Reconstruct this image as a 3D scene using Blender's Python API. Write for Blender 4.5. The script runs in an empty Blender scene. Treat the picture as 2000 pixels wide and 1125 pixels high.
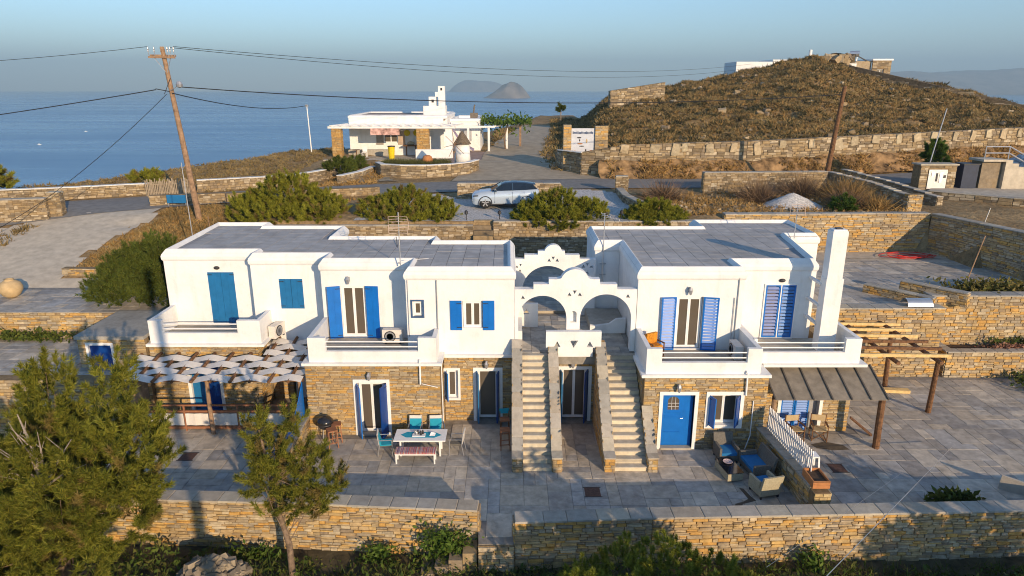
import bpy, math, random, bisect
import numpy as np
from mathutils import Vector, Matrix
from mathutils.geometry import tessellate_polygon
random.seed(7); RNG = np.random.default_rng(11)
S = bpy.context.scene; COL = S.collection
# ------------------------------------------------------------------ camera, sky, sun, exposure
PITCH = math.atan(392.5/1333.0); CAMZ = 13.1
cam = bpy.data.cameras.new('camera'); co = bpy.data.objects.new('camera', cam); COL.objects.link(co)
cam.sensor_width = 36; cam.lens = 36*1333/2000; cam.clip_start = .1; cam.clip_end = 60000
co.location = (0, 0, CAMZ); co.rotation_euler = (math.pi/2-PITCH, 0, 0); S.camera = co
SUN_EL = math.radians(14.5); SUN_AZ = math.radians(150)        # azimuth clockwise from +Y
W = bpy.data.worlds.new('World'); S.world = W; W.use_nodes = True
nt = W.node_tree; nt.nodes.clear()
sky = nt.nodes.new('ShaderNodeTexSky'); sky.sky_type = 'NISHITA'; sky.sun_disc = False
sky.sun_elevation = SUN_EL; sky.sun_rotation = SUN_AZ; sky.altitude = 80; sky.air_density = 1.0; sky.dust_density = .2; sky.ozone_density = 4.0
bg = nt.nodes.new('ShaderNodeBackground'); bg.inputs[1].default_value = .112
wo = nt.nodes.new('ShaderNodeOutputWorld'); nt.links.new(sky.outputs[0], bg.inputs[0]); nt.links.new(bg.outputs[0], wo.inputs[0])
sl = bpy.data.lights.new('sun', 'SUN'); so = bpy.data.objects.new('sun', sl); COL.objects.link(so)
sl.energy = 3.4; sl.angle = math.radians(.5); sl.color = (1.0, .76, .50)
sd = Vector((math.sin(SUN_AZ)*math.cos(SUN_EL), math.cos(SUN_AZ)*math.cos(SUN_EL), math.sin(SUN_EL)))
so.rotation_euler = sd.to_track_quat('Z', 'Y').to_euler(); so.location = (20, -20, 40)
S.view_settings.view_transform = 'Standard'; S.view_settings.look = 'None'; S.view_settings.gamma = 1; S.view_settings.use_curve_mapping = False
S.view_settings.exposure = 1.04
S.render.engine = 'CYCLES'
cy = S.cycles; cy.max_bounces = 6; cy.diffuse_bounces = 3; cy.glossy_bounces = 2; cy.transmission_bounces = 4; cy.volume_bounces = 0; cy.transparent_max_bounces = 6
cy.use_denoising = True; cy.denoising_input_passes = 'RGB_ALBEDO_NORMAL'; cy.denoising_prefilter = 'ACCURATE'; cy.filter_width = 1.05; cy.use_adaptive_sampling = False; cy.caustics_reflective = False; cy.caustics_refractive = False
try: cy.denoiser = 'OPENIMAGEDENOISE'
except Exception: pass

HAZE = .00019
# ------------------------------------------------------------------ materials
MATS = {}
def newmat(name):
    m = bpy.data.materials.new(name); m.use_nodes = True; MATS[name] = m
    n = m.node_tree.nodes; b = n['Principled BSDF']; return m, n, m.node_tree.links, b
def noise(n, l, scale, detail=3, vec=None, rough=.6):
    t = n.new('ShaderNodeTexNoise'); t.inputs['Scale'].default_value = scale; t.inputs['Detail'].default_value = detail; t.inputs['Roughness'].default_value = rough
    if vec is None:
        g = n.new('ShaderNodeNewGeometry'); vec = g.outputs['Position']
    l.new(vec, t.inputs['Vector']); return t
def ramp(n, l, fac, stops, mode='LINEAR'):
    r = n.new('ShaderNodeValToRGB'); r.color_ramp.interpolation = mode; e = r.color_ramp.elements
    while len(e) < len(stops): e.new(.5)
    for i, (p, c) in enumerate(stops): e[i].position = p; e[i].color = (*c, 1)
    l.new(fac, r.inputs[0]); return r
def mixc(n, l, a, b, fac, mode='MIX'):
    x = n.new('ShaderNodeMix'); x.data_type = 'RGBA'; x.blend_type = mode
    for s, v in ((x.inputs[6], a), (x.inputs[7], b), (x.inputs[0], fac)):
        if hasattr(v, 'links') or hasattr(v, 'node'): l.new(v, s)
        else: s.default_value = (*v, 1) if isinstance(v, tuple) else v
    return x.outputs[2]
def bump(n, l, b, src, strength, dist=.02):
    u = n.new('ShaderNodeBump'); u.inputs['Strength'].default_value = strength; u.inputs['Distance'].default_value = dist
    l.new(src, u.inputs['Height']); l.new(u.outputs[0], b.inputs['Normal'])
def mat(name, col, rough=.75, var=.12, scale=4, bmp=0, metal=0, spec=.3, isl=0):
    m, n, l, b = newmat(name)
    t = noise(n, l, scale, 4)
    lo = tuple(max(0, c*(1-var*1.6)) for c in col); hi = tuple(min(1, c*(1+var*1.3)) for c in col)
    r = ramp(n, l, t.outputs[0], [(.3, lo), (.7, hi)]); out = r.outputs[0]
    if isl:
        v = rnd(n, l); mr = n.new('ShaderNodeMapRange'); l.new(v, mr.inputs[0]); mr.inputs[3].default_value = 1-isl; mr.inputs[4].default_value = 1+isl
        cb = n.new('ShaderNodeVectorMath'); cb.operation = 'SCALE'; l.new(out, cb.inputs[0]); l.new(mr.outputs[0], cb.inputs['Scale']); out = cb.outputs[0]
    l.new(out, b.inputs['Base Color'])
    b.inputs['Roughness'].default_value = rough; b.inputs['Metallic'].default_value = metal; b.inputs['Specular IOR Level'].default_value = spec
    if bmp: bump(n, l, b, noise(n, l, scale*5, 4).outputs[0], bmp)
    return m
def rnd(n, l):
    o = n.new('ShaderNodeObjectInfo'); g = n.new('ShaderNodeNewGeometry')
    a = n.new('ShaderNodeMath'); a.operation = 'ADD'; l.new(o.outputs['Random'], a.inputs[0]); l.new(g.outputs['Random Per Island'], a.inputs[1])
    f = n.new('ShaderNodeMath'); f.operation = 'FRACT'; l.new(a.outputs[0], f.inputs[0]); return f.outputs[0]
def stone_mat(name, cols, var=.35, rough=.85, bmp=.5, sc=7, stain=None):
    m, n, l, b = newmat(name); v = rnd(n, l)
    k = len(cols); r = ramp(n, l, v, [(i/k, c) for i, c in enumerate(cols)], 'CONSTANT')
    t = noise(n, l, sc, 5); g = ramp(n, l, t.outputs[0], [(.25, (1-var,)*3), (.75, (1+var*.6,)*3)])
    out = mixc(n, l, r.outputs[0], g.outputs[0], 1.0, 'MULTIPLY')
    t2 = noise(n, l, .9, 3); s = ramp(n, l, t2.outputs[0], [(.5, (0, 0, 0)), (.72, (1, 1, 1))])
    sf = n.new('ShaderNodeMath'); sf.operation = 'MULTIPLY'; l.new(s.outputs[0], sf.inputs[0]); sf.inputs[1].default_value = .35
    out = mixc(n, l, out, stain or cols[0], sf.outputs[0])
    t3 = noise(n, l, .55, 6, None, .7); g3 = ramp(n, l, t3.outputs[0], [(.32, (.83, .81, .78)), (.62, (1.10, 1.09, 1.07))]); out = mixc(n, l, out, g3.outputs[0], 1.0, 'MULTIPLY')
    l.new(out, b.inputs['Base Color']); b.inputs['Roughness'].default_value = rough; b.inputs['Specular IOR Level'].default_value = .25
    bump(n, l, b, noise(n, l, sc*4, 5).outputs[0], bmp, .02)
    return m
def leaf_mat(name, cols, trans=.3, patch=None):
    m, n, l, b = newmat(name); v = rnd(n, l); k = len(cols)
    r = ramp(n, l, v, [(i/max(1, k-1), c) for i, c in enumerate(cols)])
    t = noise(n, l, patch or 1.6, 3); g = ramp(n, l, t.outputs[0], [(.3, (.62,)*3), (.7, (1.3,)*3)])
    out = mixc(n, l, r.outputs[0], g.outputs[0], 1.0, 'MULTIPLY')
    l.new(out, b.inputs['Base Color']); b.inputs['Roughness'].default_value = .65; b.inputs['Specular IOR Level'].default_value = .2
    tr = n.new('ShaderNodeBsdfTranslucent'); l.new(out, tr.inputs[0]); mx = n.new('ShaderNodeMixShader'); mx.inputs[0].default_value = trans
    l.new(b.outputs[0], mx.inputs[1]); l.new(tr.outputs[0], mx.inputs[2]); l.new(mx.outputs[0], n['Material Output'].inputs[0]); return m

def plaster():
    m, n, l, b = newmat('white_plaster')
    t = noise(n, l, 1.1, 5); r = ramp(n, l, t.outputs[0], [(.28, (.70, .69, .67)), (.56, (.80, .79, .77))])
    mp = n.new('ShaderNodeMapping'); g = n.new('ShaderNodeNewGeometry'); l.new(g.outputs['Position'], mp.inputs[0]); mp.inputs['Scale'].default_value = (1.7, 1.7, .3)
    t2 = noise(n, l, 1.4, 6, mp.outputs[0]); s = ramp(n, l, t2.outputs[0], [(.54, (1, 1, 1)), (.80, (.87, .86, .83))])
    l.new(mixc(n, l, r.outputs[0], s.outputs[0], 1.0, 'MULTIPLY'), b.inputs['Base Color']); b.inputs['Roughness'].default_value = .9; b.inputs['Specular IOR Level'].default_value = .12
    bump(n, l, b, noise(n, l, 5, 6).outputs[0], .5, .03); return m
PL = plaster()
OCHRE = [(.55, .32, .10), (.40, .30, .17), (.48, .35, .19), (.35, .29, .21), (.56, .37, .14), (.43, .32, .18), (.27, .21, .145), (.50, .37, .20), (.40, .335, .24), (.56, .33, .10), (.46, .38, .26), (.36, .26, .15), (.46, .33, .16), (.33, .27, .19), (.52, .43, .29)]
ST = stone_mat('ochre_slate_stone', OCHRE, stain=(.50, .32, .12))
STF = stone_mat('field_stone', [(.31, .235, .14), (.24, .19, .13), (.37, .28, .165), (.19, .15, .10), (.34, .25, .14), (.27, .215, .15), (.42, .34, .23), (.50, .42, .30)], sc=4, stain=(.34, .22, .09))
STP = stone_mat('pale_upright_stone', [(.46, .37, .24), (.40, .33, .22), (.50, .42, .28)], sc=4)
MORT = mat('stone_core', (.24, .165, .085), .95, .2, 6)
EARTHW = mat('dry_wall_core', (.17, .125, .075), .95, .3, 3, .5)
CAP = stone_mat('grey_slate_cap', [(.38, .35, .30), (.44, .395, .33), (.35, .33, .29), (.47, .42, .33), (.40, .345, .27)], .2, sc=5, stain=(.3, .28, .25))
PAV = stone_mat('grey_slate_paver', [(.43, .395, .345), (.50, .45, .38), (.36, .34, .31), (.58, .515, .42), (.46, .41, .34), (.40, .365, .32), (.53, .455, .355), (.44, .42, .39), (.33, .31, .285)], .4, .65, .7, 3, stain=(.34, .295, .24))
GROUT = mat('paving_bed', (.27, .245, .21), .9, .2, 3)
ROOFT = stone_mat('roof_tile_grey', [(.42, .40, .38), (.435, .415, .395), (.41, .39, .37), (.44, .42, .40)], .22, .8, .2, 2, stain=(.38, .37, .36))
ROOFB = mat('roof_joint', (.29, .28, .275), .9)
STEP = stone_mat('cream_step', [(.60, .53, .39), (.66, .58, .43), (.55, .48, .36), (.63, .55, .42)], .18, .7, .2, 5, stain=(.58, .46, .28))
TREAD = stone_mat('grey_tread', [(.44, .40, .33), (.49, .445, .37), (.40, .365, .31)], .2, .7, .2, 5)
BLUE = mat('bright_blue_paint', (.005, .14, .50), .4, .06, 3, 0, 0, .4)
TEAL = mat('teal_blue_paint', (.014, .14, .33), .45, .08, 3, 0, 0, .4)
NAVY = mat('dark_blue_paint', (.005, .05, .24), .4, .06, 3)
PALEB = mat('pale_louvre_blue', (.16, .30, .68), .4, .06, 3)
WHITE = mat('white_paint', (.80, .79, .77), .45, .04, 4)
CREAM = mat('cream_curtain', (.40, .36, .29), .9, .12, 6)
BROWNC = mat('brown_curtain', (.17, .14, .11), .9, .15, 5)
def glassmat():
    m, n, l, b = newmat('window_glass'); b.inputs['Base Color'].default_value = (.115, .092, .068, 1); b.inputs['Roughness'].default_value = .1; b.inputs['Specular IOR Level'].default_value = .6; return m
GLASS = glassmat()
WOOD = mat('log_wood', (.17, .085, .04), .8, .35, 8, .5)
WOODL = mat('new_timber', (.70, .49, .21), .7, .15, 6, .2)
WOODD = mat('aged_pole_wood', (.30, .19, .115), .85, .25, 5, .4)
TERRA = mat('terracotta_wood', (.30, .13, .065), .7, .15, 6)
FABRIC = mat('white_fabric', (.68, .635, .575), .9, .05, 5)
GREYM = mat('grey_metal', (.45, .45, .46), .45, .06, 4, 0, .6)
DARKM = mat('dark_metal', (.045, .045, .05), .5, .1, 5, 0, .3)
ALU = mat('aluminium', (.62, .62, .62), .35, .05, 4, 0, .8)
AWN = mat('weathered_board', (.23, .195, .15), .85, .18, 2.5, .3, isl=.08)
AWNB = mat('board_batten', (.10, .085, .07), .85)
TURQ = mat('turquoise_cloth', (.02, .30, .42), .9, .08, 6)
ORNG = mat('orange_cloth', (.55, .22, .02), .9, .25, 14)
BLUEC = mat('blue_cushion', (.02, .16, .38), .9, .06, 6)
WICK = mat('beige_wicker', (.42, .37, .25), .85, .12, 20, .5)
WICKD = mat('grey_wicker', (.16, .145, .12), .85, .15, 20, .5)
CLAY = mat('terracotta', (.45, .19, .07), .8, .1, 6)
POT = mat('amphora_clay', (.50, .36, .19), .8, .1, 4)
REDH = mat('red_hose', (.55, .03, .02), .5)
SOIL = mat('dark_soil', (.08, .05, .03), .95, .2, 8)
CABLE = mat('black_cable', (.02, .02, .022), .6)
BARK = mat('pine_bark', (.20, .14, .095), .9, .3, 9, .6)
BARKG = mat('grey_bare_bark', (.30, .25, .20), .9, .2, 9, .4)
ASPH = mat('asphalt', (.215, .203, .185), .85, .12, 2.5, .25)
DIRTR = mat('dusty_road', (.40, .325, .225), .92, .14, 1.2, .3)
CONC = mat('pale_concrete', (.50, .435, .34), .92, .12, 2.2, .3)
GRAV = mat('pale_gravel', (.52, .49, .45), .95, .30, 9, .6)
PINE = leaf_mat('pine_needles', [(.075, .095, .010), (.15, .165, .018), (.26, .24, .035), (.12, .135, .015)], .22)
PINEB = leaf_mat('pine_needles_bright', [(.14, .17, .02), (.24, .27, .03), (.32, .32, .06)])
PINEO = leaf_mat('pine_needles_dry', [(.22, .17, .05), (.31, .23, .07), (.16, .13, .035)])
JUNI = leaf_mat('shrub_needles', [(.12, .135, .012), (.23, .235, .022), (.33, .31, .04)], .22)
DKLEAF = leaf_mat('dark_shrub_leaf', [(.05, .075, .012), (.095, .125, .02), (.15, .165, .03)])
GRN = leaf_mat('green_leaf', [(.05, .095, .012), (.09, .15, .02), (.13, .19, .03)])
WEED = leaf_mat('weed_leaf', [(.05, .085, .014), (.095, .14, .022), (.16, .145, .04), (.075, .12, .018)])
SCRUB = leaf_mat('dry_scrub', [(.235, .16, .065), (.32, .22, .09), (.18, .135, .055), (.37, .265, .12), (.16, .14, .055)], .2, .35)
STRAW = leaf_mat('dry_straw', [(.40, .245, .085), (.30, .18, .06), (.47, .31, .12)], .2, .5)
TWIG = leaf_mat('dead_twig', [(.17, .105, .06), (.22, .14, .08), (.12, .08, .05)], .05)

# ------------------------------------------------------------------ helpers
ORI = {}
def setp(o, label=None, cat=None, group=None, kind=None):
    if label: o['label'] = label
    if cat: o['category'] = cat
    if group: o['group'] = group
    if kind: o['kind'] = kind
    return o
def thing(name, label, cat, loc=(0, 0, 0), group=None):
    o = bpy.data.objects.new(name, None); o.empty_display_size = .2; COL.objects.link(o); o.location = loc
    ORI[o] = Vector(loc); return setp(o, label, cat, group)
def origin(p): return ORI.get(p, Vector((0, 0, 0)))
def link(name, me, m, parent, kind=None):
    o = bpy.data.objects.new(name, me); COL.objects.link(o)
    if m is not None and not me.materials: me.materials.append(m)
    if parent is not None: o.parent = parent; ORI[o] = origin(parent)
    if kind: o['kind'] = kind
    return o
class MB:
    def __init__(s): s.v = []; s.f = []
    def add(s, vs, fs):
        k = len(s.v); s.v += [tuple(x) for x in vs]; s.f += [tuple(i+k for i in f) for f in fs]; return s
    def box(s, x0, y0, z0, x1, y1, z1):
        return s.add([(x0,y0,z0),(x1,y0,z0),(x1,y1,z0),(x0,y1,z0),(x0,y0,z1),(x1,y0,z1),(x1,y1,z1),(x0,y1,z1)], [(0,3,2,1),(4,5,6,7),(0,1,5,4),(1,2,6,5),(2,3,7,6),(3,0,4,7)])
    def bar(s, a, b, w, h, up=(0, 0, 1)):
        a = Vector(a); b = Vector(b); d = (b-a).normalized(); x = d.cross(Vector(up))
        if x.length < 1e-4: x = d.cross(Vector((1, 0, 0)))
        x.normalize(); y = x.cross(d); p = []
        for q in (a, b):
            for i, j in ((-1,-1),(1,-1),(1,1),(-1,1)): p.append(q+x*(i*w/2)+y*(j*h/2))
        return s.add(p, [(3,2,1,0),(4,5,6,7),(0,1,5,4),(1,2,6,5),(2,3,7,6),(3,0,4,7)])
    def prism(s, poly, z0, z1):
        n = len(poly); vs = [(x, y, z0) for x, y in poly]+[(x, y, z1) for x, y in poly]
        return s.add(vs, [tuple(range(n))[::-1], tuple(range(n, 2*n))]+[(i, (i+1) % n, n+(i+1) % n, n+i) for i in range(n)])
    def tube(s, pts, rad, n=7, cap=True):
        pts = [Vector(p) for p in pts]; m = len(pts)
        if not hasattr(rad, '__len__'): rad = [rad]*m
        vs = []; x = None
        for i, p in enumerate(pts):
            d = (pts[min(i+1, m-1)]-pts[max(i-1, 0)])
            d = d.normalized() if d.length > 1e-9 else Vector((0, 0, 1))
            if x is None: x = d.cross(Vector((0, 0, 1))) if abs(d.z) < .95 else d.cross(Vector((1, 0, 0)))
            x = (x-d*x.dot(d)); x = x.normalized() if x.length > 1e-6 else d.orthogonal().normalized(); y = d.cross(x)
            for k in range(n):
                a = 2*math.pi*k/n; vs.append(p+(x*math.cos(a)+y*math.sin(a))*rad[i])
        fs = [(i*n+k, i*n+(k+1) % n, (i+1)*n+(k+1) % n, (i+1)*n+k) for i in range(m-1) for k in range(n)]
        if cap: fs += [tuple(range(n))[::-1], tuple(range((m-1)*n, m*n))]
        return s.add(vs, fs)
    def lathe(s, prof, c=(0, 0, 0), n=16):
        vs = [(c[0]+r*math.cos(2*math.pi*k/n), c[1]+r*math.sin(2*math.pi*k/n), c[2]+z) for r, z in prof for k in range(n)]; m = len(prof)
        fs = [(i*n+k, i*n+(k+1) % n, (i+1)*n+(k+1) % n, (i+1)*n+k) for i in range(m-1) for k in range(n)]
        fs += [tuple(range(n))[::-1], tuple(range((m-1)*n, m*n))]; return s.add(vs, fs)
    def plate(s, o, ax, ay, outline, holes, t):
        """outline and holes in (s, z) along ax, ay from o; thickness t goes to the back (ay x ax)"""
        o = Vector(o); ax = Vector(ax).normalized(); ay = Vector(ay).normalized(); nb = ay.cross(ax).normalized()*t
        loops = [list(outline)]+[list(h) for h in holes]
        tris = tessellate_polygon([[Vector((a, b, 0)) for a, b in lp] for lp in loops])
        fl = [p for lp in loops for p in lp]; N = len(fl)
        P = [o+ax*a+ay*b for a, b in fl]; vs = P+[p+nb for p in P]
        fs = [tuple(tr) for tr in tris]+[tuple(i+N for i in tr[::-1]) for tr in tris]; k = 0
        for lp in loops:
            n = len(lp)
            for i in range(n):
                j = (i+1) % n; fs.append((k+i, k+j, N+k+j, N+k+i))
            k += n
        return s.add(vs, fs)
    def build(s, name, m, parent=None, smooth=False, kind=None):
        o = origin(parent); me = bpy.data.meshes.new(name)
        me.from_pydata([(x-o.x, y-o.y, z-o.z) for x, y, z in s.v], [], s.f)
        if smooth: me.polygons.foreach_set('use_smooth', [True]*len(me.polygons))
        me.update(); return link(name, me, m, parent, kind)
def np_mesh(name, V, F, m, parent=None, kind=None, smooth=False):
    V = np.asarray(V, np.float32); F = np.asarray(F, np.int32); o = origin(parent)
    V = V-np.array([o.x, o.y, o.z], np.float32); me = bpy.data.meshes.new(name); k = F.shape[1]
    me.vertices.add(len(V)); me.vertices.foreach_set('co', V.ravel()); me.loops.add(F.size); me.loops.foreach_set('vertex_index', F.ravel())
    me.polygons.add(len(F)); me.polygons.foreach_set('loop_start', np.arange(0, F.size, k, dtype=np.int32))
    try: me.polygons.foreach_set('loop_total', np.full(len(F), k, np.int32))
    except Exception: pass
    if smooth: me.polygons.foreach_set('use_smooth', np.ones(len(F), bool))
    me.update(calc_edges=True); me.validate(); return link(name, me, m, parent, kind)
def dup(root, loc, rotz=0, label=None, group=None):
    def cp(o, par):
        c = o.copy(); COL.objects.link(c); c.parent = par
        for ch in list(kids.get(o, ())): cp(ch, c)
        return c
    kids = {}
    for o in list(COL.objects):
        if o.parent: kids.setdefault(o.parent, []).append(o)
    r = cp(root, None); r.location = loc; r.rotation_euler = (0, 0, rotz)
    if label: r['label'] = label
    if group: r['group'] = group
    return r
def put(o, loc, rotz=0): o.location = loc; o.rotation_euler = (0, 0, rotz); return o
def rect(a, b, c, d): return [(a, c), (b, c), (b, d), (a, d)]

# ------------------------------------------------------------------ stones
def stone_variant(k):
    r = random.Random(k); j = lambda q: r.uniform(-q, q)
    pts = [(-.5+abs(j(.04)), -.5+abs(j(.10))), (j(.2), -.5+abs(j(.06))), (.5-abs(j(.04)), -.5+abs(j(.10))), (.5-abs(j(.03)), j(.2)), (.5-abs(j(.07)), .5-abs(j(.14))), (j(.25), .5-abs(j(.07))), (-.5+abs(j(.07)), .5-abs(j(.14))), (-.5+abs(j(.03)), j(.2))]
    V = [(x, y, 0) for x, y in pts]+[(x*.975, y*.92, .55+r.random()*.45) for x, y in pts]
    F = [tuple(range(8, 16))]+[(i, (i+1) % 8, 8+(i+1) % 8, 8+i) for i in range(8)]
    return V, F
VARI = [stone_variant(k) for k in range(14)]
SMESH = {}
def smesh(m, k):
    if (m.name, k) not in SMESH:
        me = bpy.data.meshes.new('stone'); V, F = VARI[k]; me.from_pydata(V, [], F); me.materials.append(m); SMESH[(m.name, k)] = me
    return SMESH[(m.name, k)]
def flush_stones(parent, lst, m, n_ind=300, name='stone'):
    """lst: (size_key, 4x4 Matrix in world); the largest become parts, the rest one joined part of kind stuff"""
    lst.sort(key=lambda t: -t[0]); o = origin(parent); T = Matrix.Translation(-o)
    for key, M in lst[:n_ind]:
        ob = bpy.data.objects.new(name, smesh(m, random.randrange(14))); COL.objects.link(ob); ob.parent = parent; ob.matrix_local = T @ M; ORI[ob] = o
    rest = lst[n_ind:]
    if rest:
        Vs = []; Fs = []; k = 0; va = [(np.array(V), F) for V, F in VARI]
        for key, M in rest:
            V, F = va[random.randrange(14)]; A = np.array(M); Vs.append(V @ A[:3, :3].T+A[:3, 3])
            Fs += [tuple(i+k for i in f) for f in F]; k += len(V)
        mb = MB(); mb.v = [tuple(x) for x in np.concatenate(Vs)]; mb.f = Fs
        mb.build(name+'s_joined' if False else 'small_stones', m, parent, kind='stuff')
def face_stones(o, ax, L, z0, z1, holes=(), ch=(.07, .15), ln=(.18, .6), d=(.02, .055), zt=None, cut=None, gap=.007):
    """stones on a vertical face starting at o (x,y), going along ax (unit 2D), outward normal = ax rotated -90 deg. zt(s): top"""
    res = []; ax = Vector((ax[0], ax[1], 0)).normalized(); nn = Vector((ax.y, -ax.x, 0)); O = Vector((o[0], o[1], 0)); z = z0
    while z < (z1 if zt is None else max(zt(0), zt(L), zt(L/2)))-.03:
        h = random.uniform(*ch)
        if zt is None and z+h > z1-.04: h = z1-z
        segs = [(0, L)]
        for a, b, c, e in holes:
            if z+h > c+.01 and z < e-.01:
                ns = []
                for p, q in segs:
                    if b <= p or a >= q: ns.append((p, q)); continue
                    if a > p+.04: ns.append((p, a))
                    if b < q-.04: ns.append((b, q))
                segs = ns
        for p, q in segs:
            s = p
            while s < q-.02:
                w = random.uniform(*ln)
                if s+w > q-ln[0]*.7: w = q-s
                hh = h
                if zt is not None and z+h > zt(s+w/2):
                    hh = zt(s+w/2)-z
                if hh > .03:
                    q_ = random.random(); rows_ = [(0, hh)] if q_ > .28 or hh < .085 else [(0, hh*.45), (hh*.45, hh)]
                    for u0, u1 in rows_:
                        dd = random.uniform(*d); k_ = u1-u0; c = O+ax*(s+w/2)+Vector((0, 0, z+(u0+u1)/2+random.uniform(-.06, .06)*k_)); tl = random.uniform(-.05, .05)*min(1, k_/w*2)
                        M = Matrix(((ax.x*(w-gap), 0, nn.x*dd, c.x), (ax.y*(w-gap), 0, nn.y*dd, c.y), (tl*w, k_-gap*.8, 0, c.z), (0, 0, 0, 1)))
                        res.append(((w*k_)/(c-co.location).length**2, M))
                s += w
        z += h
    return res
def strip_cells(x0, x1, z0, z1, holes):
    xs = sorted({x0, x1, *[min(max(v, x0), x1) for h in holes for v in h[:2]]}); out = []
    for a, b in zip(xs, xs[1:]):
        if b-a < 1e-4: continue
        hs = sorted((h[2], h[3]) for h in holes if h[0] < (a+b)/2 < h[1]); z = z0
        for c, e in hs:
            if c > z+1e-3: out.append((a, b, z, c))
            z = max(z, e)
        if z < z1-1e-3: out.append((a, b, z, z1))
    return out
CAPMESH = {}
def cap_slabs(parent, o, ax, L, z, w0, w1, th=.06, ln=(.5, 1.1), m=None, zt=None, name='cap_stone'):
    """flat cap stones along a wall top: from o along ax, covering offsets w0..w1 behind the face"""
    m = m or CAP; ax = Vector((ax[0], ax[1], 0)).normalized(); nb = Vector((-ax.y, ax.x, 0)); O = Vector((o[0], o[1], 0)); s = 0; org = origin(parent)
    if m.name not in CAPMESH:
        mb = MB(); mb.box(-.5, -.5, 0, .5, .5, .8); mb.add([(-.47, -.47, 1), (.47, -.47, 1), (.47, .47, 1), (-.47, .47, 1)], [(0, 1, 2, 3)])
        mb = MB(); v = [(-.5,-.5,0),(.5,-.5,0),(.5,.5,0),(-.5,.5,0),(-.5,-.5,.8),(.5,-.5,.8),(.5,.5,.8),(-.5,.5,.8),(-.475,-.475,1),(.475,-.475,1),(.475,.475,1),(-.475,.475,1)]
        mb.add(v, [(0,3,2,1),(8,9,10,11)]+[(i+k, (i+1) % 4+k, (i+1) % 4+4+k, i+4+k) for k in (0, 4) for i in range(4)])
        me = bpy.data.meshes.new(name); me.from_pydata(mb.v, [], mb.f); me.materials.append(m); CAPMESH[m.name] = me
    while s < L-.02:
        w = random.uniform(*ln)
        if s+w > L-ln[0]*.6: w = L-s
        zz = z if zt is None else zt(s+w/2)
        c = O+ax*(s+w/2)+nb*((w0+w1)/2)+Vector((0, 0, zz+random.uniform(0, .008))); D = (w1-w0)
        sl = 0 if zt is None else (zt(s+w)-zt(s))
        M = Matrix(((ax.x*(w-.012), nb.x*D, 0, c.x), (ax.y*(w-.012), nb.y*D, 0, c.y), (sl, 0, th, c.z), (0, 0, 0, 1)))
        ob = bpy.data.objects.new(name, CAPMESH[m.name]); COL.objects.link(ob); ob.parent = parent; ob.matrix_local = Matrix.Translation(-org) @ M; s += w
def stone_wall(name, label, pts, z0, z1, th=.45, n_ind=300, m=None, core=None, ch=(.07, .135), ln=(.16, .5), d=(.02, .06), cap=True, capm=None, zt=None, ends=(True, True), cat='stone wall', back=False, group=None, capln=(.5, 1.1)):
    """free standing or retaining stone wall along the polyline pts (front side on the right hand of travel)"""
    m = m or ST; t = thing(name, label, cat, (pts[0][0], pts[0][1], z0), group); core = core or MORT; mb = MB(); st = []; s_acc = 0
    tot = sum((Vector(b)-Vector(a)).length for a, b in zip(pts, pts[1:])); ztf = zt
    for i, (a, b) in enumerate(zip(pts, pts[1:])):
        a = Vector((a[0], a[1], 0)); b = Vector((b[0], b[1], 0)); L = (b-a).length; ax = (b-a).normalized(); nb = Vector((-ax.y, ax.x, 0))
        zl = (lambda s, k=s_acc: ztf(k+s)) if ztf else None
        za = z1 if zl is None else zl(0); zb = z1 if zl is None else zl(L); e = .003*i
        vs = [a, b, b+nb*th, a+nb*th]
        mb.add([(p.x, p.y, z0) for p in vs]+[(p.x, p.y, (za if j in (0, 3) else zb)-e) for j, p in enumerate(vs)], [(0,3,2,1),(4,5,6,7),(0,1,5,4),(1,2,6,5),(2,3,7,6),(3,0,4,7)])
        st += face_stones((a.x, a.y), ax, L, z0, z1, (), ch, ln, d, zl)
        if back: st += face_stones(((b+nb*th).x, (b+nb*th).y), -ax, L, z0, z1, (), ch, ln, d, (lambda s: zl(L-s)) if zl else None)
        if i == len(pts)-2 and ends[1]: st += face_stones((b.x, b.y), nb, th, z0, zb, (), ch, (min(.2, th*.5), th), d)
        if i == 0 and ends[0]:
            q = a+nb*th; st += face_stones((q.x, q.y), -nb, th, z0, za, (), ch, (min(.2, th*.5), th), d)
        if cap: cap_slabs(t, (a.x, a.y), ax, L, z1, -.06, th+.05, m=capm, zt=zl, ln=capln)
        s_acc += L
    mb.build('wall_core', core, t); flush_stones(t, st, m, n_ind); return t
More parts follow.
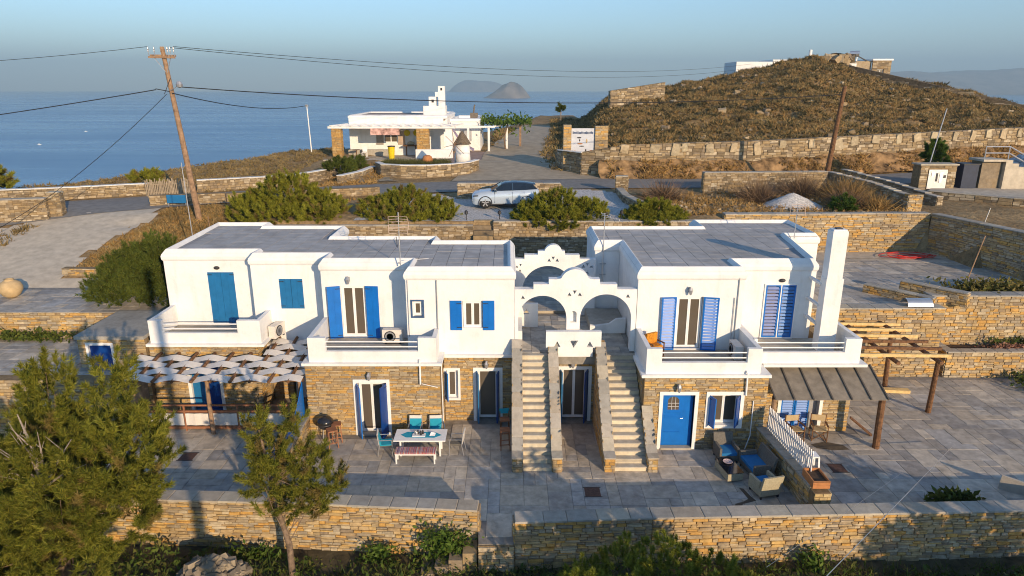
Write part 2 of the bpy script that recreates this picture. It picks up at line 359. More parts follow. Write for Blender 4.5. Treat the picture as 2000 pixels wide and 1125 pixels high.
# ------------------------------------------------------------------ paving
def paving(parent, x0, y0, nx, ny, c, z, keep, m, n_ind=300, th=.02, gap=.012, sizes=((2,1),(1,2),(2,2),(1,1),(3,2),(2,3),(3,1)), rot=0, name='paver', hfun=None, stuff='small_pavers', par2=None):
    occ = np.zeros((nx, ny), bool); lst = []; cr, sr = math.cos(rot), math.sin(rot)
    for j in range(ny):
        for i in range(nx):
            if occ[i, j]: continue
            ss = list(sizes); random.shuffle(ss)
            for a, b in ss+[(1, 1)]:
                if i+a <= nx and j+b <= ny and not occ[i:i+a, j:j+b].any():
                    okc = lambda X, Y, hx, hy: all(keep(X+(u*hx)*cr-(v*hy)*sr, Y+(u*hx)*sr+(v*hy)*cr) for u in (-1, 1) for v in (-1, 1))
                    lx, ly = (i+a/2)*c, (j+b/2)*c; X = x0+lx*cr-ly*sr; Y = y0+lx*sr+ly*cr; hx, hy = a*c/2, b*c/2
                    if not okc(X, Y, hx, hy) and (a, b) != (1, 1): continue
                    occ[i:i+a, j:j+b] = True
                    if okc(X, Y, hx, hy):
                        lst.append((a*b/((X)**2+Y**2+150), X, Y, a*c-gap, b*c-gap))
                    break
    lst.sort(key=lambda t: -t[0]); org = origin(parent)
    me = bpy.data.meshes.new(name); v = [(-.5,-.5,0),(.5,-.5,0),(.5,.5,0),(-.5,.5,0),(-.5,-.5,.7),(.5,-.5,.7),(.5,.5,.7),(-.5,.5,.7),(-.485,-.485,1),(.485,-.485,1),(.485,.485,1),(-.485,.485,1)]
    f = [(8,9,10,11)]+[(i+k, (i+1) % 4+k, (i+1) % 4+4+k, i+4+k) for k in (0, 4) for i in range(4)]
    me.from_pydata(v, [], f); me.materials.append(m); mb = MB()
    for k, (key, X, Y, w, h) in enumerate(lst):
        zz = (z if hfun is None else hfun(X, Y)); t = th*random.uniform(.8, 1.15)
        M = Matrix.Translation((X, Y, zz)) @ Matrix.Rotation(rot+random.uniform(-.004, .004), 4, 'Z') @ Matrix.Diagonal((w, h, t, 1))
        if k < n_ind:
            ob = bpy.data.objects.new(name, me); COL.objects.link(ob); ob.parent = parent; ob.matrix_local = Matrix.Translation(-org) @ M
        else: mb.add([M @ Vector(p) for p in v], f)
    if mb.v:
        o = mb.build(stuff, m, parent, kind='stuff')
# ------------------------------------------------------------------ foliage
def unit(a): return a/np.maximum(np.linalg.norm(a, axis=1, keepdims=True), 1e-6)
def needles(P, D, nn, L, w, spread):
    """P,D (n,3); nn thin triangles per point"""
    n = len(P); P = np.repeat(P, nn, 0); D = unit(np.repeat(D, nn, 0)+RNG.normal(0, spread, (n*nn, 3)))
    q = unit(np.cross(D, RNG.normal(0, 1, (n*nn, 3)))); ll = L*RNG.uniform(.6, 1.15, (n*nn, 1))
    V = np.empty((n*nn, 3, 3)); V[:, 0] = P-q*w/2; V[:, 1] = P+q*w/2; V[:, 2] = P+D*ll
    return V.reshape(-1, 3), np.arange(n*nn*3).reshape(-1, 3)
def leafs(P, size, up=.3, asp=.5):
    n = len(P); D = unit(RNG.normal(0, 1, (n, 3))+np.array([0, 0, up])); q = unit(np.cross(D, RNG.normal(0, 1, (n, 3)))); s = size*RNG.uniform(.6, 1.3, (n, 1))
    V = np.empty((n, 4, 3)); V[:, 0] = P-D*s*.1; V[:, 1] = P+D*s*.45+q*s*asp*.5; V[:, 2] = P+D*s; V[:, 3] = P+D*s*.45-q*s*asp*.5
    return V.reshape(-1, 3), np.arange(n*4).reshape(-1, 4)
def join(parts):
    Vs = []; Fs = []; k = 0
    for V, F in parts: Vs.append(V); Fs.append(F+k); k += len(V)
    return np.concatenate(Vs), np.concatenate(Fs)
# ================================================================== THE SETTING
SEA = -50.0
def ip(x, xs, ys): return np.interp(x, xs, ys)
ROAD = [(-70, 30), (-48, 36), (-36, 41.5), (-29, 44.6), (-22, 47.6), (-15, 50.2), (-8, 52.4), (0, 54.2), (8, 54.8), (14, 55), (22, 55.3), (30, 56.6), (38, 59.0), (48, 63), (60, 68)]
BRANCH = [(1.3, 56.5), (.7, 62), (.2, 68), (.1, 75), (1.2, 90), (2.6, 101), (5.2, 118)]
def pdist(x, y, pl):
    d = np.full(np.shape(x), 1e9)
    for (a, b), (c, e) in zip(pl, pl[1:]):
        t = np.clip(((x-a)*(c-a)+(y-b)*(e-b))/((c-a)**2+(e-b)**2), 0, 1); d = np.minimum(d, np.hypot(x-a-t*(c-a), y-b-t*(e-b)))
    return d
def sstep(t): t = np.clip(t, 0, 1); return t*t*(3-2*t)
RA = np.array([.02, .07, .098, .123, .145, .217, .26, .308, .362, .413, .45, .48, .50, .536, .60, .652, .717, .9])
RZ = np.array([6.4, 7.0, 8.0, 10.8, 11.6, 13.1, 14.3, 15.4, 16.8, 18.5, 17.7, 16.0, 15.0, 14.6, 13.4, 12.1, 9.8, 6.0])
def yw(x): return 58.6+np.maximum(0, x-20)*.275
def H(x, y):
    x = np.asarray(x, float); y = np.asarray(y, float)
    base = 5.4+.018*(y-40)
    left = ip(y, [29.3, 32.9, 33.5, 43, 46], [3.1, 3.1, 3.36, 5.35, 5.55])
    xr = 25.95+(41.5-np.minimum(y, 41.5))*.26
    z = np.where(x < -15, left, np.where((y < np.where(x > 13, 41.6, 40.0)) & (x < xr), 2.9, base)); z = np.where(y > 46, np.maximum(base, 5.5), z); z = np.where((y < 31.6) & (x > -15) & (x < 29), -1.0, z)
    a = x/np.maximum(y, 1); zr = sum(ip(a+d_, RA, RZ) for d_ in (-.022, -.011, 0, .011, .022))/5; w = yw(x); yr = 128.0
    t = np.clip((y-w-1.9)/(yr-w), 0, 1); zw = ip(x, [7, 9, 22, 48, 80], [6.6, 7.9, 8.25, 8.9, 9.5])
    hz = zw+(zr-zw)*t**.92-np.maximum(0, y-yr)*.22
    m = sstep((a-.082)/.05)*sstep((y-w)/1.9); m = np.where(x < 7, m*sstep((y-66)/14), m)
    z = np.where(y > w, z+(hz-z)*m, z)
    xe = ip(y, [40, 44, 52, 62, 77, 86, 100, 120, 150], [-95, -62, -38, -31, -25.3, -17, -6.5, .5, 6])
    z = z-.5*np.maximum(0, xe-x)-.5*np.maximum(0, y-150)*(a < .1)
    return z
def Hn(x, y):
    z = H(x, y); d = np.minimum(pdist(x, y, ROAD), pdist(x, y, BRANCH)); k = sstep((d-3.4)/3)*np.where(y > 41, 1, .15)*np.where((y > 41) & (y < 51) & (x > -10) & (x < 9), .1, 1)
    n = .10*np.sin(1.3*x+.7*y)*np.sin(.9*y-.6*x+1)+.07*np.sin(2.9*x+1.1)*np.sin(3.3*y)+.16*np.sin(.31*x+2)*np.sin(.27*y)
    n = n+np.where(y > 72, .34*np.sin(.55*x+1)*np.sin(.5*y+.3*x)+.2*np.sin(1.1*x-.7*y), 0)*np.where(x > .12*y, 1, 0)
    return z+k*n
def grid(name, xs, ys, fn, m, kind='structure', smooth=True):
    X, Y = np.meshgrid(xs, ys); Z = fn(X, Y); V = np.stack([X, Y, Z], -1).reshape(-1, 3); nx = len(xs)
    i, j = np.meshgrid(np.arange(nx-1), np.arange(len(ys)-1)); k = (j*nx+i).ravel()
    return np_mesh(name, V, np.stack([k, k+1, k+nx+1, k+nx], -1), m, None, kind, smooth)
def earth():
    m, n, l, b = newmat('dry_earth'); t = noise(n, l, .35, 5); r = ramp(n, l, t.outputs[0], [(.3, (.25, .165, .08)), (.5, (.32, .215, .105)), (.68, (.38, .27, .14))])
    t2 = noise(n, l, 3.0, 6); g = ramp(n, l, t2.outputs[0], [(.3, (.6,)*3), (.7, (1.25,)*3)])
    l.new(mixc(n, l, r.outputs[0], g.outputs[0], 1.0, 'MULTIPLY'), b.inputs['Base Color']); b.inputs['Roughness'].default_value = .95; b.inputs['Specular IOR Level'].default_value = .1
    bump(n, l, b, noise(n, l, 5, 6).outputs[0], .8, .12); return m
EARTH = earth()
BANK = mat('orange_bank_earth', (.27, .165, .075), .95, .55, 1.2, .9)
grid('hill_ground', np.concatenate([np.arange(-110, -64, 3.), np.arange(-64, 80, 1.0), np.arange(80, 150, 3.)]), np.concatenate([np.arange(29.32, 39.6, .9), [39.94, 40.06], [40.6, 41.2, 41.57, 41.63], np.arange(42.2, 58, .7), np.arange(58, 63, .35), np.arange(63, 160, 1.2), np.arange(160, 330, 6)]), Hn, EARTH)
# sea
def seamat():
    m, n, l, b = newmat('sea_water'); t = noise(n, l, .0022, 4); r = ramp(n, l, t.outputs[0], [(.35, (.010, .095, .235)), (.65, (.016, .118, .275))])
    l.new(r.outputs[0], b.inputs['Base Color']); b.inputs['Roughness'].default_value = .22; b.inputs['Specular IOR Level'].default_value = .5; b.inputs['IOR'].default_value = 1.33
    g = n.new('ShaderNodeNewGeometry'); mp = n.new('ShaderNodeMapping'); mp.inputs['Scale'].default_value = (.12, .5, 1); l.new(g.outputs['Position'], mp.inputs[0])
    bump(n, l, b, noise(n, l, .5, 4, mp.outputs[0]).outputs[0], .09, .5)
    mp2 = n.new('ShaderNodeMapping'); mp2.inputs['Scale'].default_value = (.0012, .008, 1); mp2.inputs['Rotation'].default_value = (0, 0, .15); l.new(g.outputs['Position'], mp2.inputs[0]); t3 = noise(n, l, 1.0, 5, mp2.outputs[0]); rr = ramp(n, l, t3.outputs[0], [(.3, (.20,)*3), (.7, (.36,)*3)]); l.new(rr.outputs[0], b.inputs['Roughness']); return m
mb = MB(); mb.add([(-15500, -1500, SEA), (15500, -1500, SEA), (15500, 10800, SEA), (-15500, 10800, SEA)], [(0, 1, 2, 3)]); mb.build('sea', seamat(), kind='structure')
# islands
def island(name, label, c, rx, ry, h, seed, m, peak=0., prof=1.4, amp=.28):
    r = np.random.default_rng(seed); n = 56; u = np.linspace(-1, 1, n); X, Y = np.meshgrid(u, u); d = np.hypot(X, Y)
    Z = np.clip(1-d**prof, -.2, 1)
    for k in range(7):
        f = 1.5*1.55**k; a, b, p, q = r.uniform(-1, 1, 4); Z = Z+np.clip(1-d, 0, 1)*amp/(1.45**k)*np.sin(f*(X*(1+a)+b*Y)*2+p*6)*np.cos(f*(Y*(1+b)-a*X)*2+q*6)
    Z *= (1+peak*X)
    V = np.stack([c[0]+X*rx, c[1]+Y*ry, SEA+Z*h-.02*h], -1).reshape(-1, 3); i, j = np.meshgrid(np.arange(n-1), np.arange(n-1)); k = (j*n+i).ravel()
    o = np_mesh(name, V, np.stack([k, k+1, k+n+1, k+n], -1), m, None, None, True); return setp(o, label, 'island')
ISL = mat('island_rock', (.20, .16, .12), .95, .3, .012, .3)
def far_mtn():
    xs = np.linspace(2300, 8050, 150); ys = np.linspace(5750, 8050, 24); X, Y = np.meshgrid(xs, ys); s = (X-2300)/5750; t = (Y-5750)/2300
    prof = np.interp(s, [0, .06, .13, .22, .30, .38, .5, .7, 1], [0, .30, .52, .66, .60, .72, .85, 1.0, .9])
    r = np.random.default_rng(5); n = np.zeros_like(X)
    for k in range(7):
        f = 3*1.7**k; p, q = r.uniform(0, 6, 2); n += np.sin(f*s*6+p+2*t)*np.cos(f*t*2+q)/(1.6**k)
    Z = SEA-12+(prof*(245+n*19)+52)*np.clip(np.sin(np.pi*np.clip(t*.95+.02, 0, 1))*1.25, 0, 1)
    V = np.stack([X, Y, Z], -1).reshape(-1, 3); nx = len(xs); i, j = np.meshgrid(np.arange(nx-1), np.arange(len(ys)-1)); k = (j*nx+i).ravel()
    o = np_mesh('far_mountains', V, np.stack([k, k+1, k+nx+1, k+nx], -1), ISL, None, 'structure', True)
far_mtn()
island('rocky_islet', 'small steep rocky islet alone in the sea, the nearer of the two', (-36, 4200), 148, 115, 88, 3, ISL, .75, 1.5, .10)
island('low_island', 'long low island behind the steep islet, pale with haze', (-428, 9600), 430, 240, 150, 9, ISL, -.15, 3.2, .07)
for k, (x, y, lb) in enumerate(((-539, 793, 'tiny white boat far out on the sea left of the wooden pole'), (-628, 1030, 'white speck of a boat farther out beside the leaning pole'))):
    t = thing('motor_boat', lb, 'boat', (x, y, SEA)); mb = MB(); mb.prism([(x-1.8, y-.6), (x+1.2, y-.6), (x+2.2, y), (x+1.2, y+.6), (x-1.8, y+.6)], SEA-.2, SEA+.5); mb.build('hull', WHITE, t)
    MB().box(x-.9, y-.45, SEA+.5, x+.5, y+.45, SEA+1.2).build('cabin', WHITE, t)
# road ribbons
def ribbon(name, pl, w, m, dz, step=.8, nw=6, crown=0, wf=None):
    P = [Vector((*p, 0)) for p in pl]; pts = []
    for a, b in zip(P, P[1:]):
        k = max(1, int((b-a).length/step)); pts += [a.lerp(b, i/k) for i in range(k)]
    pts.append(P[-1]); q = pts[:]
    for _ in range(14): q = [q[0]]+[(q[i-1]+q[i]*2+q[i+1])/4 for i in range(1, len(q)-1)]+[q[-1]]
    V = []
    for i, p in enumerate(q):
        d = (q[min(i+1, len(q)-1)]-q[max(0, i-1)]).normalized(); n = Vector((-d.y, d.x, 0)); ww = w if wf is None else wf(i/(len(q)-1))
        for j in range(nw+1):
            x = p+n*ww*(j/nw-.5); V.append((x.x, x.y, x.z))
    V = np.array(V); V[:, 2] = Hn(V[:, 0], V[:, 1])+dz; n1 = nw+1; i, j = np.meshgrid(np.arange(len(q)-1), np.arange(nw)); k = (i*n1+j).ravel()
    return np_mesh(name, V, np.stack([k, k+1, k+n1+1, k+n1], -1), m, None, 'structure', True)
ribbon('road', ROAD, 5.0, ASPH, .06)
ribbon('branch_road', BRANCH, 6, DIRTR, .08, nw=14, wf=lambda t: 12.5-6.0*min(1, t*4.5))
def sheet(name, poly, m, dz, step=.5, z=None, kind='structure'):
    xs = [p[0] for p in poly]; ys = [p[1] for p in poly]
    def inside(x, y):
        c = False; n = len(poly)
        for i in range(n):
            (a, b), (d, e) = poly[i], poly[i-1]
            if (b > y) != (e > y) and x < (d-a)*(y-b)/(e-b)+a: c = not c
        return c
    gx = np.arange(min(xs), max(xs)+step, step); gy = np.arange(min(ys), max(ys)+step, step); X, Y = np.meshgrid(gx, gy); Z = (Hn(X, Y) if z is None else np.full(X.shape, z))+dz
    V = np.stack([X, Y, Z], -1).reshape(-1, 3); nx = len(gx); F = [(j*nx+i, j*nx+i+1, (j+1)*nx+i+1, (j+1)*nx+i) for j in range(len(gy)-1) for i in range(nx-1) if inside(gx[i]+step/2, gy[j]+step/2)]
    return np_mesh(name, V, np.array(F), m, None, kind, True)
sheet('parking_gravel', [(-9.5, 40.3), (8.6, 40.3), (8.3, 50.2), (5.2, 52.0), (3.6, 52.0), (3.4, 48.2), (-3.6, 47.8), (-6.6, 50.3), (-7.6, 47), (-9.4, 44)], GRAV, .03)
sheet('driveway', [(-34, 33.2), (-16.5, 33.2), (-16.5, 34.3), (-23.6, 34.4), (-23.8, 37.5), (-23.2, 40), (-22.6, 42.5), (-23.4, 45.2), (-28.6, 43.4), (-30.5, 41), (-36, 37)], CONC, .04)
# plain ground sheets
def slab(name, poly, z0, z1, m, kind='structure'):
    mb = MB(); mb.prism(poly, z0, z1); return setp(mb.build(name, m), kind=kind)
slab('patio', [(-14.9, 18.95), (-6, 18.55), (-1.05, 18.2), (-1.0, 17.4), (.04, 17.4), (.1, 17.6), (4.2, 17.8), (20, 18.35), (34, 18.8), (34, 31.5), (-14.9, 31.5)], -.45, 0, GROUT)
slab('lower_terrace', [(-44, 24.7), (-15.05, 24.7), (-15.05, 29.35), (-44, 29.35)], -2, 2.06, GROUT)
slab('upper_terrace_edge', [(-44, 29.45), (-15.05, 29.45), (-15.05, 33.3), (-44, 33.3)], 2.2, 3.31, GROUT)
slab('courtyard', [(-15.0, 29.95), (19.85, 29.95), (19.9, 31.3), (29.5, 31.3), (29.5, 39.9), (-15.0, 39.9)], 2.0, 3.215, CONC)
def fg(x, y): return -.85-.055*np.maximum(0, 17-y)+.10*np.sin(1.1*x+.4*y)*np.sin(1.7*y)+.12*np.sin(.35*x)
grid('front_ground', np.arange(-46, 46, .8), np.arange(-34, 25.2, .8), lambda x, y: np.where(y > 17.6, np.where(x < -14.8, np.where(y > 24.3, -1.0, fg(x, y)), -.9), fg(x, y)), mat('dark_weedy_soil', (.085, .068, .035), .95, .4, 2.2, .8))
# paving pieces
def in_patio(x, y):
    if x < -14.8: return False
    if y < 17.35: return False
    if y < 18.42+(-x*.06 if x < 0 else 0) and x < -1.1: return False
    if x > .1 and y < 17.86+.033*(x-.1)*.9: return False
    if -14.8 < x < -2.75 and y > 24.05 and x > -8.0: return False
    if x <= -8.0 and y > 26.05: return False
    if -2.75 <= x < 4.8 and y > 25.25: return False
    if 4.8 <= x < 9.5 and y > 22.98: return False
    if 9.5 <= x < 13.3 and y > 24.38: return False
    return x < 31 and y < (29.7 if x < 19.9 else 29.7)
paving_parent = bpy.data.objects['patio']; ORI[paving_parent] = Vector((0, 0, 0))
paving(paving_parent, -14.8, 17.32, 114, 31, .40, 0.0, in_patio, PAV, 300)
UT = bpy.data.objects['upper_terrace_edge']; ORI[UT] = Vector((0, 0, 0))
paving(UT, -34, 29.3, 48, 10, .40, 3.31, lambda x, y: x < -15.1 and y < 33.25, PAV, 110, stuff='small_pavers')
LT = bpy.data.objects['lower_terrace']; ORI[LT] = Vector((0, 0, 0))
paving(LT, -34, 24.72, 48, 12, .40, 2.06, lambda x, y: (x < -17.6 or (x < -15.1 and y < 25.9)) and y < 29.3, PAV, 110, stuff='small_pavers')
CY = bpy.data.objects['courtyard']; ORI[CY] = Vector((0, 0, 0))
paving(CY, -14.9, 29.8, 88, 20, .50, 3.215, lambda x, y: (x > 14.8 or y > 35.3 or (.2 < x < 3.6)) and x < 29.4 and y < 39.8 and (x < 19.8 or y > 31.65), PAV, 120, stuff='small_pavers')
# plaza continuing at the right behind the house
sheet('plaza', [(13, 39.7), (26.2, 39.7), (26.0, 41.7), (13, 41.7)], CONC, .03, .4, z=3.215)
# ================================================================== THE TWO HOUSES
ZB, ZF, ZP = 2.95, 3.12, 5.98       # slab underside, upper floor, foot of the parapet
def sweep(path, prof, m, name, parent, closed=True):
    n = len(path); P = [Vector((x, y)) for x, y in path]; rows = []
    for i in range(n):
        a = (P[i]-P[i-1]).normalized(); b = (P[(i+1) % n]-P[i]).normalized()
        na = Vector((a.y, -a.x)); nb_ = Vector((b.y, -b.x)); mm = (na+nb_); mm = mm/max(1e-4, mm.dot(na)); rows.append((P[i], mm))
    k = len(prof); V = [(p.x+q.x*o, p.y+q.y*o, z) for p, q in rows for o, z in prof]
    F = [(i*k+j, ((i+1) % n)*k+j, ((i+1) % n)*k+j+1, i*k+j+1) for i in range(n) for j in range(k-1)]
    mb = MB(); mb.v = V; mb.f = F; return mb.build(name, m, parent)
PARAPET = [(-.2, 5.86), (0.0, 5.99), (.05, 6.07), (.06, 6.20), (.03, 6.29), (-.12, 6.49), (-.155, 6.505), (-.19, 6.49), (-.27, 6.36), (-.30, 6.25)]
def inside_poly(poly, x, y):
    c = False
    for i in range(len(poly)):
        (a, b), (d, e) = poly[i], poly[i-1]
        if (b > y) != (e > y) and x < (d-a)*(y-b)/(e-b)+a: c = not c
    return c
def block(h, path, z0, holes, tile=.62):
    """upper storey: plaster walls along the outline, parapet, tiled flat roof. holes: edge index -> list of holes in world X (front edges)"""
    n = len(path)
    for i in range(n):
        a = Vector((*path[i], 0)); b = Vector((*path[(i+1) % n], 0)); L = (b-a).length; ax = (b-a)/L
        hs = [rect(p-a.x, q-a.x, r, s) for p, q, r, s in holes.get(i, ())]
        zb = z0.get(i, 2.6) if isinstance(z0, dict) else z0
        MB().plate(a, ax, (0, 0, 1), rect(.004, L-.004, zb, 6.14), hs, .28).build('wall', PL, h)
    sweep(path, PARAPET, PL, 'parapet', h)
    base = MB(); base.add([(x, y, 6.34) for x, y in path], []); tr = tessellate_polygon([[Vector((x, y, 0)) for x, y in path]]); base.f = [tuple(t) for t in tr]; base.build('roof_bed', ROOFB, h)
    xs = [p[0] for p in path]; ys = [p[1] for p in path]; me = None; c = tile; org = origin(h); k = 0
    me = bpy.data.meshes.new('roof_tile'); g = .5-.009/c
    me.from_pydata([(-g,-g,0),(g,-g,0),(g,g,0),(-g,g,0),(-g,-g,1),(g,-g,1),(g,g,1),(-g,g,1)], [], [(4,5,6,7),(0,1,5,4),(1,2,6,5),(2,3,7,6),(3,0,4,7)]); me.materials.append(ROOFT)
    rest = MB(); cells = []
    for j in range(int((max(ys)-min(ys))/c)+1):
        for i in range(int((max(xs)-min(xs))/c)+1):
            x = min(xs)+.1+(i+.5)*c; y = min(ys)+.1+(j+.5)*c
            if all(inside_poly(path, x+u*c*.5, y+v*c*.5) for u in (-1, 1) for v in (-1, 1)): cells.append((y, x))
    cells.sort()
    for y, x in cells:
        ob = bpy.data.objects.new('roof_tile', me); COL.objects.link(ob); ob.parent = h
        ob.matrix_local = Matrix.Translation(Vector((x, y, 6.34))-org) @ Matrix.Diagonal((c, c, .025*random.uniform(.8, 1.1), 1))
def stone_storey(h, o, ax, L, z0, z1, holes, th=.3, **kw):
    """stone clad wall; holes in s along ax; returns stones"""
    ax = Vector((*ax, 0)); nb = Vector((-ax.y, ax.x, 0)); O = Vector((*o, 0)); mb = MB()
    for a, b, c, e in strip_cells(0, L, z0, z1, holes):
        p = [O+ax*a, O+ax*b, O+ax*b+nb*th, O+ax*a+nb*th]
        mb.add([(q.x, q.y, c) for q in p]+[(q.x, q.y, e) for q in p], [(0,3,2,1),(4,5,6,7),(0,1,5,4),(1,2,6,5),(2,3,7,6),(3,0,4,7)])
    mb.build('stone_backing', MORT, h)
    return face_stones(o, ax, L, z0, z1, holes, **{**dict(ch=(.045, .105), ln=(.12, .5), d=(.008, .028)), **kw})
def frame_ring(x0, x1, z0, z1, w, y, d, bottom=True):
    mb = MB(); mb.box(x0, y, z1-w, x1, y+d, z1); zb = z0+(w if bottom else 0)
    mb.box(x0, y, zb, x0+w, y+d, z1-w); mb.box(x1-w, y, zb, x1, y+d, z1-w)
    if bottom: mb.box(x0, y, z0, x1, y+d, z0+w)
    return mb
def surround(h, x0, x1, z0, z1, y, w=.13, bottom=False):
    """white plastered band round a ground floor opening, x0..x1 outer"""
    return frame_ring(x0, x1, z0, z1, w, y-.045, .34, bottom).build('opening_surround', WHITE, h)
def glazing(h, x0, x1, z0, z1, y, kind='window', leaves=2, curtain=True, sill=True, st=.055):
    """white framed glazing set at plane y (outer face of frame), window/door part with frame, pane, curtain sub-parts"""
    w = frame_ring(x0, x1, z0, z1, st, y, .06).build(kind, WHITE, h); k = (x1-x0)/leaves
    for i in range(leaves):
        a, b = x0+k*i+(st if i == 0 else .0), x0+k*(i+1)-(st if i == leaves-1 else .0)
        frame_ring(a+.002, b-.002, z0+st+.002, z1-st-.002, .05, y+.012, .045).build('sash', WHITE, w)
        MB().box(a+.05, y+.03, z0+st+.05, b-.05, y+.04, z1-st-.05).build('pane', GLASS, w)
    if curtain:
        for i in range(leaves):
            a, b = x0+k*i+.08, x0+k*(i+1)-.08; pts = [(a+(b-a)*t/14, y+.16+.02*math.sin(t*2.2+i)) for t in range(15)]
            mb = MB(); mb.add([(p, q, z0+.06) for p, q in pts]+[(p, q, z1-.06) for p, q in pts], [(t, t+1, t+16, t+15) for t in range(14)]); mb.build('curtain', CREAM if curtain == 1 else BROWNC, w)
    if sill: MB().box(x0-.06, y-.10, z0-.055, x1+.06, y+.02, z0-.002).build('sill', WHITE, w)
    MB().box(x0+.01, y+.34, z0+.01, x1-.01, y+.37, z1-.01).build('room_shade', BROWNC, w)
    return w
def shutter(h, x0, x1, z0, z1, y, m, slats=0, sm=None, ang=0., hinge=0, planks=2, label=None):
    """a shutter leaf; ang swings it about the hinge edge (0 = flat in the wall plane, leaf on the -Y side)"""
    mb = MB(); t = .045; W_ = x1-x0; H_ = z1-z0; fr = .055; parts = []
    R = Matrix.Translation((x0 if hinge == 0 else x1, y, 0)) @ Matrix.Rotation(ang, 4, 'Z') @ Matrix.Translation((0 if hinge == 0 else -W_, 0, 0))
    def tb(name, boxes, m, par):
        b = MB()
        for q in boxes: b.box(*q)
        b.v = [tuple(R @ Vector(v)) for v in b.v]; return b.build(name, m, par)
    if slats:
        s = tb('shutter', [(0, -t, z1-fr, W_, 0, z1), (0, -t, z0, W_, 0, z0+fr), (0, -t, z0+fr, fr, 0, z1-fr), (W_-fr, -t, z0+fr, W_, 0, z1-fr)], m, h); dz = (H_-2*fr)/slats
        for i in range(slats):
            za = z0+fr+i*dz; b = MB(); b.add([(fr, -t*.95, za+.002), (W_-fr, -t*.95, za+.002), (W_-fr, -.012, za+dz*.62), (fr, -.012, za+dz*.62), (fr, -t*.95, za+.020), (W_-fr, -t*.95, za+.020), (W_-fr, -.012, za+dz*.62+.016), (fr, -.012, za+dz*.62+.016)], [(0,3,2,1),(4,5,6,7),(0,1,5,4),(1,2,6,5),(2,3,7,6),(3,0,4,7)])
            b.v = [tuple(R @ Vector(v)) for v in b.v]; b.build('slat', sm or m, s)
    else:
        s = tb('shutter', [(.01, -t*.5, z0+.01, W_-.01, 0, z1-.01)], m, h); k = W_/planks
        for i in range(planks): tb('plank', [(i*k+.002, -t, z0, (i+1)*k-.002, -t*.5-.001, z1)], m, s)
        [tb('hinge_strap', [(0 if hinge == 0 else W_-.2, -t-.006, zz, .2 if hinge == 0 else W_, -t-.001, zz+.03)], DARKM, s) for zz in (z1-.13, z0+.10)]
    if label: s['label'] = label
    return s
def wall_lamp(h, x, y, z, oval=False):
    if oval:
        mb = MB(); mb.lathe([(.02, 0), (.12, .01), (.13, .04), (.09, .09), (.02, .11)], (0, 0, 0), 14); mb.v = [(x+p[0]*1.0, y-p[2], z+p[1]*.62) for p in mb.v]; return mb.build('bulkhead_lamp', DARKM, h)
    l = MB().box(x-.05, y-.03, z-.10, x+.05, y, z+.10).box(x-.015, y-.17, z+.08, x+.015, y-.03, z+.105).build('wall_lamp', GREYM, h)
    MB().lathe([(.015, .16), (.03, .13), (.09, .03), (.085, .01), (.05, -.14), (.03, -.17), (.01, -.18)], (x, y-.17, z), 6).build('lantern', GREYM, l); return l
def balcony(h, x0, x1, yf, yw_, gl, gr, sides=(True, True), slabx=None, ztop=4.04, th=.17):
    """solid parapet balcony; gl..gr is the gap with two white rails in the front wall"""
    sx = slabx or (x0-.12, x1+.12)
    MB().box(sx[0], yf-.13, ZB, sx[1], yw_, 3.06).build('balcony_slab', PL, h)
    MB().box(x0+.02, yf+.02, 3.06, x1-.02, yw_-.004, ZF+.02).build('balcony_floor', TREAD, h)
    MB().plate((0, yf, 0), (1, 0, 0), (0, 0, 1), [(x0, 3.04), (x1, 3.04), (x1, ztop), (gr, ztop), (gr, 3.50), (gl, 3.50), (gl, ztop), (x0, ztop)], [], th).build('balcony_wall', PL, h)
    for ok, x in zip(sides, (x0, x1-th)):
        if ok: MB().box(x+.002, yf+th+.002, 3.062, x+th-.002, yw_-.002, ztop-.003).build('balcony_wall', PL, h)
    for z in (3.66, 3.86):
        MB().tube([(gl, yf+th/2, z), (gr, yf+th/2, z)], .026, 8).build('rail', WHITE, h)
def ac_unit(loc, rotz, label):
    t = thing('air_conditioner', label, 'air conditioner'); MB().box(-.40, -.15, .06, .40, .15, .60).build('casing', FABRIC, t)
    MB().lathe([(.01, 0), (.23, 0), (.23, .02), (.01, .02)], (0, 0, 0), 20).build('fan_grille', DARKM, t)
    g = [o for o in t.children][-1]
    for v in g.data.vertices: x, y, z = v.co; v.co = (x-.09, -.152-z, y+.33)
    mb = MB()
    for k in range(4): mb.lathe([(.055*k+.02, 0), (.055*k+.028, 0), (.055*k+.028, .006), (.055*k+.02, .006)], (0, 0, 0), 18)
    mb.v = [(x-.09, -.173-z, y+.33) for x, y, z in mb.v]; mb.build('guard_ring', GREYM, t)
    MB().box(-.32, -.14, 0, -.24, .14, .06).build('foot', DARKM, t); MB().box(.24, -.14, 0, .32, .14, .06).build('foot', DARKM, t)
    return put(t, loc, rotz)

# ---------------------------------------------------------------- left house
LH = thing('white_house', 'long stepped white house with teal and blue shutters, left of the stairs', 'house', (-7, 26, 0))
LPATH = [(-14.85, 28.2), (-10.9, 28.2), (-10.9, 27.5), (-7.72, 27.5), (-7.72, 26.55), (-4.1, 26.55), (-4.1, 25.2), (.1, 25.2), (.06, 30.15), (-3.35, 30.15), (-3.35, 31.05), (-8.2, 31.05), (-8.2, 33.5), (-12.2, 33.5), (-12.2, 34.4), (-15.1, 34.4)]
block(LH, LPATH, {0: 2.5, 2: 2.5, 4: 2.7, 6: ZB+.004, 7: 3.0, 5: 3.0},
      {0: [(-13.05, -11.92, 3.2, 5.5)], 2: [(-9.74, -8.80, 4.12, 5.40)], 4: [(-6.95, -5.97, 3.18, 5.36)], 6: [(-3.92, -3.42, 4.48, 5.20), (-1.92, -1.15, 4.02, 5.16)]})
st = []
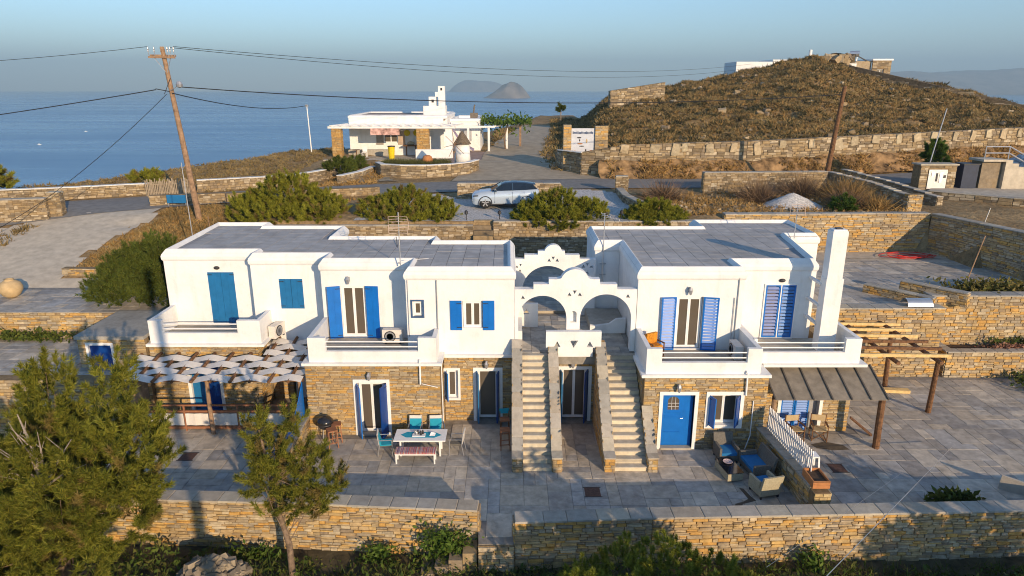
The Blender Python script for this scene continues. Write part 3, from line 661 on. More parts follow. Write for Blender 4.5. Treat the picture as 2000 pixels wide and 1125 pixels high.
st += stone_storey(LH, (-7.9, 24.1), (1, 0), 5.15, 0, ZB-.003, [(1.86, 3.16, .0, 2.30)])
st += stone_storey(LH, (-2.75, 24.42), (0, 1), .85, 0, ZB-.003, [])
st += stone_storey(LH, (-2.72, 25.3), (1, 0), 7.5, 0, ZB-.003, [(.02, .60, .96, 2.24), (1.20, 2.30, 0, 2.24), (4.58, 5.86, 0, 2.30)])
st += stone_storey(LH, (-7.9, 27.3), (0, -1), 3.2, 0, ZB-.003, [])
st += stone_storey(LH, (-14.85, 26.1), (1, 0), 4.45, 0, ZB-.003, [(1.52, 2.80, 0, 2.2)])
st += stone_storey(LH, (-10.4, 26.1), (0, 1), 1.2, 0, ZB-.003, [])
st += stone_storey(LH, (-10.4, 27.35), (1, 0), 2.5, 0, 2.5, [(.9, 1.8, 0, 2.1)])
st += stone_storey(LH, (-14.85, 33.4), (0, -1), 7.3, 0, 2.9, [])
flush_stones(LH, st, ST, 300)
MB().box(-4.2, 25.19, ZB-.06, .14, 25.5, ZB).box(-2.77, 24.35, ZB-.003, .14, 25.19, 3.02).build('cornice', PL, LH) if False else MB().box(-2.74, 25.06, ZB-.10, .12, 25.5, ZB).build('cornice', PL, LH)
MB().box(-11.0, 27.1, 2.5, -7.9, 27.5, 2.62).build('cornice', PL, LH)
balcony(LH, -14.75, -10.22, 26.1, 28.2, -14.2, -11.15, slabx=(-15.0, -10.1))
balcony(LH, -7.72, -2.86, 24.1, 26.55, -7.05, -3.55, slabx=(-7.98, -2.66))
MB().box(-4.08, 24.28, 3.061, -2.875, 25.195, 3.11).build('balcony_floor', TREAD, LH)
# A door (closed teal shutters), B window (closed teal shutters)
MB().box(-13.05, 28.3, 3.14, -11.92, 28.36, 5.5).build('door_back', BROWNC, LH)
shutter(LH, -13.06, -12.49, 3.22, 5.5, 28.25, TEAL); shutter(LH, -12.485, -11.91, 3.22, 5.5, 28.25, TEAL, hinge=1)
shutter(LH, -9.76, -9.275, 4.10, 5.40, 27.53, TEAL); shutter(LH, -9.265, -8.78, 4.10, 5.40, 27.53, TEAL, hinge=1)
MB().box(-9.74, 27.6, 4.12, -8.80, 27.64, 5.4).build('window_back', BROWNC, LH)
glazing(LH, -6.95, -5.97, 3.18, 5.36, 26.64, 'balcony_door', sill=False)
shutter(LH, -7.50, -6.98, 3.16, 5.38, 26.54, BLUE, ang=.30, hinge=1); shutter(LH, -5.94, -5.42, 3.16, 5.38, 26.53, BLUE, ang=-.06, hinge=0)
glazing(LH, -3.86, -3.48, 4.54, 5.14, 25.28, 'window', leaves=1, sill=False)
frame_ring(-3.93, -3.41, 4.47, 5.21, .065, 25.17, .10).build('window_frame', mat('slate_blue_paint', (.05, .10, .20), .5), LH)
glazing(LH, -1.90, -1.17, 4.05, 5.14, 25.28, 'window')
shutter(LH, -2.40, -1.95, 3.97, 5.18, 25.19, BLUE, hinge=1); shutter(LH, -1.13, -.68, 3.97, 5.18, 25.19, BLUE)
wall_lamp(LH, -12.6, 28.2, 5.7, True); wall_lamp(LH, -6.6, 26.55, 5.66)
# ground floor openings
surround(LH, -6.10, -4.70, 0.0, 2.36, 24.1); glazing(LH, -5.92, -4.92, .10, 2.20, 24.22, 'patio_door', sill=False)
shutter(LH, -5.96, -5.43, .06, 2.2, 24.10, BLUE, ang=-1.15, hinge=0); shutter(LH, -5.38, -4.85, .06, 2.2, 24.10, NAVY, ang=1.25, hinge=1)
MB().box(-5.96, 23.95, 0.02, -4.84, 24.2, .09).build('doorstep', TREAD, LH)
surround(LH, -2.74, -2.08, .92, 2.32, 25.3, .09, True); glazing(LH, -2.63, -2.2, 1.0, 2.2, 25.42, 'window', leaves=1, sill=False, curtain=False); shutter(LH, -2.66, -2.30, 1.0, 2.2, 25.28, BLUE, ang=-1.2, hinge=0)
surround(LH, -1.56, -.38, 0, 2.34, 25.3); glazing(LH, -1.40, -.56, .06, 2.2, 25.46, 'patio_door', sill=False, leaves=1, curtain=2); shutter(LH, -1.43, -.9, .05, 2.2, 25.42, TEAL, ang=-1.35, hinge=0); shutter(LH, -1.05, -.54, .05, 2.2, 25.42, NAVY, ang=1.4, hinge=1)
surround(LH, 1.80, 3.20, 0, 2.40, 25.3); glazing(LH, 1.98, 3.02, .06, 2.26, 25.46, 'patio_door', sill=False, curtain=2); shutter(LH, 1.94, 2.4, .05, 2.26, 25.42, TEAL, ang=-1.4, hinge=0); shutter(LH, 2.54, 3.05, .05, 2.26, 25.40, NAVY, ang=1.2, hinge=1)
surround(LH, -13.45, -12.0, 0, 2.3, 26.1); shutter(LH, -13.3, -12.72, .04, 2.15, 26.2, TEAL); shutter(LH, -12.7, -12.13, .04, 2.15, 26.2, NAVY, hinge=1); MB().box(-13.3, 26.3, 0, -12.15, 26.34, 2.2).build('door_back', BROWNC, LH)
MB().box(-9.45, 27.45, 0, -8.65, 27.5, 2.1).build('doorway', WHITE, LH)
wall_lamp(LH, -5.45, 24.07, 2.56); wall_lamp(LH, -1.02, 25.27, 2.54); wall_lamp(LH, 2.42, 25.27, 2.56)
def pipe(h, pts, r=.028, m=WHITE): return MB().tube(pts, r, 7).build('drain_pipe', m, h)
pipe(LH, [(-4.02, 25.16, 6.0), (-4.02, 25.16, 3.7)], .012, GREYM); pipe(LH, [(-2.9, 25.15, 6.0), (-2.9, 25.15, 5.9), (-2.9, 25.15, 3.0)], .022, GREYM)
pipe(LH, [(-3.5, 24.02, 3.2), (-3.5, 24.0, 3.08), (-3.5, 23.99, 2.2)], .036); pipe(LH, [(-3.45, 24.03, 2.2), (-2.85, 24.03, 2.05)], .014); pipe(LH, [(-2.72, 24.36, 2.9), (-2.71, 24.36, .5), (-2.65, 24.3, .1)], .022)
ac_unit((-4.82, 25.95, 3.14), 0, 'grey outdoor air conditioner with round fan on the balcony with blue shutters')
ac_unit((-9.92, 27.15, 2.95), 1.35, 'cream air conditioner box beside the balcony above the fabric pergola')

# ---------------------------------------------------------------- right house
RH = thing('white_house', 'white two-storey house with louvred blue shutters and tall chimney, right of the stairs', 'house', (9, 25, 0))
RPATH = [(4.85, 25.2), (8.95, 25.2), (8.95, 26.5), (12.25, 26.5), (12.95, 31.5), (14.45, 31.5), (14.45, 35.1), (9.3, 35.1), (9.3, 33.4), (3.75, 33.4), (3.75, 29.95), (4.85, 29.95)]
block(RH, RPATH, {0: 2.9, 2: 2.9}, {0: [(6.38, 7.40, 3.18, 5.33)], 2: [(10.25, 11.52, 3.18, 5.45)]})
st = []
st += stone_storey(RH, (4.85, 23.0), (1, 0), 4.55, 0, ZB-.003, [(.72, 1.90, 0, 2.22), (2.45, 3.60, 1.0, 2.24)])
st += stone_storey(RH, (4.85, 25.28), (0, -1), 1.97, 0, ZB-.003, [])
st += stone_storey(RH, (9.4, 23.3), (0, 1), 1.05, 0, ZB-.003, [])
st += stone_storey(RH, (9.42, 24.4), (1, 0), 3.83, 0, ZB-.003, [(1.10, 2.66, 0.0, 2.2)])
st += stone_storey(RH, (13.25, 24.72), (0, 1), 4.9, 0, ZB-.003, [], th=.3)
flush_stones(RH, st, ST, 300)
balcony(RH, 4.88, 9.06, 23.0, 25.2, 5.44, 8.55, slabx=(4.72, 9.44))
balcony(RH, 9.10, 13.15, 24.0, 26.5, 9.22, 12.55, sides=(False, True), slabx=(9.5, 13.42))
MB().box(9.07, 24.02, 3.05, 9.2, 26.45, 3.98).build('balcony_wall', PL, RH)
glazing(RH, 6.40, 7.38, 3.2, 5.31, 25.28, 'balcony_door', sill=False)
shutter(RH, 5.78, 6.36, 3.16, 5.33, 25.17, BLUE, slats=17, sm=PALEB, hinge=1, ang=.10); shutter(RH, 7.42, 8.0, 3.16, 5.33, 25.17, BLUE, slats=17, sm=PALEB, ang=-.2)
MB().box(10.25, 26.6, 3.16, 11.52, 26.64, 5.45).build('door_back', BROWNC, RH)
frame_ring(10.22, 11.55, 3.14, 5.48, .05, 26.45, .1).build('door_frame', WHITE, RH)
shutter(RH, 10.28, 10.87, 3.2, 5.43, 26.5, BLUE, slats=15, sm=mat('grey_louvre_blue', (.09, .15, .38), .4)); shutter(RH, 10.91, 11.49, 3.2, 5.43, 26.5, BLUE, slats=15, sm=mat('mid_louvre_blue', (.045, .18, .48), .4), hinge=1); MB().box(10.87, 26.43, 3.2, 10.91, 26.48, 5.43).build('astragal', WHITE, RH)
wall_lamp(RH, 6.85, 25.2, 5.62); wall_lamp(RH, 10.9, 26.5, 5.62, True); wall_lamp(RH, 6.1, 22.97, 2.58)
pipe(RH, [(8.72, 25.16, 6.1), (8.72, 25.16, 3.3)], .018, GREYM); pipe(RH, [(8.6, 25.16, 5.3), (8.6, 25.16, 3.3)], .014, GREYM)
pipe(RH, [(8.55, 22.95, 3.2), (8.56, 22.9, 3.12), (8.58, 22.9, 2.25)], .036); pipe(RH, [(8.9, 22.95, 2.0), (8.9, 22.93, .6), (8.7, 22.8, .1)], .02)
# chimney
ch = MB().box(12.0, 25.05, ZF, 12.66, 25.55, 6.08).box(12.02, 25.06, 6.08, 12.60, 25.54, 7.92).build('chimney', PL, RH)
MB().box(12.06, 25.1, 7.92, 12.56, 25.5, 7.98).build('chimney_cap', WHITE, ch); MB().box(12.2, 25.2, 7.98, 12.42, 25.4, 8.02).build('flue', DARKM, ch)
for z in (5.72, 4.85, 4.1): MB().box(11.96, 25.45, z, 12.08, 26.52, z+.09).build('tie_bar', PL, ch)
# ground floor
surround(RH, 5.44, 6.88, 0, 2.36, 23.0)
dr = MB().box(5.58, 23.16, .08, 6.74, 23.21, 2.2).build('front_door', BLUE, RH); dr['label'] = 'blue front door with small barred fanlight'
MB().plate((0, 23.15, 0), (1, 0, 0), (0, 0, 1), rect(5.60, 6.42, .1, 2.18), [[(5.80, 1.55), (6.22, 1.55), (6.22, 1.95), (6.14, 2.05), (6.01, 2.09), (5.88, 2.05), (5.80, 1.95)]], -.03 if False else .012).build('door_leaf', BLUE, dr)
MB().box(5.80, 23.155, 1.55, 6.22, 23.159, 2.09).build('pane', GLASS, dr)
for x in (5.94, 6.08): MB().box(x-.005, 23.135, 1.55, x+.005, 23.149, 2.08).build('glazing_bar', WHITE, dr)
for z in (1.68, 1.82): MB().box(5.80, 23.135, z-.005, 6.22, 23.149, z+.005).build('glazing_bar', WHITE, dr)
for z in (1.42, 1.30, 1.22, .62): MB().box(5.72, 23.13, z, 6.30, 23.149, z+.035).build('moulding', BLUE, dr)
MB().tube([(6.38, 23.149, 1.22), (6.38, 23.10, 1.22), (6.28, 23.09, 1.22)], .012, 6).build('handle', ALU, dr)
MB().box(5.58, 22.9, .01, 6.74, 23.15, .075).build('doorstep', TREAD, RH)
surround(RH, 7.16, 8.56, .88, 2.36, 23.0, .13, True); glazing(RH, 7.32, 8.42, 1.02, 2.22, 23.16, 'window', sill=False)
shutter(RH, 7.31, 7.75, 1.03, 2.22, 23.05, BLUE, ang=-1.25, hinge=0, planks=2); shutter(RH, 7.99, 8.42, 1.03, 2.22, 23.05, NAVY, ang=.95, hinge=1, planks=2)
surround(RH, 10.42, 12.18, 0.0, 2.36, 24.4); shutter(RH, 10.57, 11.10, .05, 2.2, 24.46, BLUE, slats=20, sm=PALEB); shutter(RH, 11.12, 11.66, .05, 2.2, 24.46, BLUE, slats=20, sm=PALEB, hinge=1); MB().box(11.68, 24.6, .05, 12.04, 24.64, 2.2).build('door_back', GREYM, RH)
ac_unit((8.55, 24.35, 3.14), -math.pi/2, 'white air conditioner standing end-on in the balcony with the orange chair')
# ---------------------------------------------------------------- arches and stairs
def arc(cx, cz, r, a0, a1, n=14): return [(cx+r*math.cos(a0+(a1-a0)*i/n), cz+r*math.sin(a0+(a1-a0)*i/n)) for i in range(n+1)]
def tri(x, z, s, up=1): return [(x-s/2, z-up*s*.45), (x+s/2, z-up*s*.45), (x, z+up*s*.45)] if up > 0 else [(x-s/2, z+s*.45), (x, z-s*.45), (x+s/2, z+s*.45)]
AW = thing('arched_gateway', 'white double-arched wall with stepped domed top at the head of the stairs', 'archway', (2.4, 25.2, ZF))
PI = math.pi
out = [(.115, ZF-.1), (.24, ZF-.1), (.24, 4.42)]+arc(1.185, 4.42, .945, PI, 0, 22)[1:]+[(2.13, ZF-.1), (2.65, ZF-.1), (2.65, 4.42)]+arc(3.65, 4.42, 1.0, PI, 0, 22)[1:]+[(4.65, ZF-.1), (4.835, ZF-.1), (4.835, 5.62), (4.05, 5.62), (4.05, 5.82), (3.38, 5.82), (3.38, 6.02)]
out += [(3.10, 6.02), (3.0, 6.04)]+arc(2.42, 5.86, .56, .38, PI-.38, 14)+[(1.84, 6.04), (1.74, 6.02), (1.42, 6.02), (1.42, 5.82), (.83, 5.82), (.83, 5.62), (.115, 5.62)]
holes = [tri(.42, 5.30, .17), tri(4.48, 5.36, .17), tri(2.22, 5.42, .17), tri(2.42, 5.50, .17, -1), tri(2.62, 5.42, .17), [(2.28, 4.27), (2.52, 4.27), (2.52, 4.62)]+arc(2.4, 4.62, .12, 0, PI, 8)[1:]+[(2.28, 4.27)][:0]]
MB().plate((0, 25.22, 0), (1, 0, 0), (0, 0, 1), out, holes, .36).build('arch_wall', PL, AW)
MB().box(2.2, 25.42, 4.2, 2.6, 25.5, 4.8).build('niche_back', PL, AW)
lp = [(1.62, 2.98), (3.15, 2.98), (3.15, 3.36), (3.47, 3.36), (3.47, 4.02), (1.32, 4.02), (1.32, 3.36), (1.62, 3.36)]
MB().plate((0, 24.85, 0), (1, 0, 0), (0, 0, 1), lp, [tri(1.76, 3.50, .27), tri(2.4, 3.50, .34, -1), tri(3.03, 3.50, .27)], .2).build('parapet_wall', PL, AW)
BA = thing('arched_gateway', 'rear white arched wall with stepped top and triangle holes, seen over the front arches', 'archway', (1.9, 29.6, ZF))
o2 = [(.10, 3.0), (.46, 3.0), (.46, 4.15)]+arc(1.62, 4.25, 1.16, PI, 0, 24)[1:]+[(2.78, 3.0), (3.76, 3.0), (3.76, 5.72), (3.02, 5.72), (3.02, 5.92), (2.36, 5.92), (2.36, 6.08)]+arc(1.84, 5.98, .40, .3, PI-.3, 12)+[(1.16, 6.08), (1.16, 5.92), (.56, 5.92), (.56, 5.72), (.10, 5.72)]
MB().plate((0, 29.62, 0), (1, 0, 0), (0, 0, 1), o2, [tri(1.66, 5.68, .17), tri(1.84, 5.76, .17, -1), tri(2.02, 5.68, .17), tri(.22, 5.38, .13), tri(.38, 5.44, .13, -1), tri(.36, 5.2, .13), tri(3.2, 5.40, .17), tri(3.38, 5.48, .17, -1), tri(3.56, 5.40, .17), tri(3.38, 5.12, .17)], .3).build('arch_wall', PL, BA)
# landing between the houses
LD = MB(); LD.prism([(.13, 25.0), (4.83, 25.0), (4.83, 29.9), (3.7, 29.9), (.1, 29.9)], 2.6, 3.07); LDo = setp(LD.build('landing', GROUT), kind='structure'); ORI[LDo] = Vector((0, 0, 0))
paving(LDo, .14, 25.0, 15, 15, .32, 3.07, lambda x, y: .12 < x < 4.82 and y < 29.6 and not (1.3 < x < 3.5 and y < 25.06), PAV, 90)
LS = thing('planter_wall', 'low white curved wall with pale filling on the landing behind the right arch', 'planter', (4.0, 27.4, 3.1))
MB().plate((3.3, 27.2, 0), (1, 0, 0), (0, 0, 1), [(0, 3.09), (1.5, 3.09), (1.5, 3.75), (1.1, 3.72), (.8, 3.5), (.2, 3.42), (0, 3.45)], [], .16).build('wall', PL, LS); MB().box(3.32, 27.37, 3.09, 4.82, 29.6, 3.42).build('filling', TREAD, LS)
LW2 = thing('low_wall', 'short white wall with a triangle hole behind the left arch', 'wall', (.5, 28, 3.1)); MB().plate((.12, 28.0, 0), (1, 0, 0), (0, 0, 1), rect(0, 1.0, 3.09, 4.15), [tri(.5, 3.8, .26)], .16).build('panel', PL, LW2); MB().box(.13, 26.2, 3.09, .42, 27.98, 3.55).build('bench', PL, LW2)
NS = 16; RI = 3.07/NS; GO = 3.62/NS
def stairs(x0, x1, sl, sr, label, sr_y=None):
    t = thing('stone_staircase', label, 'staircase', ((x0+x1)/2, 21.4, 0))
    for i in range(NS):
        y = 21.42+GO*i
        s = MB().box(x0+.004*(i % 2), y, RI*i-.02 if i else 0, x1-.004*(i % 2), y+GO+.3, RI*(i+1)-.05).build('step', STEP, t)
        MB().box(x0+.002, y-.02, RI*(i+1)-.048, x1-.002, y+GO+.02, RI*(i+1)).build('tread', TREAD if i > 1 or x0 > 1 else CAP, s)
    st = []
    for (a, b), ymax in ((sl, 25.1), (sr, sr_y or 25.1)):
        ztop = lambda y: .55+max(0, (y-21.42))*RI/GO*.97
        mb = MB(); ys = [21.34, 21.75, ymax]; zz = [.56, .60, ztop(ymax)]
        mb.add([(a, y, 0) for y in ys]+[(a, y, z) for y, z in zip(ys, zz)]+[(b, y, 0) for y in ys]+[(b, y, z) for y, z in zip(ys, zz)], [(0,3,4,1),(1,4,5,2),(6,7,10,9),(7,8,11,10),(0,6,9,3),(2,5,11,8),(3,9,10,4),(4,10,11,5),(0,1,7,6),(1,2,8,7)])
        mb.build('side_wall', MORT, t)
        L = ymax-21.34; zf = lambda s: np.interp(21.34+s, ys, zz)
        st += face_stones((a, ymax), (0, -1), L, 0, 3.6, ch=(.07, .14), d=(.012, .03), zt=lambda s: float(zf(L-s)))
        st += face_stones((b, 21.34), (0, 1), L, 0, 3.6, ch=(.07, .14), d=(.012, .03), zt=lambda s: float(zf(s)))
        st += face_stones((a, 21.34), (1, 0), b-a, 0, .56, ch=(.1, .16), ln=(.12, .3), d=(.012, .03))
        y = 21.28; k = 0
        while y < ymax-.1:
            y2 = min(ymax, y+random.uniform(.3, .5)); za, zb2 = float(np.interp(y, ys, zz)), float(np.interp(y2-.012, ys, zz))
            MB().add([(a-.03, y, za), (b+.03, y, za), (b+.03, y2-.012, zb2), (a-.03, y2-.012, zb2), (a-.03, y, za+.05), (b+.03, y, za+.05), (b+.03, y2-.012, zb2+.05), (a-.03, y2-.012, zb2+.05)], [(0,3,2,1),(4,5,6,7),(0,1,5,4),(1,2,6,5),(2,3,7,6),(3,0,4,7)]).build('cap_stone', CAP, t); y = y2
    flush_stones(t, st, ST, 90)
    return t
stairs(.38, 1.42, (.02, .37), (1.43, 1.76), 'left stone stair rising to the arches between two stone side walls')
stairs(3.64, 4.80, (3.28, 3.63), (4.81, 5.14), 'right stone stair rising beside the blue front door', 22.93)
# ================================================================== WALLS ABOUT THE PLACE
stone_wall('stone_wall', 'long sunlit ochre slate garden wall with grey cap in front of the dining patio', [(-14.9, 18.75), (-6, 18.35), (-1.05, 18.0)], -1.3, .72, .45, 300, d=(.02, .07))
stone_wall('stone_wall', 'long ochre slate garden wall with grey cap in front of the stairs and right patio', [(.08, 17.42), (4.2, 17.62), (20, 18.15)], -1.6, .72, .45, 300, d=(.02, .07))
sp = thing('entrance_platform', 'stone fronted paved platform in the gap between the two front walls', 'platform', (-.45, 17.4, -1)); MB().box(-1.02, 17.32, -1.5, .06, 17.9, -.02).build('platform_core', MORT, sp)
flush_stones(sp, face_stones((-1.02, 17.3), (1, 0), 1.08, -1.5, -.03, d=(.02, .05)), ST, 60)
st_ = thing('garden_steps', 'rough stone steps going down along the front wall below the gap', 'steps', (-1.6, 17.6, -1))
for i in range(5): MB().box(-1.05-.42*(i+1), 17.25-.05*i, -1.5, -1.05-.42*i-.01, 17.9-.02*i, -.22-.2*i).build('step', STF, st_)
# patio partitions
def pt_top(s): return .95
stone_wall('partition_wall', 'low stone partition under the white picket fence on the right patio', [(9.15, 22.9), (9.5, 19.0)], 0, .92, .5, 130, ch=(.08, .15), capm=CAP)
pe = thing('stone_pillar', 'short golden stone pillar ending the partition below the terracotta planter', 'pillar', (9.75, 18.85, 0)); MB().box(9.46, 18.66, 0, 9.98, 18.97, .90).build('pillar_core', MORT, pe); s_ = face_stones((9.46, 18.66), (1, 0), .52, 0, .9, ln=(.12, .3)); flush_stones(pe, s_+face_stones((9.98, 18.66), (0, 1), .3, 0, .9, ln=(.12, .3)), stone_mat('golden_stone', [(.50, .37, .18), (.44, .33, .17), (.53, .41, .22)], stain=(.5, .36, .15)), 40)
stone_wall('partition_wall', 'low stone partition between the fabric pergola and the dining patio', [(-7.9, 19.3), (-7.93, 24.08)], 0, .80, .4, 80, ch=(.08, .15))
# white picket fence
pf = thing('picket_fence', 'white picket fence along the top of the stone partition', 'fence', (9.4, 21, .97))
def P_(t): return Vector((9.47+.22*t, 22.75-3.2*t, 0))
for z in (1.12, 1.62): MB().bar(P_(0)+Vector((.03, 0, z)), P_(1)+Vector((.03, 0, z)), .03, .07).build('rail', WHITE, pf)
for i in range(27):
    p = P_(i/26); mb = MB(); a = .036; x = p.x-.02
    mb.add([(x, p.y-a, .99), (x, p.y+a, .99), (x, p.y+a, 1.80), (x, p.y, 1.88), (x, p.y-a, 1.80)]+[(x+.022, p.y-a, .99), (x+.022, p.y+a, .99), (x+.022, p.y+a, 1.80), (x+.022, p.y, 1.88), (x+.022, p.y-a, 1.80)], [(0,1,2,3,4),(9,8,7,6,5)]+[(k, (k+1) % 5, 5+(k+1) % 5, 5+k) for k in range(5)]); mb.build('picket', WHITE, pf)
# blue scalloped fence on the left partition
bf = thing('scalloped_fence', 'bright blue fence with a dipping curved top beside the fabric pergola', 'fence', (-8, 22, .9))
for i in range(30):
    t = i/29; y = 19.75+4.15*t; top = 1.10+1.05*abs(2*t-1)**1.8*(1 if t > .5 else .72); t2 = t+.035; top2 = 1.10+1.05*abs(2*t2-1)**1.8*(1 if t2 > .5 else .72)
    MB().add([(-8.06, y, .80), (-8.06, y+.135, .80), (-8.06, y+.135, top2), (-8.06, y, top), (-8.03, y, .80), (-8.03, y+.135, .80), (-8.03, y+.135, top2), (-8.03, y, top)], [(0,3,2,1),(4,5,6,7),(0,1,5,4),(1,2,6,5),(2,3,7,6),(3,0,4,7)]).build('slat', BLUE, bf)
for z in (.92,): MB().bar((-8.01, 19.75, z), (-8.01, 24.0, z), .03, .07).build('rail', BLUE, bf)
lp_ = thing('stone_pillar', 'square stone pillar at the left end of the blue curved fence', 'pillar', (-8, 19.2, 0)); MB().box(-8.28, 19.0, 0, -7.76, 19.28, .86).build('pillar_core', MORT, lp_); flush_stones(lp_, face_stones((-8.28, 19.0), (1, 0), .52, 0, .86, ln=(.15, .3)), stone_mat('pale_pillar_stone', [(.45, .38, .28), (.40, .34, .25)]), 20)
# right yard retaining walls
w1 = stone_wall('retaining_wall', 'ochre stone retaining wall behind the bare timber pergola', [(13.3, 29.7), (19.85, 29.7)], 0, 3.35, .6, 300, ch=(.09, .17), ln=(.2, .6), cap=True)
stone_wall('retaining_wall', 'long ochre stone retaining wall at far right behind the stone planter bed', [(19.9, 31.0), (30.5, 31.0)], 0, 3.55, .6, 300, ch=(.09, .17), cap=True)
MB().box(19.5, 30.31, 0, 19.84, 31.5, 3.2).build('wall_return', MORT, w1)
pb = stone_wall('planter_bed', 'square stone planter bed with dry plants against the far right wall', [(20.25, 30.95), (20.25, 29.6), (27.5, 29.6)], 0, 1.25, .35, 200, ch=(.09, .16), ln=(.18, .45), cap=True, cat='planter')
MB().box(20.62, 29.97, .2, 27.5, 30.98, 1.12).build('soil', SOIL, pb)
# stair opening parapets on the plaza
stone_wall('parapet_wall', 'low slanting stone parapet beside the steps down from the plaza', [(19.3, 32.6), (21.2, 30.35)], 3.2, 3.85, .3, 60, ch=(.1, .16))
stone_wall('parapet_wall', 'short slanting stone parapet left of the metal roll on the plaza edge', [(17.6, 32.8), (19.6, 30.3)], 3.2, 3.62, .3, 60, ch=(.1, .16))
ro = thing('sheet_roll', 'shiny curved metal sheet lying on top of the yard wall', 'metal sheet', (18.8, 29.95, 3.4))
mb = MB(); vs = []; n = 14
for x in (18.1, 19.25):
    for i in range(n+1): a = PI*(.05+.9*i/n); vs.append((x, 30.0+.34*math.cos(a), 3.44+.34*math.sin(a)))
mb.add(vs, [(i, i+1, n+2+i, n+1+i) for i in range(n)]); mb.build('sheet', ALU, ro, True)
# plaza walls
stone_wall('yard_wall', 'tall sunlit golden slate wall at the back of the plaza behind the chimney', [(13.0, 41.2), (25.7, 41.5)], 3.0, 5.62, .5, 300, ch=(.08, .15), ln=(.25, .7))
stone_wall('yard_wall', 'long dark slate wall in shade along the right side of the plaza', [(25.75, 41.4), (27.7, 34.0), (29.6, 29.8)], 3.0, 5.62, .5, 300, ch=(.08, .16), ln=(.25, .7))
stone_wall('stone_pillar', 'short lit stone pier where the two plaza walls meet the rubble slope', [(25.2, 43.2), (26.1, 43.2)], 5.2, 6.55, .5, 30, cat='pillar', cap=False)
for i, (x, y, lb) in enumerate(((27.0, 38.5, 'thin grey steel rod sticking up from the shaded plaza wall, nearest the corner pier'), (27.9, 35.2, 'thin grey steel rod on the shaded plaza wall, in the middle'), (29.1, 32.4, 'short T-topped steel rod near the picture edge on the shaded wall'))):
    t = thing('steel_rod', lb, 'rod', (x, y, 5.6), 'rods on the plaza wall'); MB().tube([(x, y, 5.5), (x+.2, y, 6.5)], .02, 5).build('rod', GREYM, t)
t = thing('thin_pole', 'thin bare pole standing on the plaza by the plant bed', 'pole', (23.2, 33.6, 3.2)); MB().tube([(23.2, 33.6, 3.2), (23.9, 33.8, 5.9)], .03, 6).build('pole', WOODD, t)
# retaining wall behind the courtyard, with steps
stone_wall('retaining_wall', 'shaded stone retaining wall below the car park behind the rear arch', [(-1.1, 39.75), (12.9, 39.75)], 3.0, 5.45, .5, 120, STF, ch=(.1, .18))
stone_wall('retaining_wall', 'brown stone retaining wall below the bushes behind the left roof', [(-15.5, 39.75), (-2.3, 39.75)], 3.0, 5.2, .5, 120, STF, ch=(.1, .18))
t = thing('garden_steps', 'narrow stone steps up to the car park between the retaining walls', 'steps', (-1.7, 39.3, 3.2))
for i in range(9): MB().box(-2.28, 38.0+.28*i, 3.1, -1.12, 40.6, 3.2+.25*(i+1)).build('step', STF, t)
# left terraces
stone_wall('terrace_wall', 'sunlit low stone wall along the edge of the upper left terrace', [(-34, 29.3), (-15.2, 29.3)], 2.0, 3.30, .5, 160, ch=(.08, .16), cap=False)
stone_wall('terrace_wall', 'stone wall below the lower left terrace, mostly behind the big pine', [(-34, 24.6), (-15.2, 24.6)], -1.2, 2.1, .5, 160, ch=(.08, .16), cap=False)
sr_ = thing('store_room', 'small flat-roofed stone store with a navy door in a white frame', 'store room', (-16.5, 27, 0))
s_ = stone_storey(sr_, (-17.65, 25.95), (1, 0), 2.75, 0, 3.3, [(.35, 1.42, 0, 3.1)]); s_ += stone_storey(sr_, (-17.65, 29.2), (0, -1), 3.2, 0, 3.3, [])
flush_stones(sr_, s_, ST, 160); MB().box(-17.72, 25.88, 3.3, -14.9, 29.2, 3.44).build('roof', CAP, sr_)
frame_ring(-17.32, -16.2, 1.0, 3.14, .10, 25.9, .2, False).build('door_frame', WHITE, sr_); MB().box(-17.22, 26.02, 1.0, -16.3, 26.07, 3.04).build('door', NAVY, sr_)
MB().box(-17.3, 25.96, 0, -16.22, 26.2, .99).build('plinth', MORT, sr_)
stone_wall('low_wall', 'short golden stone kerb wall beside the drive left of the dark bush', [(-23.6, 34.6), (-19.6, 34.4)], 3.2, 3.98, .4, 40, cap=False)
# gate walls at the road, left
stone_wall('gate_wall', 'stone gate wall at the far left where the drive meets the road', [(-34.5, 40.9), (-30.6, 41.6), (-28.9, 42.0)], 4.6, 6.45, .5, 120, STF, ch=(.1, .2))
stone_wall('stone_pillar', 'stone gate pillar right of the gate wall by the road', [(-29.0, 42.4), (-28.3, 42.5)], 5, 6.75, .6, 20, STF, cat='pillar')
stone_wall('gate_wall', 'low stone wall with a blue sign by the leaning wooden pole', [(-24.0, 45.0), (-19.5, 46.2)], 5.1, 6.2, .5, 80, STF, ch=(.1, .2), cap=False)
stone_wall('roadside_wall', 'low dry stone wall in front of the two bushes along the road', [(-19.4, 46.3), (-9.6, 49.4)], 5.2, 6.15, .45, 100, STF, ch=(.1, .2), cap=False)
bs = thing('blue_sign', 'plain blue rectangular board on the stone wall by the leaning pole', 'sign', (-22, 44.9, 5.6)); MB().box(-22.85, 44.98, 5.72, -21.6, 45.04, 6.25).build('board', TEAL, bs)
for x in (-22.8, -21.65): MB().box(x-.03, 45.04, 5.3, x+.03, 45.1, 6.25).build('post', GREYM, bs)
WCAP = stone_mat('white_washed_cap', [(.74, .73, .70), (.70, .69, .66)], .1)
stone_wall('roadside_wall', 'white-capped stone wall beyond the road at the left, ending at the wooden paling', [(-40, 44.6), (-31, 47.6), (-26.3, 49.7)], 4.9, 6.35, .4, 140, STF, EARTHW, ch=(.1, .2), capm=WCAP)
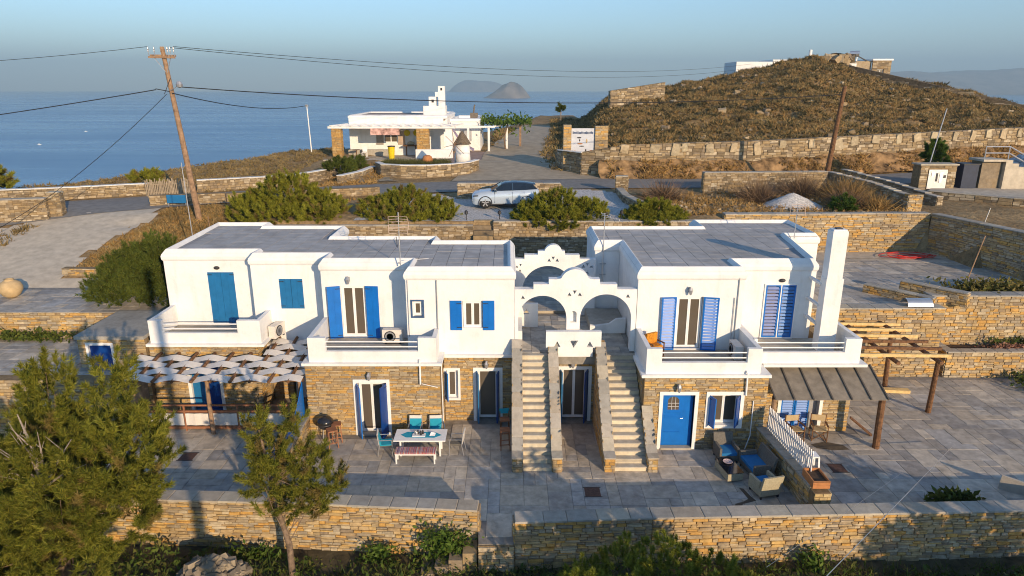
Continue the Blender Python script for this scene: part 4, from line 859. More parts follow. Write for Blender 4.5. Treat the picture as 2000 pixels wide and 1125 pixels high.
stone_wall('roadside_wall', 'white-capped stone wall between the leaning pole and the path to the white cottage', [(-23.3, 50.6), (-17.2, 53.6), (-15.6, 57.2), (-14.8, 61.5)], 4.9, 6.45, .4, 160, STF, EARTHW, ch=(.1, .2), capm=WCAP)
stone_wall('roadside_wall', 'second white-capped garden wall climbing towards the stone porch pillar', [(-13.6, 54.6), (-12.6, 57.6), (-12.2, 61.5)], 5.0, 6.3, .4, 80, STF, EARTHW, ch=(.1, .2), capm=WCAP)
cv = [(-12.0, 60.6), (-11.2, 58.9), (-9.4, 58.0), (-7.2, 58.0), (-5.2, 58.8), (-3.7, 60.4), (-3.0, 62.6)]
stone_wall('garden_wall', 'curved stone wall with a white cap round the bed before the white cottage', cv, 5.2, 6.75, .4, 220, STF, EARTHW, ch=(.12, .24), ln=(.25, .8), capm=WCAP, capln=(.7, 1.4))
pw_ = thing('paling_fence', 'grey weathered wooden paling hurdle at the roadside', 'fence', (-25, 49, 5.7))
for i in range(30):
    t = i/29; x = -26.2+2.9*t; y = 48.9+.9*t; h = 1.25+.12*math.sin(i*2.3); MB().bar((x, y, 5.45), (x+.03*math.sin(i), y, 5.45+h), .075, .03, (0, 1, 0)).build('pale', mat('weathered_pale', (.34, .27, .19), .9, .2, 6) if 'weathered_pale' not in MATS else MATS['weathered_pale'], pw_)
for z in (5.8, 6.4): MB().bar((-26.2, 48.95, z), (-23.3, 49.85, z), .05, .06).build('rail', MATS['weathered_pale'], pw_)
# car park and middle
stone_wall('low_wall', 'low stone wall between the road and the parked car', [(-3.8, 47.7), (3.4, 47.9)], 5.3, 6.6, .45, 80, STF, ch=(.1, .2), cap=True)
stone_wall('stone_pillar', 'twin-topped stone gate pillar at the car park entrance', [(7.6, 50.2), (8.5, 50.1)], 5.3, 6.8, .5, 20, STF, cat='pillar')
stone_wall('curved_wall', 'pale-topped low wall curving down from the gate pillar to the bushes', [(8.55, 43.0), (8.0, 46.5), (8.05, 49.9)], 5.2, 6.0, .4, 60, STF, ch=(.1, .2), back=True)
stone_wall('roadside_wall', 'sunlit stone wall beside the road above the rubble plot', [(14.1, 50.3), (23.4, 50.9)], 5.2, 7.05, .5, 220, STF, ch=(.1, .18), ln=(.2, .6))
stone_wall('garden_wall', 'stone wall with pale coping slanting down from the short wooden pole', [(23.45, 51.1), (24.9, 47.4), (25.3, 43.8)], 5.2, 7.0, .45, 100, STF, ch=(.12, .2), zt=lambda s: 7.05-s*.085)
stone_wall('garden_wall', 'outer stone wall with pale coping running parallel beside the power box', [(25.0, 52.2), (27.0, 48.2), (27.9, 44.6)], 5.2, 7.0, .45, 100, STF, ch=(.12, .2), zt=lambda s: 7.1-s*.12)
# hill retaining wall with upright stones
hp = [(4.2, 66.5), (4.5, 62.5), (6.0, 59.6), (8.3, 58.7), (14, 58.9), (20, 59.1), (34, 62.9), (49, 67.0), (62, 70.6)]
hw = stone_wall('hill_wall', 'long dry stone wall with big pale upright slabs round the foot of the scrubby hill', hp, 5.4, 8.6, .6, 160, STF, EARTHW, ch=(.12, .3), ln=(.25, .9), d=(.02, .09), cap=False, zt=lambda s: float(np.interp(s, [0, 4, 8, 11, 60, 80], [7.15, 7.45, 7.8, 8.45, 9.6, 10])))
acc = 0; k = 0
for a, b in zip(hp[3:], hp[4:]):
    a = Vector((*a, 0)); b = Vector((*b, 0)); L = (b-a).length; ax = (b-a)/L; s = random.uniform(.5, 2)
    while s < L:
        p = a+ax*s; S0 = 11.5+acc+s; zt_ = float(np.interp(S0, [0, 4, 8, 11, 60, 80], [7.15, 7.45, 7.8, 8.45, 9.6, 10])); hh = random.uniform(.7, 1.2); w = random.uniform(.45, .95)
        M = Matrix.Translation((p.x, p.y+.05, zt_-hh*random.uniform(.5, .62))) @ Matrix.Rotation(math.atan2(ax.y, ax.x), 4, 'Z') @ Matrix.Rotation(random.uniform(-.22, .22), 4, 'Y') @ Matrix(((w, 0, 0, 0), (0, 0, -.26, 0), (0, hh, 0, 0), (0, 0, 0, 1)))
        ob = bpy.data.objects.new('upright_stone', smesh(STP, random.randrange(14))); COL.objects.link(ob); ob.parent = hw; ob.matrix_local = Matrix.Translation(-origin(hw)) @ M
        s += random.uniform(1.6, 3.1)
    acc += L
for (a, b, zz) in (((4.05, 62.3), (6.0, 59.45), 7.42),): cap_slabs(hw, a, Vector((b[0]-a[0], b[1]-a[1])), 3.4, 7.66, -.05, .5, m=WCAP, name='coping')
# bank of orange earth under the hill wall
def bankz(x, y): return 0
xs = np.linspace(7.5, 60, 90); V = []
for x in xs:
    yb = float(yw(x)); 
    for f, (dy, z) in enumerate(((-1.5, 5.72), (-.9, 6.25), (-.35, 6.95), (.12, 7.15))): V.append((x+.25*math.sin(x*2.1+f), yb+dy+.15*math.sin(x*1.7+f*2)-(.2 if f == 0 else 0)+.1, z+max(0, x-20)*.022+(.12*math.sin(x*1.3+f) if f else -.1)))
i, j = np.meshgrid(np.arange(len(xs)-1), np.arange(3)); k = (i*4+j).ravel()
np_mesh('earth_bank', np.array(V), np.stack([k, k+4, k+5, k+1], -1), BANK, None, 'structure', True)
stone_wall('field_wall', 'high broken dry stone wall on the skyline at the left of the hill', [(13.9, 100), (21.9, 102)], 8.0, 13, .7, 150, STF, EARTHW, ch=(.2, .35), ln=(.4, 1.2), d=(.03, .1), cap=False, zt=lambda s: 12.6+s*.14)
FWP = [(58, 126), (69, 112), (78, 104), (92, 98)]
def fw_pt(s):
    for a, b in zip(FWP, FWP[1:]):
        L = math.dist(a, b)
        if s <= L or b == FWP[-1]: t = s/L; return a[0]+(b[0]-a[0])*t, a[1]+(b[1]-a[1])*t
        s -= L
stone_wall('field_wall', 'long dark dry stone wall running down the right skyline of the hill', [(58, 126), (69, 112), (78, 104), (92, 98)], 7, 17.8, .8, 120, STF, EARTHW, ch=(.25, .4), ln=(.5, 1.3), d=(.03, .1), cap=False, zt=lambda s: float(np.interp(s, [0, 18, 30, 47], [17.3, 14.9, 12.9, 10.9])) if False else float(Hn(np.array(fw_pt(s)[0]), np.array(fw_pt(s)[1])))+.6)
# sign between two pillars
sg = thing('billboard', 'pale painted sign board with dark lettering and flowers between two stone pillars', 'sign', (6.2, 62.0, 7))
for (x, w) in ((4.55, .7), (7.35, 1.15)):
    p = MB().box(x, 61.7, 6.5, x+w, 62.4, 9.9 if x < 5 else 9.8).build('pillar', STF, sg)
    for q in range(0): pass
    f_ = face_stones((x, 61.7), (1, 0), w, 6.6, 9.8, ch=(.1, .2), ln=(.25, .6)); org = origin(sg)
    mbs = MB()
    for key, M in f_: V_, F_ = VARI[random.randrange(14)]; mbs.add([M @ Vector(v) for v in V_], F_)
    so_ = mbs.build('pillar_stones', ST, p, kind='stuff')
SGB = mat('sign_board', (.55, .57, .62), .7, .06, 3)
bd = MB().box(5.27, 61.86, 7.3, 7.32, 61.92, 9.6).build('board', SGB, sg)
DKB = mat('sign_dark_blue', (.05, .08, .16), .7)
for i in range(17): MB().box(5.38+.108*i, 61.845, 9.12+.02*math.sin(i), 5.38+.108*i+.08, 61.857, 9.30+.03*math.cos(i*1.7)).build('lettering_stroke', DKB, bd)
for i, (x, z, w, h, m) in enumerate(((5.75, 8.72, .42, .14, DARKM), (5.95, 8.45, .12, .22, DARKM), (5.8, 8.2, .5, .13, CLAY), (5.95, 8.0, .5, .1, DARKM), (6.55, 8.3, .16, .4, POT), (5.42, 7.4, .35, .28, CLAY), (6.85, 7.4, .42, .32, CLAY), (6.5, 7.6, .14, .2, DARKM), (5.95, 7.48, .5, .05, DKB))): MB().prism([(x+w*(.5+.5*math.cos(a*PI/4)), 0) for a in range(8)], 0, 0) if False else MB().add([(x+w*(.5+.5*math.cos(a*PI/4)), 61.85, z+h*(.5+.5*math.sin(a*PI/4))) for a in range(8)]+[(x+w*(.5+.5*math.cos(a*PI/4)), 61.858, z+h*(.5+.5*math.sin(a*PI/4))) for a in range(8)], [tuple(range(8))]+[(a, (a+1) % 8, 8+(a+1) % 8, 8+a) for a in range(8)]).build('painted_motif', m, bd)
# right neighbour: power box, stair, shaded wall, mound
pbx = thing('meter_pillar', 'stone meter pillar with white electric boxes by the road at the right', 'pillar', (31, 50.2, 5.6))
MB().box(29.7, 50.0, 5.2, 32.3, 51.0, 7.65).build('pillar_core', MORT, pbx); s_ = face_stones((29.7, 50.0), (1, 0), 2.6, 5.2, 7.6, [(.55, 2.0, 5.9, 7.4)], ch=(.1, .2)); s_ += face_stones((32.3, 50.0), (0, 1), 1.0, 5.2, 7.6, ch=(.1, .2)); flush_stones(pbx, s_, STF, 60); MB().box(29.6, 49.9, 7.65, 32.4, 51.1, 7.75).build('cap', CAP, pbx)
mt = MB().box(30.3, 49.93, 5.95, 31.65, 49.99, 7.35).build('meter_door', GREYM, pbx)
for x, z, w, h in ((30.5, 6.8, .2, .4), (30.85, 6.5, .12, .6), (31.1, 6.4, .2, .75), (31.4, 6.75, .16, .2)): MB().box(x, 49.9, z, x+w, 49.928, z+h).build('meter', DARKM if w < .17 else ALU, mt)
stone_wall('shaded_wall', 'dark rough stone wall in shade below the neighbour\'s concrete forecourt', [(29.6, 48.4), (33.2, 45.0), (38.5, 41.5), (46, 38)], 4.4, 6.0, .5, 160, STF, EARTHW, ch=(.12, .3), ln=(.3, .9))
mb = MB(); mb.prism([(29.7, 48.8), (33.4, 45.4), (38.6, 41.9), (46.4, 38.4), (52, 50), (40, 55.5), (33, 52.5), (31.6, 50.9)], 5.0, 6.0); setp(mb.build('forecourt', CONC), kind='structure')
ns = thing('outside_stair', 'grey concrete outside stair with a diagonal metal handrail at the right edge', 'staircase', (37.5, 50, 6))
for i in range(8): MB().box(35.4+.5*i, 49.6, 5.95, 40, 51.2, 8.0-.26*i).build('step', CONC, ns) if i == 0 else None
st0 = [o for o in ns.children]
for o in st0: bpy.data.objects.remove(o)
for i in range(8): MB().box(35.6+.48*i, 49.7, 5.95, 35.6+.48*(i+1)-.003, 51.2, 8.05-.25*i).build('step', CONC, ns)
MB().box(33.9, 49.6, 7.95, 35.59, 51.3, 8.1).build('landing_slab', CONC, ns); MB().box(34.1, 50.0, 5.95, 35.5, 51.2, 7.94).build('support', STF, ns)
for a, b in (((34.0, 49.75, 9.0), (35.7, 49.75, 9.0)), ((35.7, 49.75, 9.0), (39.6, 49.75, 7.0)), ((35.7, 49.75, 8.55), (39.6, 49.75, 6.55)), ((34.0, 49.75, 8.55), (35.7, 49.75, 8.55))): MB().tube([a, b], .045, 6).build('handrail', GREYM, ns)
for x, z in ((34.0, 8.1), (35.7, 8.1), (37.6, 7.0), (39.6, 6.0)): MB().tube([(x, 49.75, z-.1), (x, 49.75, z+.95)], .035, 6).build('baluster', GREYM, ns)
tk = thing('water_tank', 'dark blue box tank beside the outside stair at the right', 'tank', (33.2, 50.3, 6)); MB().box(32.75, 49.9, 6, 33.85, 50.9, 7.7).build('body', mat('tank_dark_blue', (.02, .03, .06), .5), tk); MB().box(32.7, 49.85, 7.7, 33.9, 50.95, 7.78).build('lid', DARKM, tk)
def mound(name, label, c, rx, ry, h, m, seed, cat='mound', p=1.0):
    r = np.random.default_rng(seed); u = np.linspace(-1, 1, 26); X, Y = np.meshgrid(u, u); d = np.hypot(X, Y); Z = np.clip(1-d**p, -.1, 1)*h+r.normal(0, .02*h, X.shape)
    V = np.stack([c[0]+X*rx, c[1]+Y*ry, c[2]+Z], -1).reshape(-1, 3); n = 26; i, j = np.meshgrid(np.arange(n-1), np.arange(n-1)); k = (j*n+i).ravel(); return setp(np_mesh(name, V, np.stack([k, k+1, k+n+1, k+n], -1), m, None, None, True), label, cat)
mound('gravel_pile', 'white gravel heap on the rubble plot behind the right roof', (18.8, 45.6, 5.5), 1.9, 1.5, .85, mat('white_gravel', (.55, .52, .48), .95, .25, 8, .8), 4, 'gravel pile')
mound('stone_mound', 'grey-white stony slope at the far right edge above the stair', (42.5, 53.5, 6.0), 5.2, 4.5, 2.9, mat('grey_white_rubble', (.42, .41, .40), .95, .6, 2.6, 1.0), 6, 'mound', 1.8)
mb = thing('white_post', 'pair of short white posts on the stony slope at the right edge', 'post', (43, 57, 8.3))
for x in (42.3, 42.7): MB().box(x, 56.8, 7.2, x+.25, 57.05, 9.6).build('post', PL, mb)
# ------------------------------------------------------------------ poles and wires
def pole(name, label, base, top, r0, r1, m=WOODD, cat='pole'):
    t = thing(name, label, cat, base); b = Vector(base); e = Vector(top); MB().tube([b-Vector((0, 0, .4)), b.lerp(e, .5), e], [r0, (r0+r1)/2, r1], 10).build('post', m, t); return t
p1 = pole('power_pole', 'tall leaning wooden power pole with crossarms and insulators at the left', (-19.6, 42.3, 5.3), (-20.35, 42.0, 15.35), .19, .12)
for z, y in ((14.75, 41.87),): MB().bar((-21.15, y, z+.02), (-19.6, y, z), .09, .11).build('crossarm', WOODD, p1); MB().bar((-21.15, 42.1, z+.12), (-19.65, 42.1, z+.1), .09, .11).build('crossarm', WOODD, p1)
MB().bar((-20.8, 41.9, 14.7), (-20.25, 41.95, 13.9), .04, .04).build('brace', GREYM, p1); MB().bar((-19.9, 41.9, 14.7), (-20.2, 41.95, 13.9), .04, .04).build('brace', GREYM, p1)
for x in (-21.1, -20.75, -20.35, -19.98, -19.82, -19.62):
    MB().tube([(x, 41.87, 14.78), (x-.02, 41.87, 15.05)], .02, 5).lathe([(.02, 0), (.045, .03), (.03, .1), (.05, .16), (.035, .26), (.02, .3)], (x-.02, 41.87, 15.05), 8).build('insulator', GREYM if x != -20.35 else WOODD, p1)
MB().tube([(-20.15, 41.9, 12.9), (-19.8, 41.8, 13.05), (-19.62, 41.75, 13.2)], .02, 5).lathe([(.02, 0), (.16, .05), (.2, .2), (.12, .36), (.02, .4)], (-19.5, 41.75, 13.05), 10).build('street_lamp_head', GREYM, p1)
MB().tube([(-20.5, 41.85, 12.7), (-20.0, 41.8, 13.6)], .02, 5).build('bracket', DARKM, p1); MB().tube([(-21.0, 41.9, 13.0), (-20.2, 41.9, 12.85)], .025, 5).build('bracket', DARKM, p1)
p2 = pole('wooden_pole', 'short bare brown wooden pole leaning by the roadside wall at the right', (23.7, 51.9, 5.8), (24.0, 51.3, 13.15), .2, .14, WOOD)
p3 = pole('white_post', 'slim white cable post beside the white cottage', (-21.8, 75.5, 5.5), (-21.95, 75.5, 11.2), .07, .05, WHITE)
MB().box(-22.1, 75.4, 11.05, -21.8, 75.6, 11.3).build('bracket', GREYM, p3)
p4 = pole('lamp_post', 'slim grey metal post behind the stone meter pillar at the right', (30.9, 51.5, 5.8), (31.7, 51.4, 11.6), .045, .035, GREYM)
for i, (x, y, h, lb) in enumerate(((-16.8, 35.3, 6.1, 'thin tall whitish mast beside the left end of the house'), (-16.1, 36, 3.2, 'shorter thin brown mast next to the whitish mast'))):
    pole('thin_mast', lb, (x, y, 3.3), (x-.12, y, 3.3+h), .028, .02, GREYM if i == 0 else WOODD, 'mast')
def wire(label, a, b, sag, r=.022, n=24, m=CABLE):
    a = Vector(a); b = Vector(b); pts = [a.lerp(b, i/n)-Vector((0, 0, sag*4*(i/n)*(1-i/n))) for i in range(n+1)]
    t = MB().tube(pts, r, 5).build('overhead_wire', m); return setp(t, label, 'wire', 'overhead wires')
wire('upper thin wire running left from the pole crossarm out of the picture', (-21.1, 41.87, 15.35), (-62, 42, 14.9), 1.0, .014)
wire('thin wire from the pole crossarm towards the hilltop house', (-19.62, 41.87, 15.35), (40, 120, 16.8), 1.3, .016, 40); wire('second thin wire just below, from the crossarm towards the hilltop', (-19.85, 41.87, 15.3), (41, 118, 16.4), 1.7, .016, 40)
wire('thick black cable from the pole lamp across the sea to the short right pole', (-19.4, 41.8, 13.1), (24.0, 51.3, 12.6), .75, .028, 40)
wire('thick black cable running left from the lower pole brackets', (-21.0, 41.9, 12.95), (-60, 40, 8.5), .5, .028)
wire('drooping cable from the power pole to the white cable post', (-20.0, 41.8, 12.75), (-21.95, 75.5, 11.2), .55, .03)
wire('guy cable slanting down left from the power pole to the gate wall', (-20.4, 41.9, 12.7), (-28.9, 41.6, 6.3), .25, .018); wire('cable dropping left from the gate wall past the drive', (-28.9, 41.6, 6.3), (-31, 35, 3.9), .1, .018)
wire('thick pale cable crossing in front of the right garden wall', (16.3, 22.6, .3), (6.46, 12, 3.1), .02, .010, 20, ALU); wire('thin pale cable crossing faintly over the right patio', (13.2, 20.5, .45), (5.3, 12, 3.5), .02, .004, 20, ALU)
# ================================================================== PERGOLAS, AWNING
pg = thing('fabric_pergola', 'log pergola roofed with wavy woven white fabric strips in front of the teal door', 'pergola', (-11.5, 25, 0))
YF, YB, ZFR, ZBK = 23.85, 26.05, 2.42, 2.66
def pz(y): return ZFR+(y-YF)*(ZBK-ZFR)/(YB-YF)
bx = [-15.08+.735*i for i in range(10)]
for i, x in enumerate(bx):
    yb = YB if x < -10.2 else 27.45
    MB().tube([(x, YF-.12, pz(YF-.12)), (x+.02*math.sin(i), (YF+yb)/2, pz((YF+yb)/2)), (x, yb, pz(yb))], .062, 8).build('beam', WOOD, pg)
MB().tube([(-14.7, 24.12, pz(24.1)-.13), (-8.0, 24.12, pz(24.1)-.13)], .07, 8).build('front_beam', WOOD, pg)
for x, y in ((-11.72, 24.12), (-8.15, 24.1), (-14.6, 24.12)): MB().tube([(x, y, 0), (x-.02, y, 1.2), (x, y, 2.36)], [.085, .08, .075], 9).build('post', WOODD, pg)
def strip(yc, w, xa, xb, ph):
    n = int((xb-xa)/.08); V = []; F = []
    for i in range(n+1):
        x = xa+(xb-xa)*i/n; z = pz(yc)+.06*math.cos(PI*(x-bx[1])/.735+ph*PI)
        for q in (-1, 1): V.append((x, yc+q*w/2, z+q*.035+.005))
    for i in range(n): F.append((2*i, 2*i+2, 2*i+3, 2*i+1))
    mb = MB(); mb.add(V, F); return mb.build('fabric_strip', FABRIC, pg, True)
for r, y in enumerate((23.98, 24.5, 25.02, 25.54)): strip(y, .42, -15.25+.15*(r % 2), -8.0, r)
for r, y in enumerate((26.0, 26.5, 27.0)): strip(y, .42, -10.1, -7.98, r+4)
ff = thing('terrace_fence', 'wooden rail fence with white cloth panels under the fabric pergola', 'fence', (-11.4, 24.35, 0))
for z, h in ((.16, .10), (.86, .08), (1.12, .06)): MB().bar((-14.6, 24.4, z), (-8.35, 24.4, z), .07, h).build('rail', TERRA, ff)
fx = [-14.5, -13.95, -12.9, -11.85, -10.8, -9.75, -8.85, -8.4]
for x in fx: MB().bar((x, 24.4, 0), (x, 24.4, 1.14), .06, .06, (0, 1, 0)).build('post', TERRA, ff)
for a, b in zip(fx, fx[1:]):
    n = 8; V = [(a+.04+(b-a-.08)*i/n, 24.36+.012*math.sin(i*1.7+a), .27 if q == 0 else .78) for q in (0, 1) for i in range(n+1)]; MB().add(V, [(i, i+1, n+2+i, n+1+i) for i in range(n)]).build('cloth_panel', FABRIC, ff)
aw = thing('board_awning', 'sloping grey board awning with dark battens on log posts at the right', 'awning', (11.8, 23.6, 0))
ya, za, yb2, zb_ = 24.35, 2.82, 22.75, 2.12
xs_ = [9.62, 10.32, 11.02, 11.72, 12.42, 13.12, 13.75]
for i, (a, b) in enumerate(zip(xs_, xs_[1:])):
    MB().add([(a+.01, yb2, zb_), (b-.01, yb2, zb_), (b-.01, ya, za), (a+.01, ya, za), (a+.01, yb2, zb_+.025), (b-.01, yb2, zb_+.025), (b-.01, ya, za+.025), (a+.01, ya, za+.025)], [(0,3,2,1),(4,5,6,7),(0,1,5,4),(1,2,6,5),(2,3,7,6),(3,0,4,7)]).build('board', AWN, aw)
for x in xs_: MB().bar((x, yb2-.02, zb_+.045), (x, ya, za+.045), .05, .05).build('batten', AWNB, aw)
for a in ((9.6, 22.95, 2.12), (9.6, 24.2, 2.66)): MB().tube([a, (13.72, a[1], a[2]-.02)], .06, 8).build('beam', WOOD, aw)
MB().tube([(13.75, 23.05, 0), (13.72, 23.05, 1.1), (13.7, 23.05, 2.12)], [.13, .125, .12], 10).build('post', WOOD, aw); MB().tube([(9.75, 23.1, .0), (9.72, 23.1, 2.12)], [.09, .085], 9).build('post', WOODD, aw)
tp = thing('timber_pergola', 'bare timber pergola of yellow and brown beams on dark log posts right of the house', 'pergola', (16, 27.5, 0))
for i, y in enumerate((29.15, 28.4, 27.65, 26.95, 26.2, 25.35)):
    MB().bar((13.3 if i < 5 else 13.35, y, 2.86), (17.55+.1*math.sin(i*2), y, 2.80+.03*math.sin(i*3)), .10, .12).build('beam', WOOD if i in (3, 4) else WOODL, tp)
for x in (15.2, 16.9): MB().tube([(x, 24.9, 2.68), (x, 29.6, 2.74)], .085, 8).build('cross_log', WOOD, tp)
for x, y, tx, ty in ((17.45, 26.0, 16.95, 25.2), (17.0, 28.6, 16.9, 28.6), (15.2, 28.9, 15.2, 28.9)): MB().tube([(x, y, 0), ((x+tx)/2, (y+ty)/2, 1.3), (tx, ty, 2.66)], [.11, .10, .095], 10).build('post', WOOD, tp)
wb = thing('timber_block', 'small offcut of yellow timber lying on the paving by the log posts', 'timber', (17.1, 28.0, 0)); MB().bar((16.6, 28.0, .1), (17.7, 27.9, .1), .3, .14).build('block', WOODL, wb)
pk = thing('leaning_plank', 'short brown plank leaning on the end of the stone wall under the awning', 'plank', (13.4, 24.2, 0)); MB().bar((13.32, 24.35, .62), (14.05, 23.95, .05), .16, .05).build('plank', WOOD, pk)
# ================================================================== FURNITURE
tb = thing('dining_table', 'white garden dining table with a turquoise runner on the patio', 'table', (-3.38, 22.72, 0))
MB().box(-4.33, 22.28, .70, -2.43, 23.16, .74).build('tabletop', WHITE, tb)
for x, y in ((-4.1, 22.45), (-2.65, 22.45), (-4.1, 23.0), (-2.65, 23.0)): MB().bar((x, y, 0), (x, y, .70), .06, .06, (0, 1, 0)).build('leg', WHITE, tb)
MB().box(-4.1, 22.43, .6, -2.65, 22.47, .69).build('apron', WHITE, tb)
rn = MB().prism([(-4.12, 22.72), (-3.9, 22.52), (-2.86, 22.5), (-2.6, 22.7), (-2.86, 22.92), (-3.9, 22.94)], .741, .746).build('table_runner', TURQ); setp(rn, 'turquoise pointed runner lying along the white dining table', 'table runner')
tr_ = thing('serving_tray', 'white tray with small dark jars in the middle of the dining table', 'tray', (-3.45, 22.7, .746)); MB().box(-3.68, 22.55, .747, -3.2, 22.8, .77).build('tray', WHITE, tr_)
for k, (x, y) in enumerate(((-3.58, 22.72), (-3.48, 22.74), (-3.38, 22.72), (-3.3, 22.74), (-3.52, 22.66), (-3.36, 22.65))): MB().lathe([(.035, .771), (.04, .86), (.025, .9), (.025, .93)], (x, y, 0), 8).build('jar', DARKM if k % 2 else GREYM, tr_)
nb_ = thing('napkin_stack', 'small white folded paper holder on the runner right of the tray', 'napkins', (-2.95, 22.7, .746)); MB().add([(-3.05, 22.62, .748), (-2.85, 22.62, .748), (-2.82, 22.76, .80), (-3.0, 22.76, .84), (-3.04, 22.78, .748), (-2.84, 22.78, .748)], [(0, 1, 2, 3), (0, 3, 4), (1, 5, 2), (3, 2, 5, 4)]).build('napkin', WHITE, nb_)
bn = thing('garden_bench', 'white bench with a red and blue striped cushion in front of the dining table', 'bench', (-3.48, 22.05, 0))
MB().box(-4.22, 21.86, .38, -2.76, 22.26, .43).build('seat', WHITE, bn)
for x in (-4.18, -2.80):
    for y in (21.9, 22.22): MB().bar((x, y, 0), (x, y, .38), .05, .05, (0, 1, 0)).build('leg', WHITE, bn)
def stripes():
    m, n, l, b = newmat('striped_cloth'); g = n.new('ShaderNodeNewGeometry'); s = n.new('ShaderNodeSeparateXYZ'); l.new(g.outputs['Position'], s.inputs[0]); t = n.new('ShaderNodeTexNoise'); t.noise_dimensions = '1D'; t.inputs['Scale'].default_value = 26; l.new(s.outputs[0], t.inputs['W'])
    r = ramp(n, l, t.outputs[0], [(.0, (.35, .03, .05)), (.36, (.50, .10, .08)), (.44, (.08, .07, .16)), (.50, (.55, .45, .40)), (.56, (.30, .03, .10)), (.62, (.60, .22, .08))], 'CONSTANT'); l.new(r.outputs[0], b.inputs['Base Color']); b.inputs['Roughness'].default_value = .95; return m
MB().box(-4.22, 21.85, .432, -2.76, 22.27, .50).build('cushion', stripes(), bn)
def chair(label, cm=TURQ, fm=GREYM, group=None):
    t = thing('garden_chair', label, 'chair', group=group)
    for x in (-.24, .24):
        MB().tube([(x, -.24, 0), (x, -.23, .64), (x, .22, .66)], .016, 6).build('leg', fm, t); MB().tube([(x, .30, 0), (x, .22, .44), (x, .27, .90)], .016, 6).build('leg', fm, t)
    MB().box(-.23, -.24, .40, .23, .22, .425).build('seat', WICKD, t); MB().box(-.22, -.23, .427, .22, .2, .47).build('seat_cushion', cm, t)
    MB().add([(-.24, .22, .48), (.24, .22, .48), (.24, .27, .92), (-.24, .27, .92), (-.24, .25, .48), (.24, .25, .48), (.24, .30, .92), (-.24, .30, .92)], [(0,3,2,1),(4,5,6,7),(0,1,5,4),(1,2,6,5),(2,3,7,6),(3,0,4,7)]).build('backrest', FABRIC, t)
    if cm is not WICKD: MB().add([(-.22, .15, .47), (.22, .15, .47), (.22, .24, .80), (-.22, .24, .80), (-.22, .21, .47), (.22, .21, .47), (.22, .268, .80), (-.22, .268, .80)], [(0,3,2,1),(4,5,6,7),(0,1,5,4),(1,2,6,5),(2,3,7,6),(3,0,4,7)]).build('back_cushion', cm, t)
    return t
g_ = 'chairs round the dining table'
c1 = chair('turquoise cushioned chair behind the dining table, nearer the patio door', group=g_); put(c1, (-3.72, 23.62, .02))
dup(c1, (-2.93, 23.62, .02), .05, 'turquoise cushioned chair behind the dining table, nearer the house corner')
dup(c1, (-4.68, 22.65, .02), PI/2+.15, 'turquoise cushioned chair at the left head of the dining table')
c4 = chair('empty wicker chair without cushion at the right end of the dining table', WICKD, GREYM, g_); put(c4, (-2.05, 22.7, .02), -PI/2-.1)
def stool(label, h=.75, back=False, group='wooden bar stools'):
    t = thing('bar_stool', label, 'stool', group=group); MB().box(-.18, -.18, h-.04, .18, .18, h).build('seat', TERRA, t)
    for x in (-.15, .15):
        for y in (-.15, .15): MB().bar((x*1.15, y*1.15, 0), (x, y, h-.04), .035, .035, (0, 1, 0)).build('leg', WOOD if back else TERRA, t)
    for z in (.22, .42): MB().box(-.165, -.175, z, .165, -.15, z+.03).build('stretcher', TERRA, t)
    if back: MB().bar((-.17, .17, h), (-.17, .19, h+.32), .03, .03, (0, 1, 0)).bar((.17, .17, h), (.17, .19, h+.32), .03, .03, (0, 1, 0)).build('back_post', WOOD, t); MB().box(-.19, .17, h+.14, .19, .2, h+.34).build('backrest', TERRA, t)
    return t
s1 = stool('brown wooden bar stool beside the kettle grill, nearer the wall'); put(s1, (-6.72, 23.55, .02), .3)
dup(s1, (-6.78, 23.1, .02), .5, 'brown wooden bar stool beside the grill, the one nearer the small pine')
s3 = stool('tall brown stool in front of the left stair wall, nearer the camera', .80); put(s3, (-.26, 23.0, .02), .1)
s4 = stool('tall brown stool with turquoise back pad by the left stair wall', .80, True); put(s4, (-.28, 23.85, .02), .1); [o for o in s4.children if o.name.startswith('backrest')][0].data.materials[0] = TURQ
bq = thing('kettle_grill', 'black round kettle grill on legs by the stone house corner', 'grill', (-7.15, 24.0 - .4, 0))
MB().lathe([(.02, .55), (.2, .58), (.29, .70), (.31, .78)], (-7.15, 23.6, 0), 16).build('bowl', DARKM, bq, True); MB().lathe([(.315, .785), (.30, .88), (.2, 1.0), (.05, 1.05), (.01, 1.06)], (-7.15, 23.6, 0), 16).build('lid', mat('enamel_black', (.02, .02, .022), .2, .05, 3, 0, 0, .6), bq, True); MB().box(-7.2, 23.58, 1.06, -7.1, 23.62, 1.10).build('handle', DARKM, bq)
for a in (.3, 2.4, 4.5): MB().tube([(-7.15+.15*math.cos(a), 23.6+.15*math.sin(a), .6), (-7.15+.32*math.cos(a), 23.6+.32*math.sin(a), 0)], .014, 5).build('leg', ALU, bq)
pl_ = thing('potted_plant', 'small potted dry plant left behind the dining table', 'plant', (-4.4, 23.75, 0)); MB().lathe([(.1, .02), (.15, .26), (.16, .27), (.13, .27), (.12, .2)], (-4.4, 23.75, 0), 12).build('pot', CLAY, pl_); P = np.array([[-4.4, 23.75, .25]]*40); V, F = needles(P, np.array([[0, 0, 1.]]*40), 1, .35, .02, .6); np_mesh('foliage', V, F, PINEO, pl_)
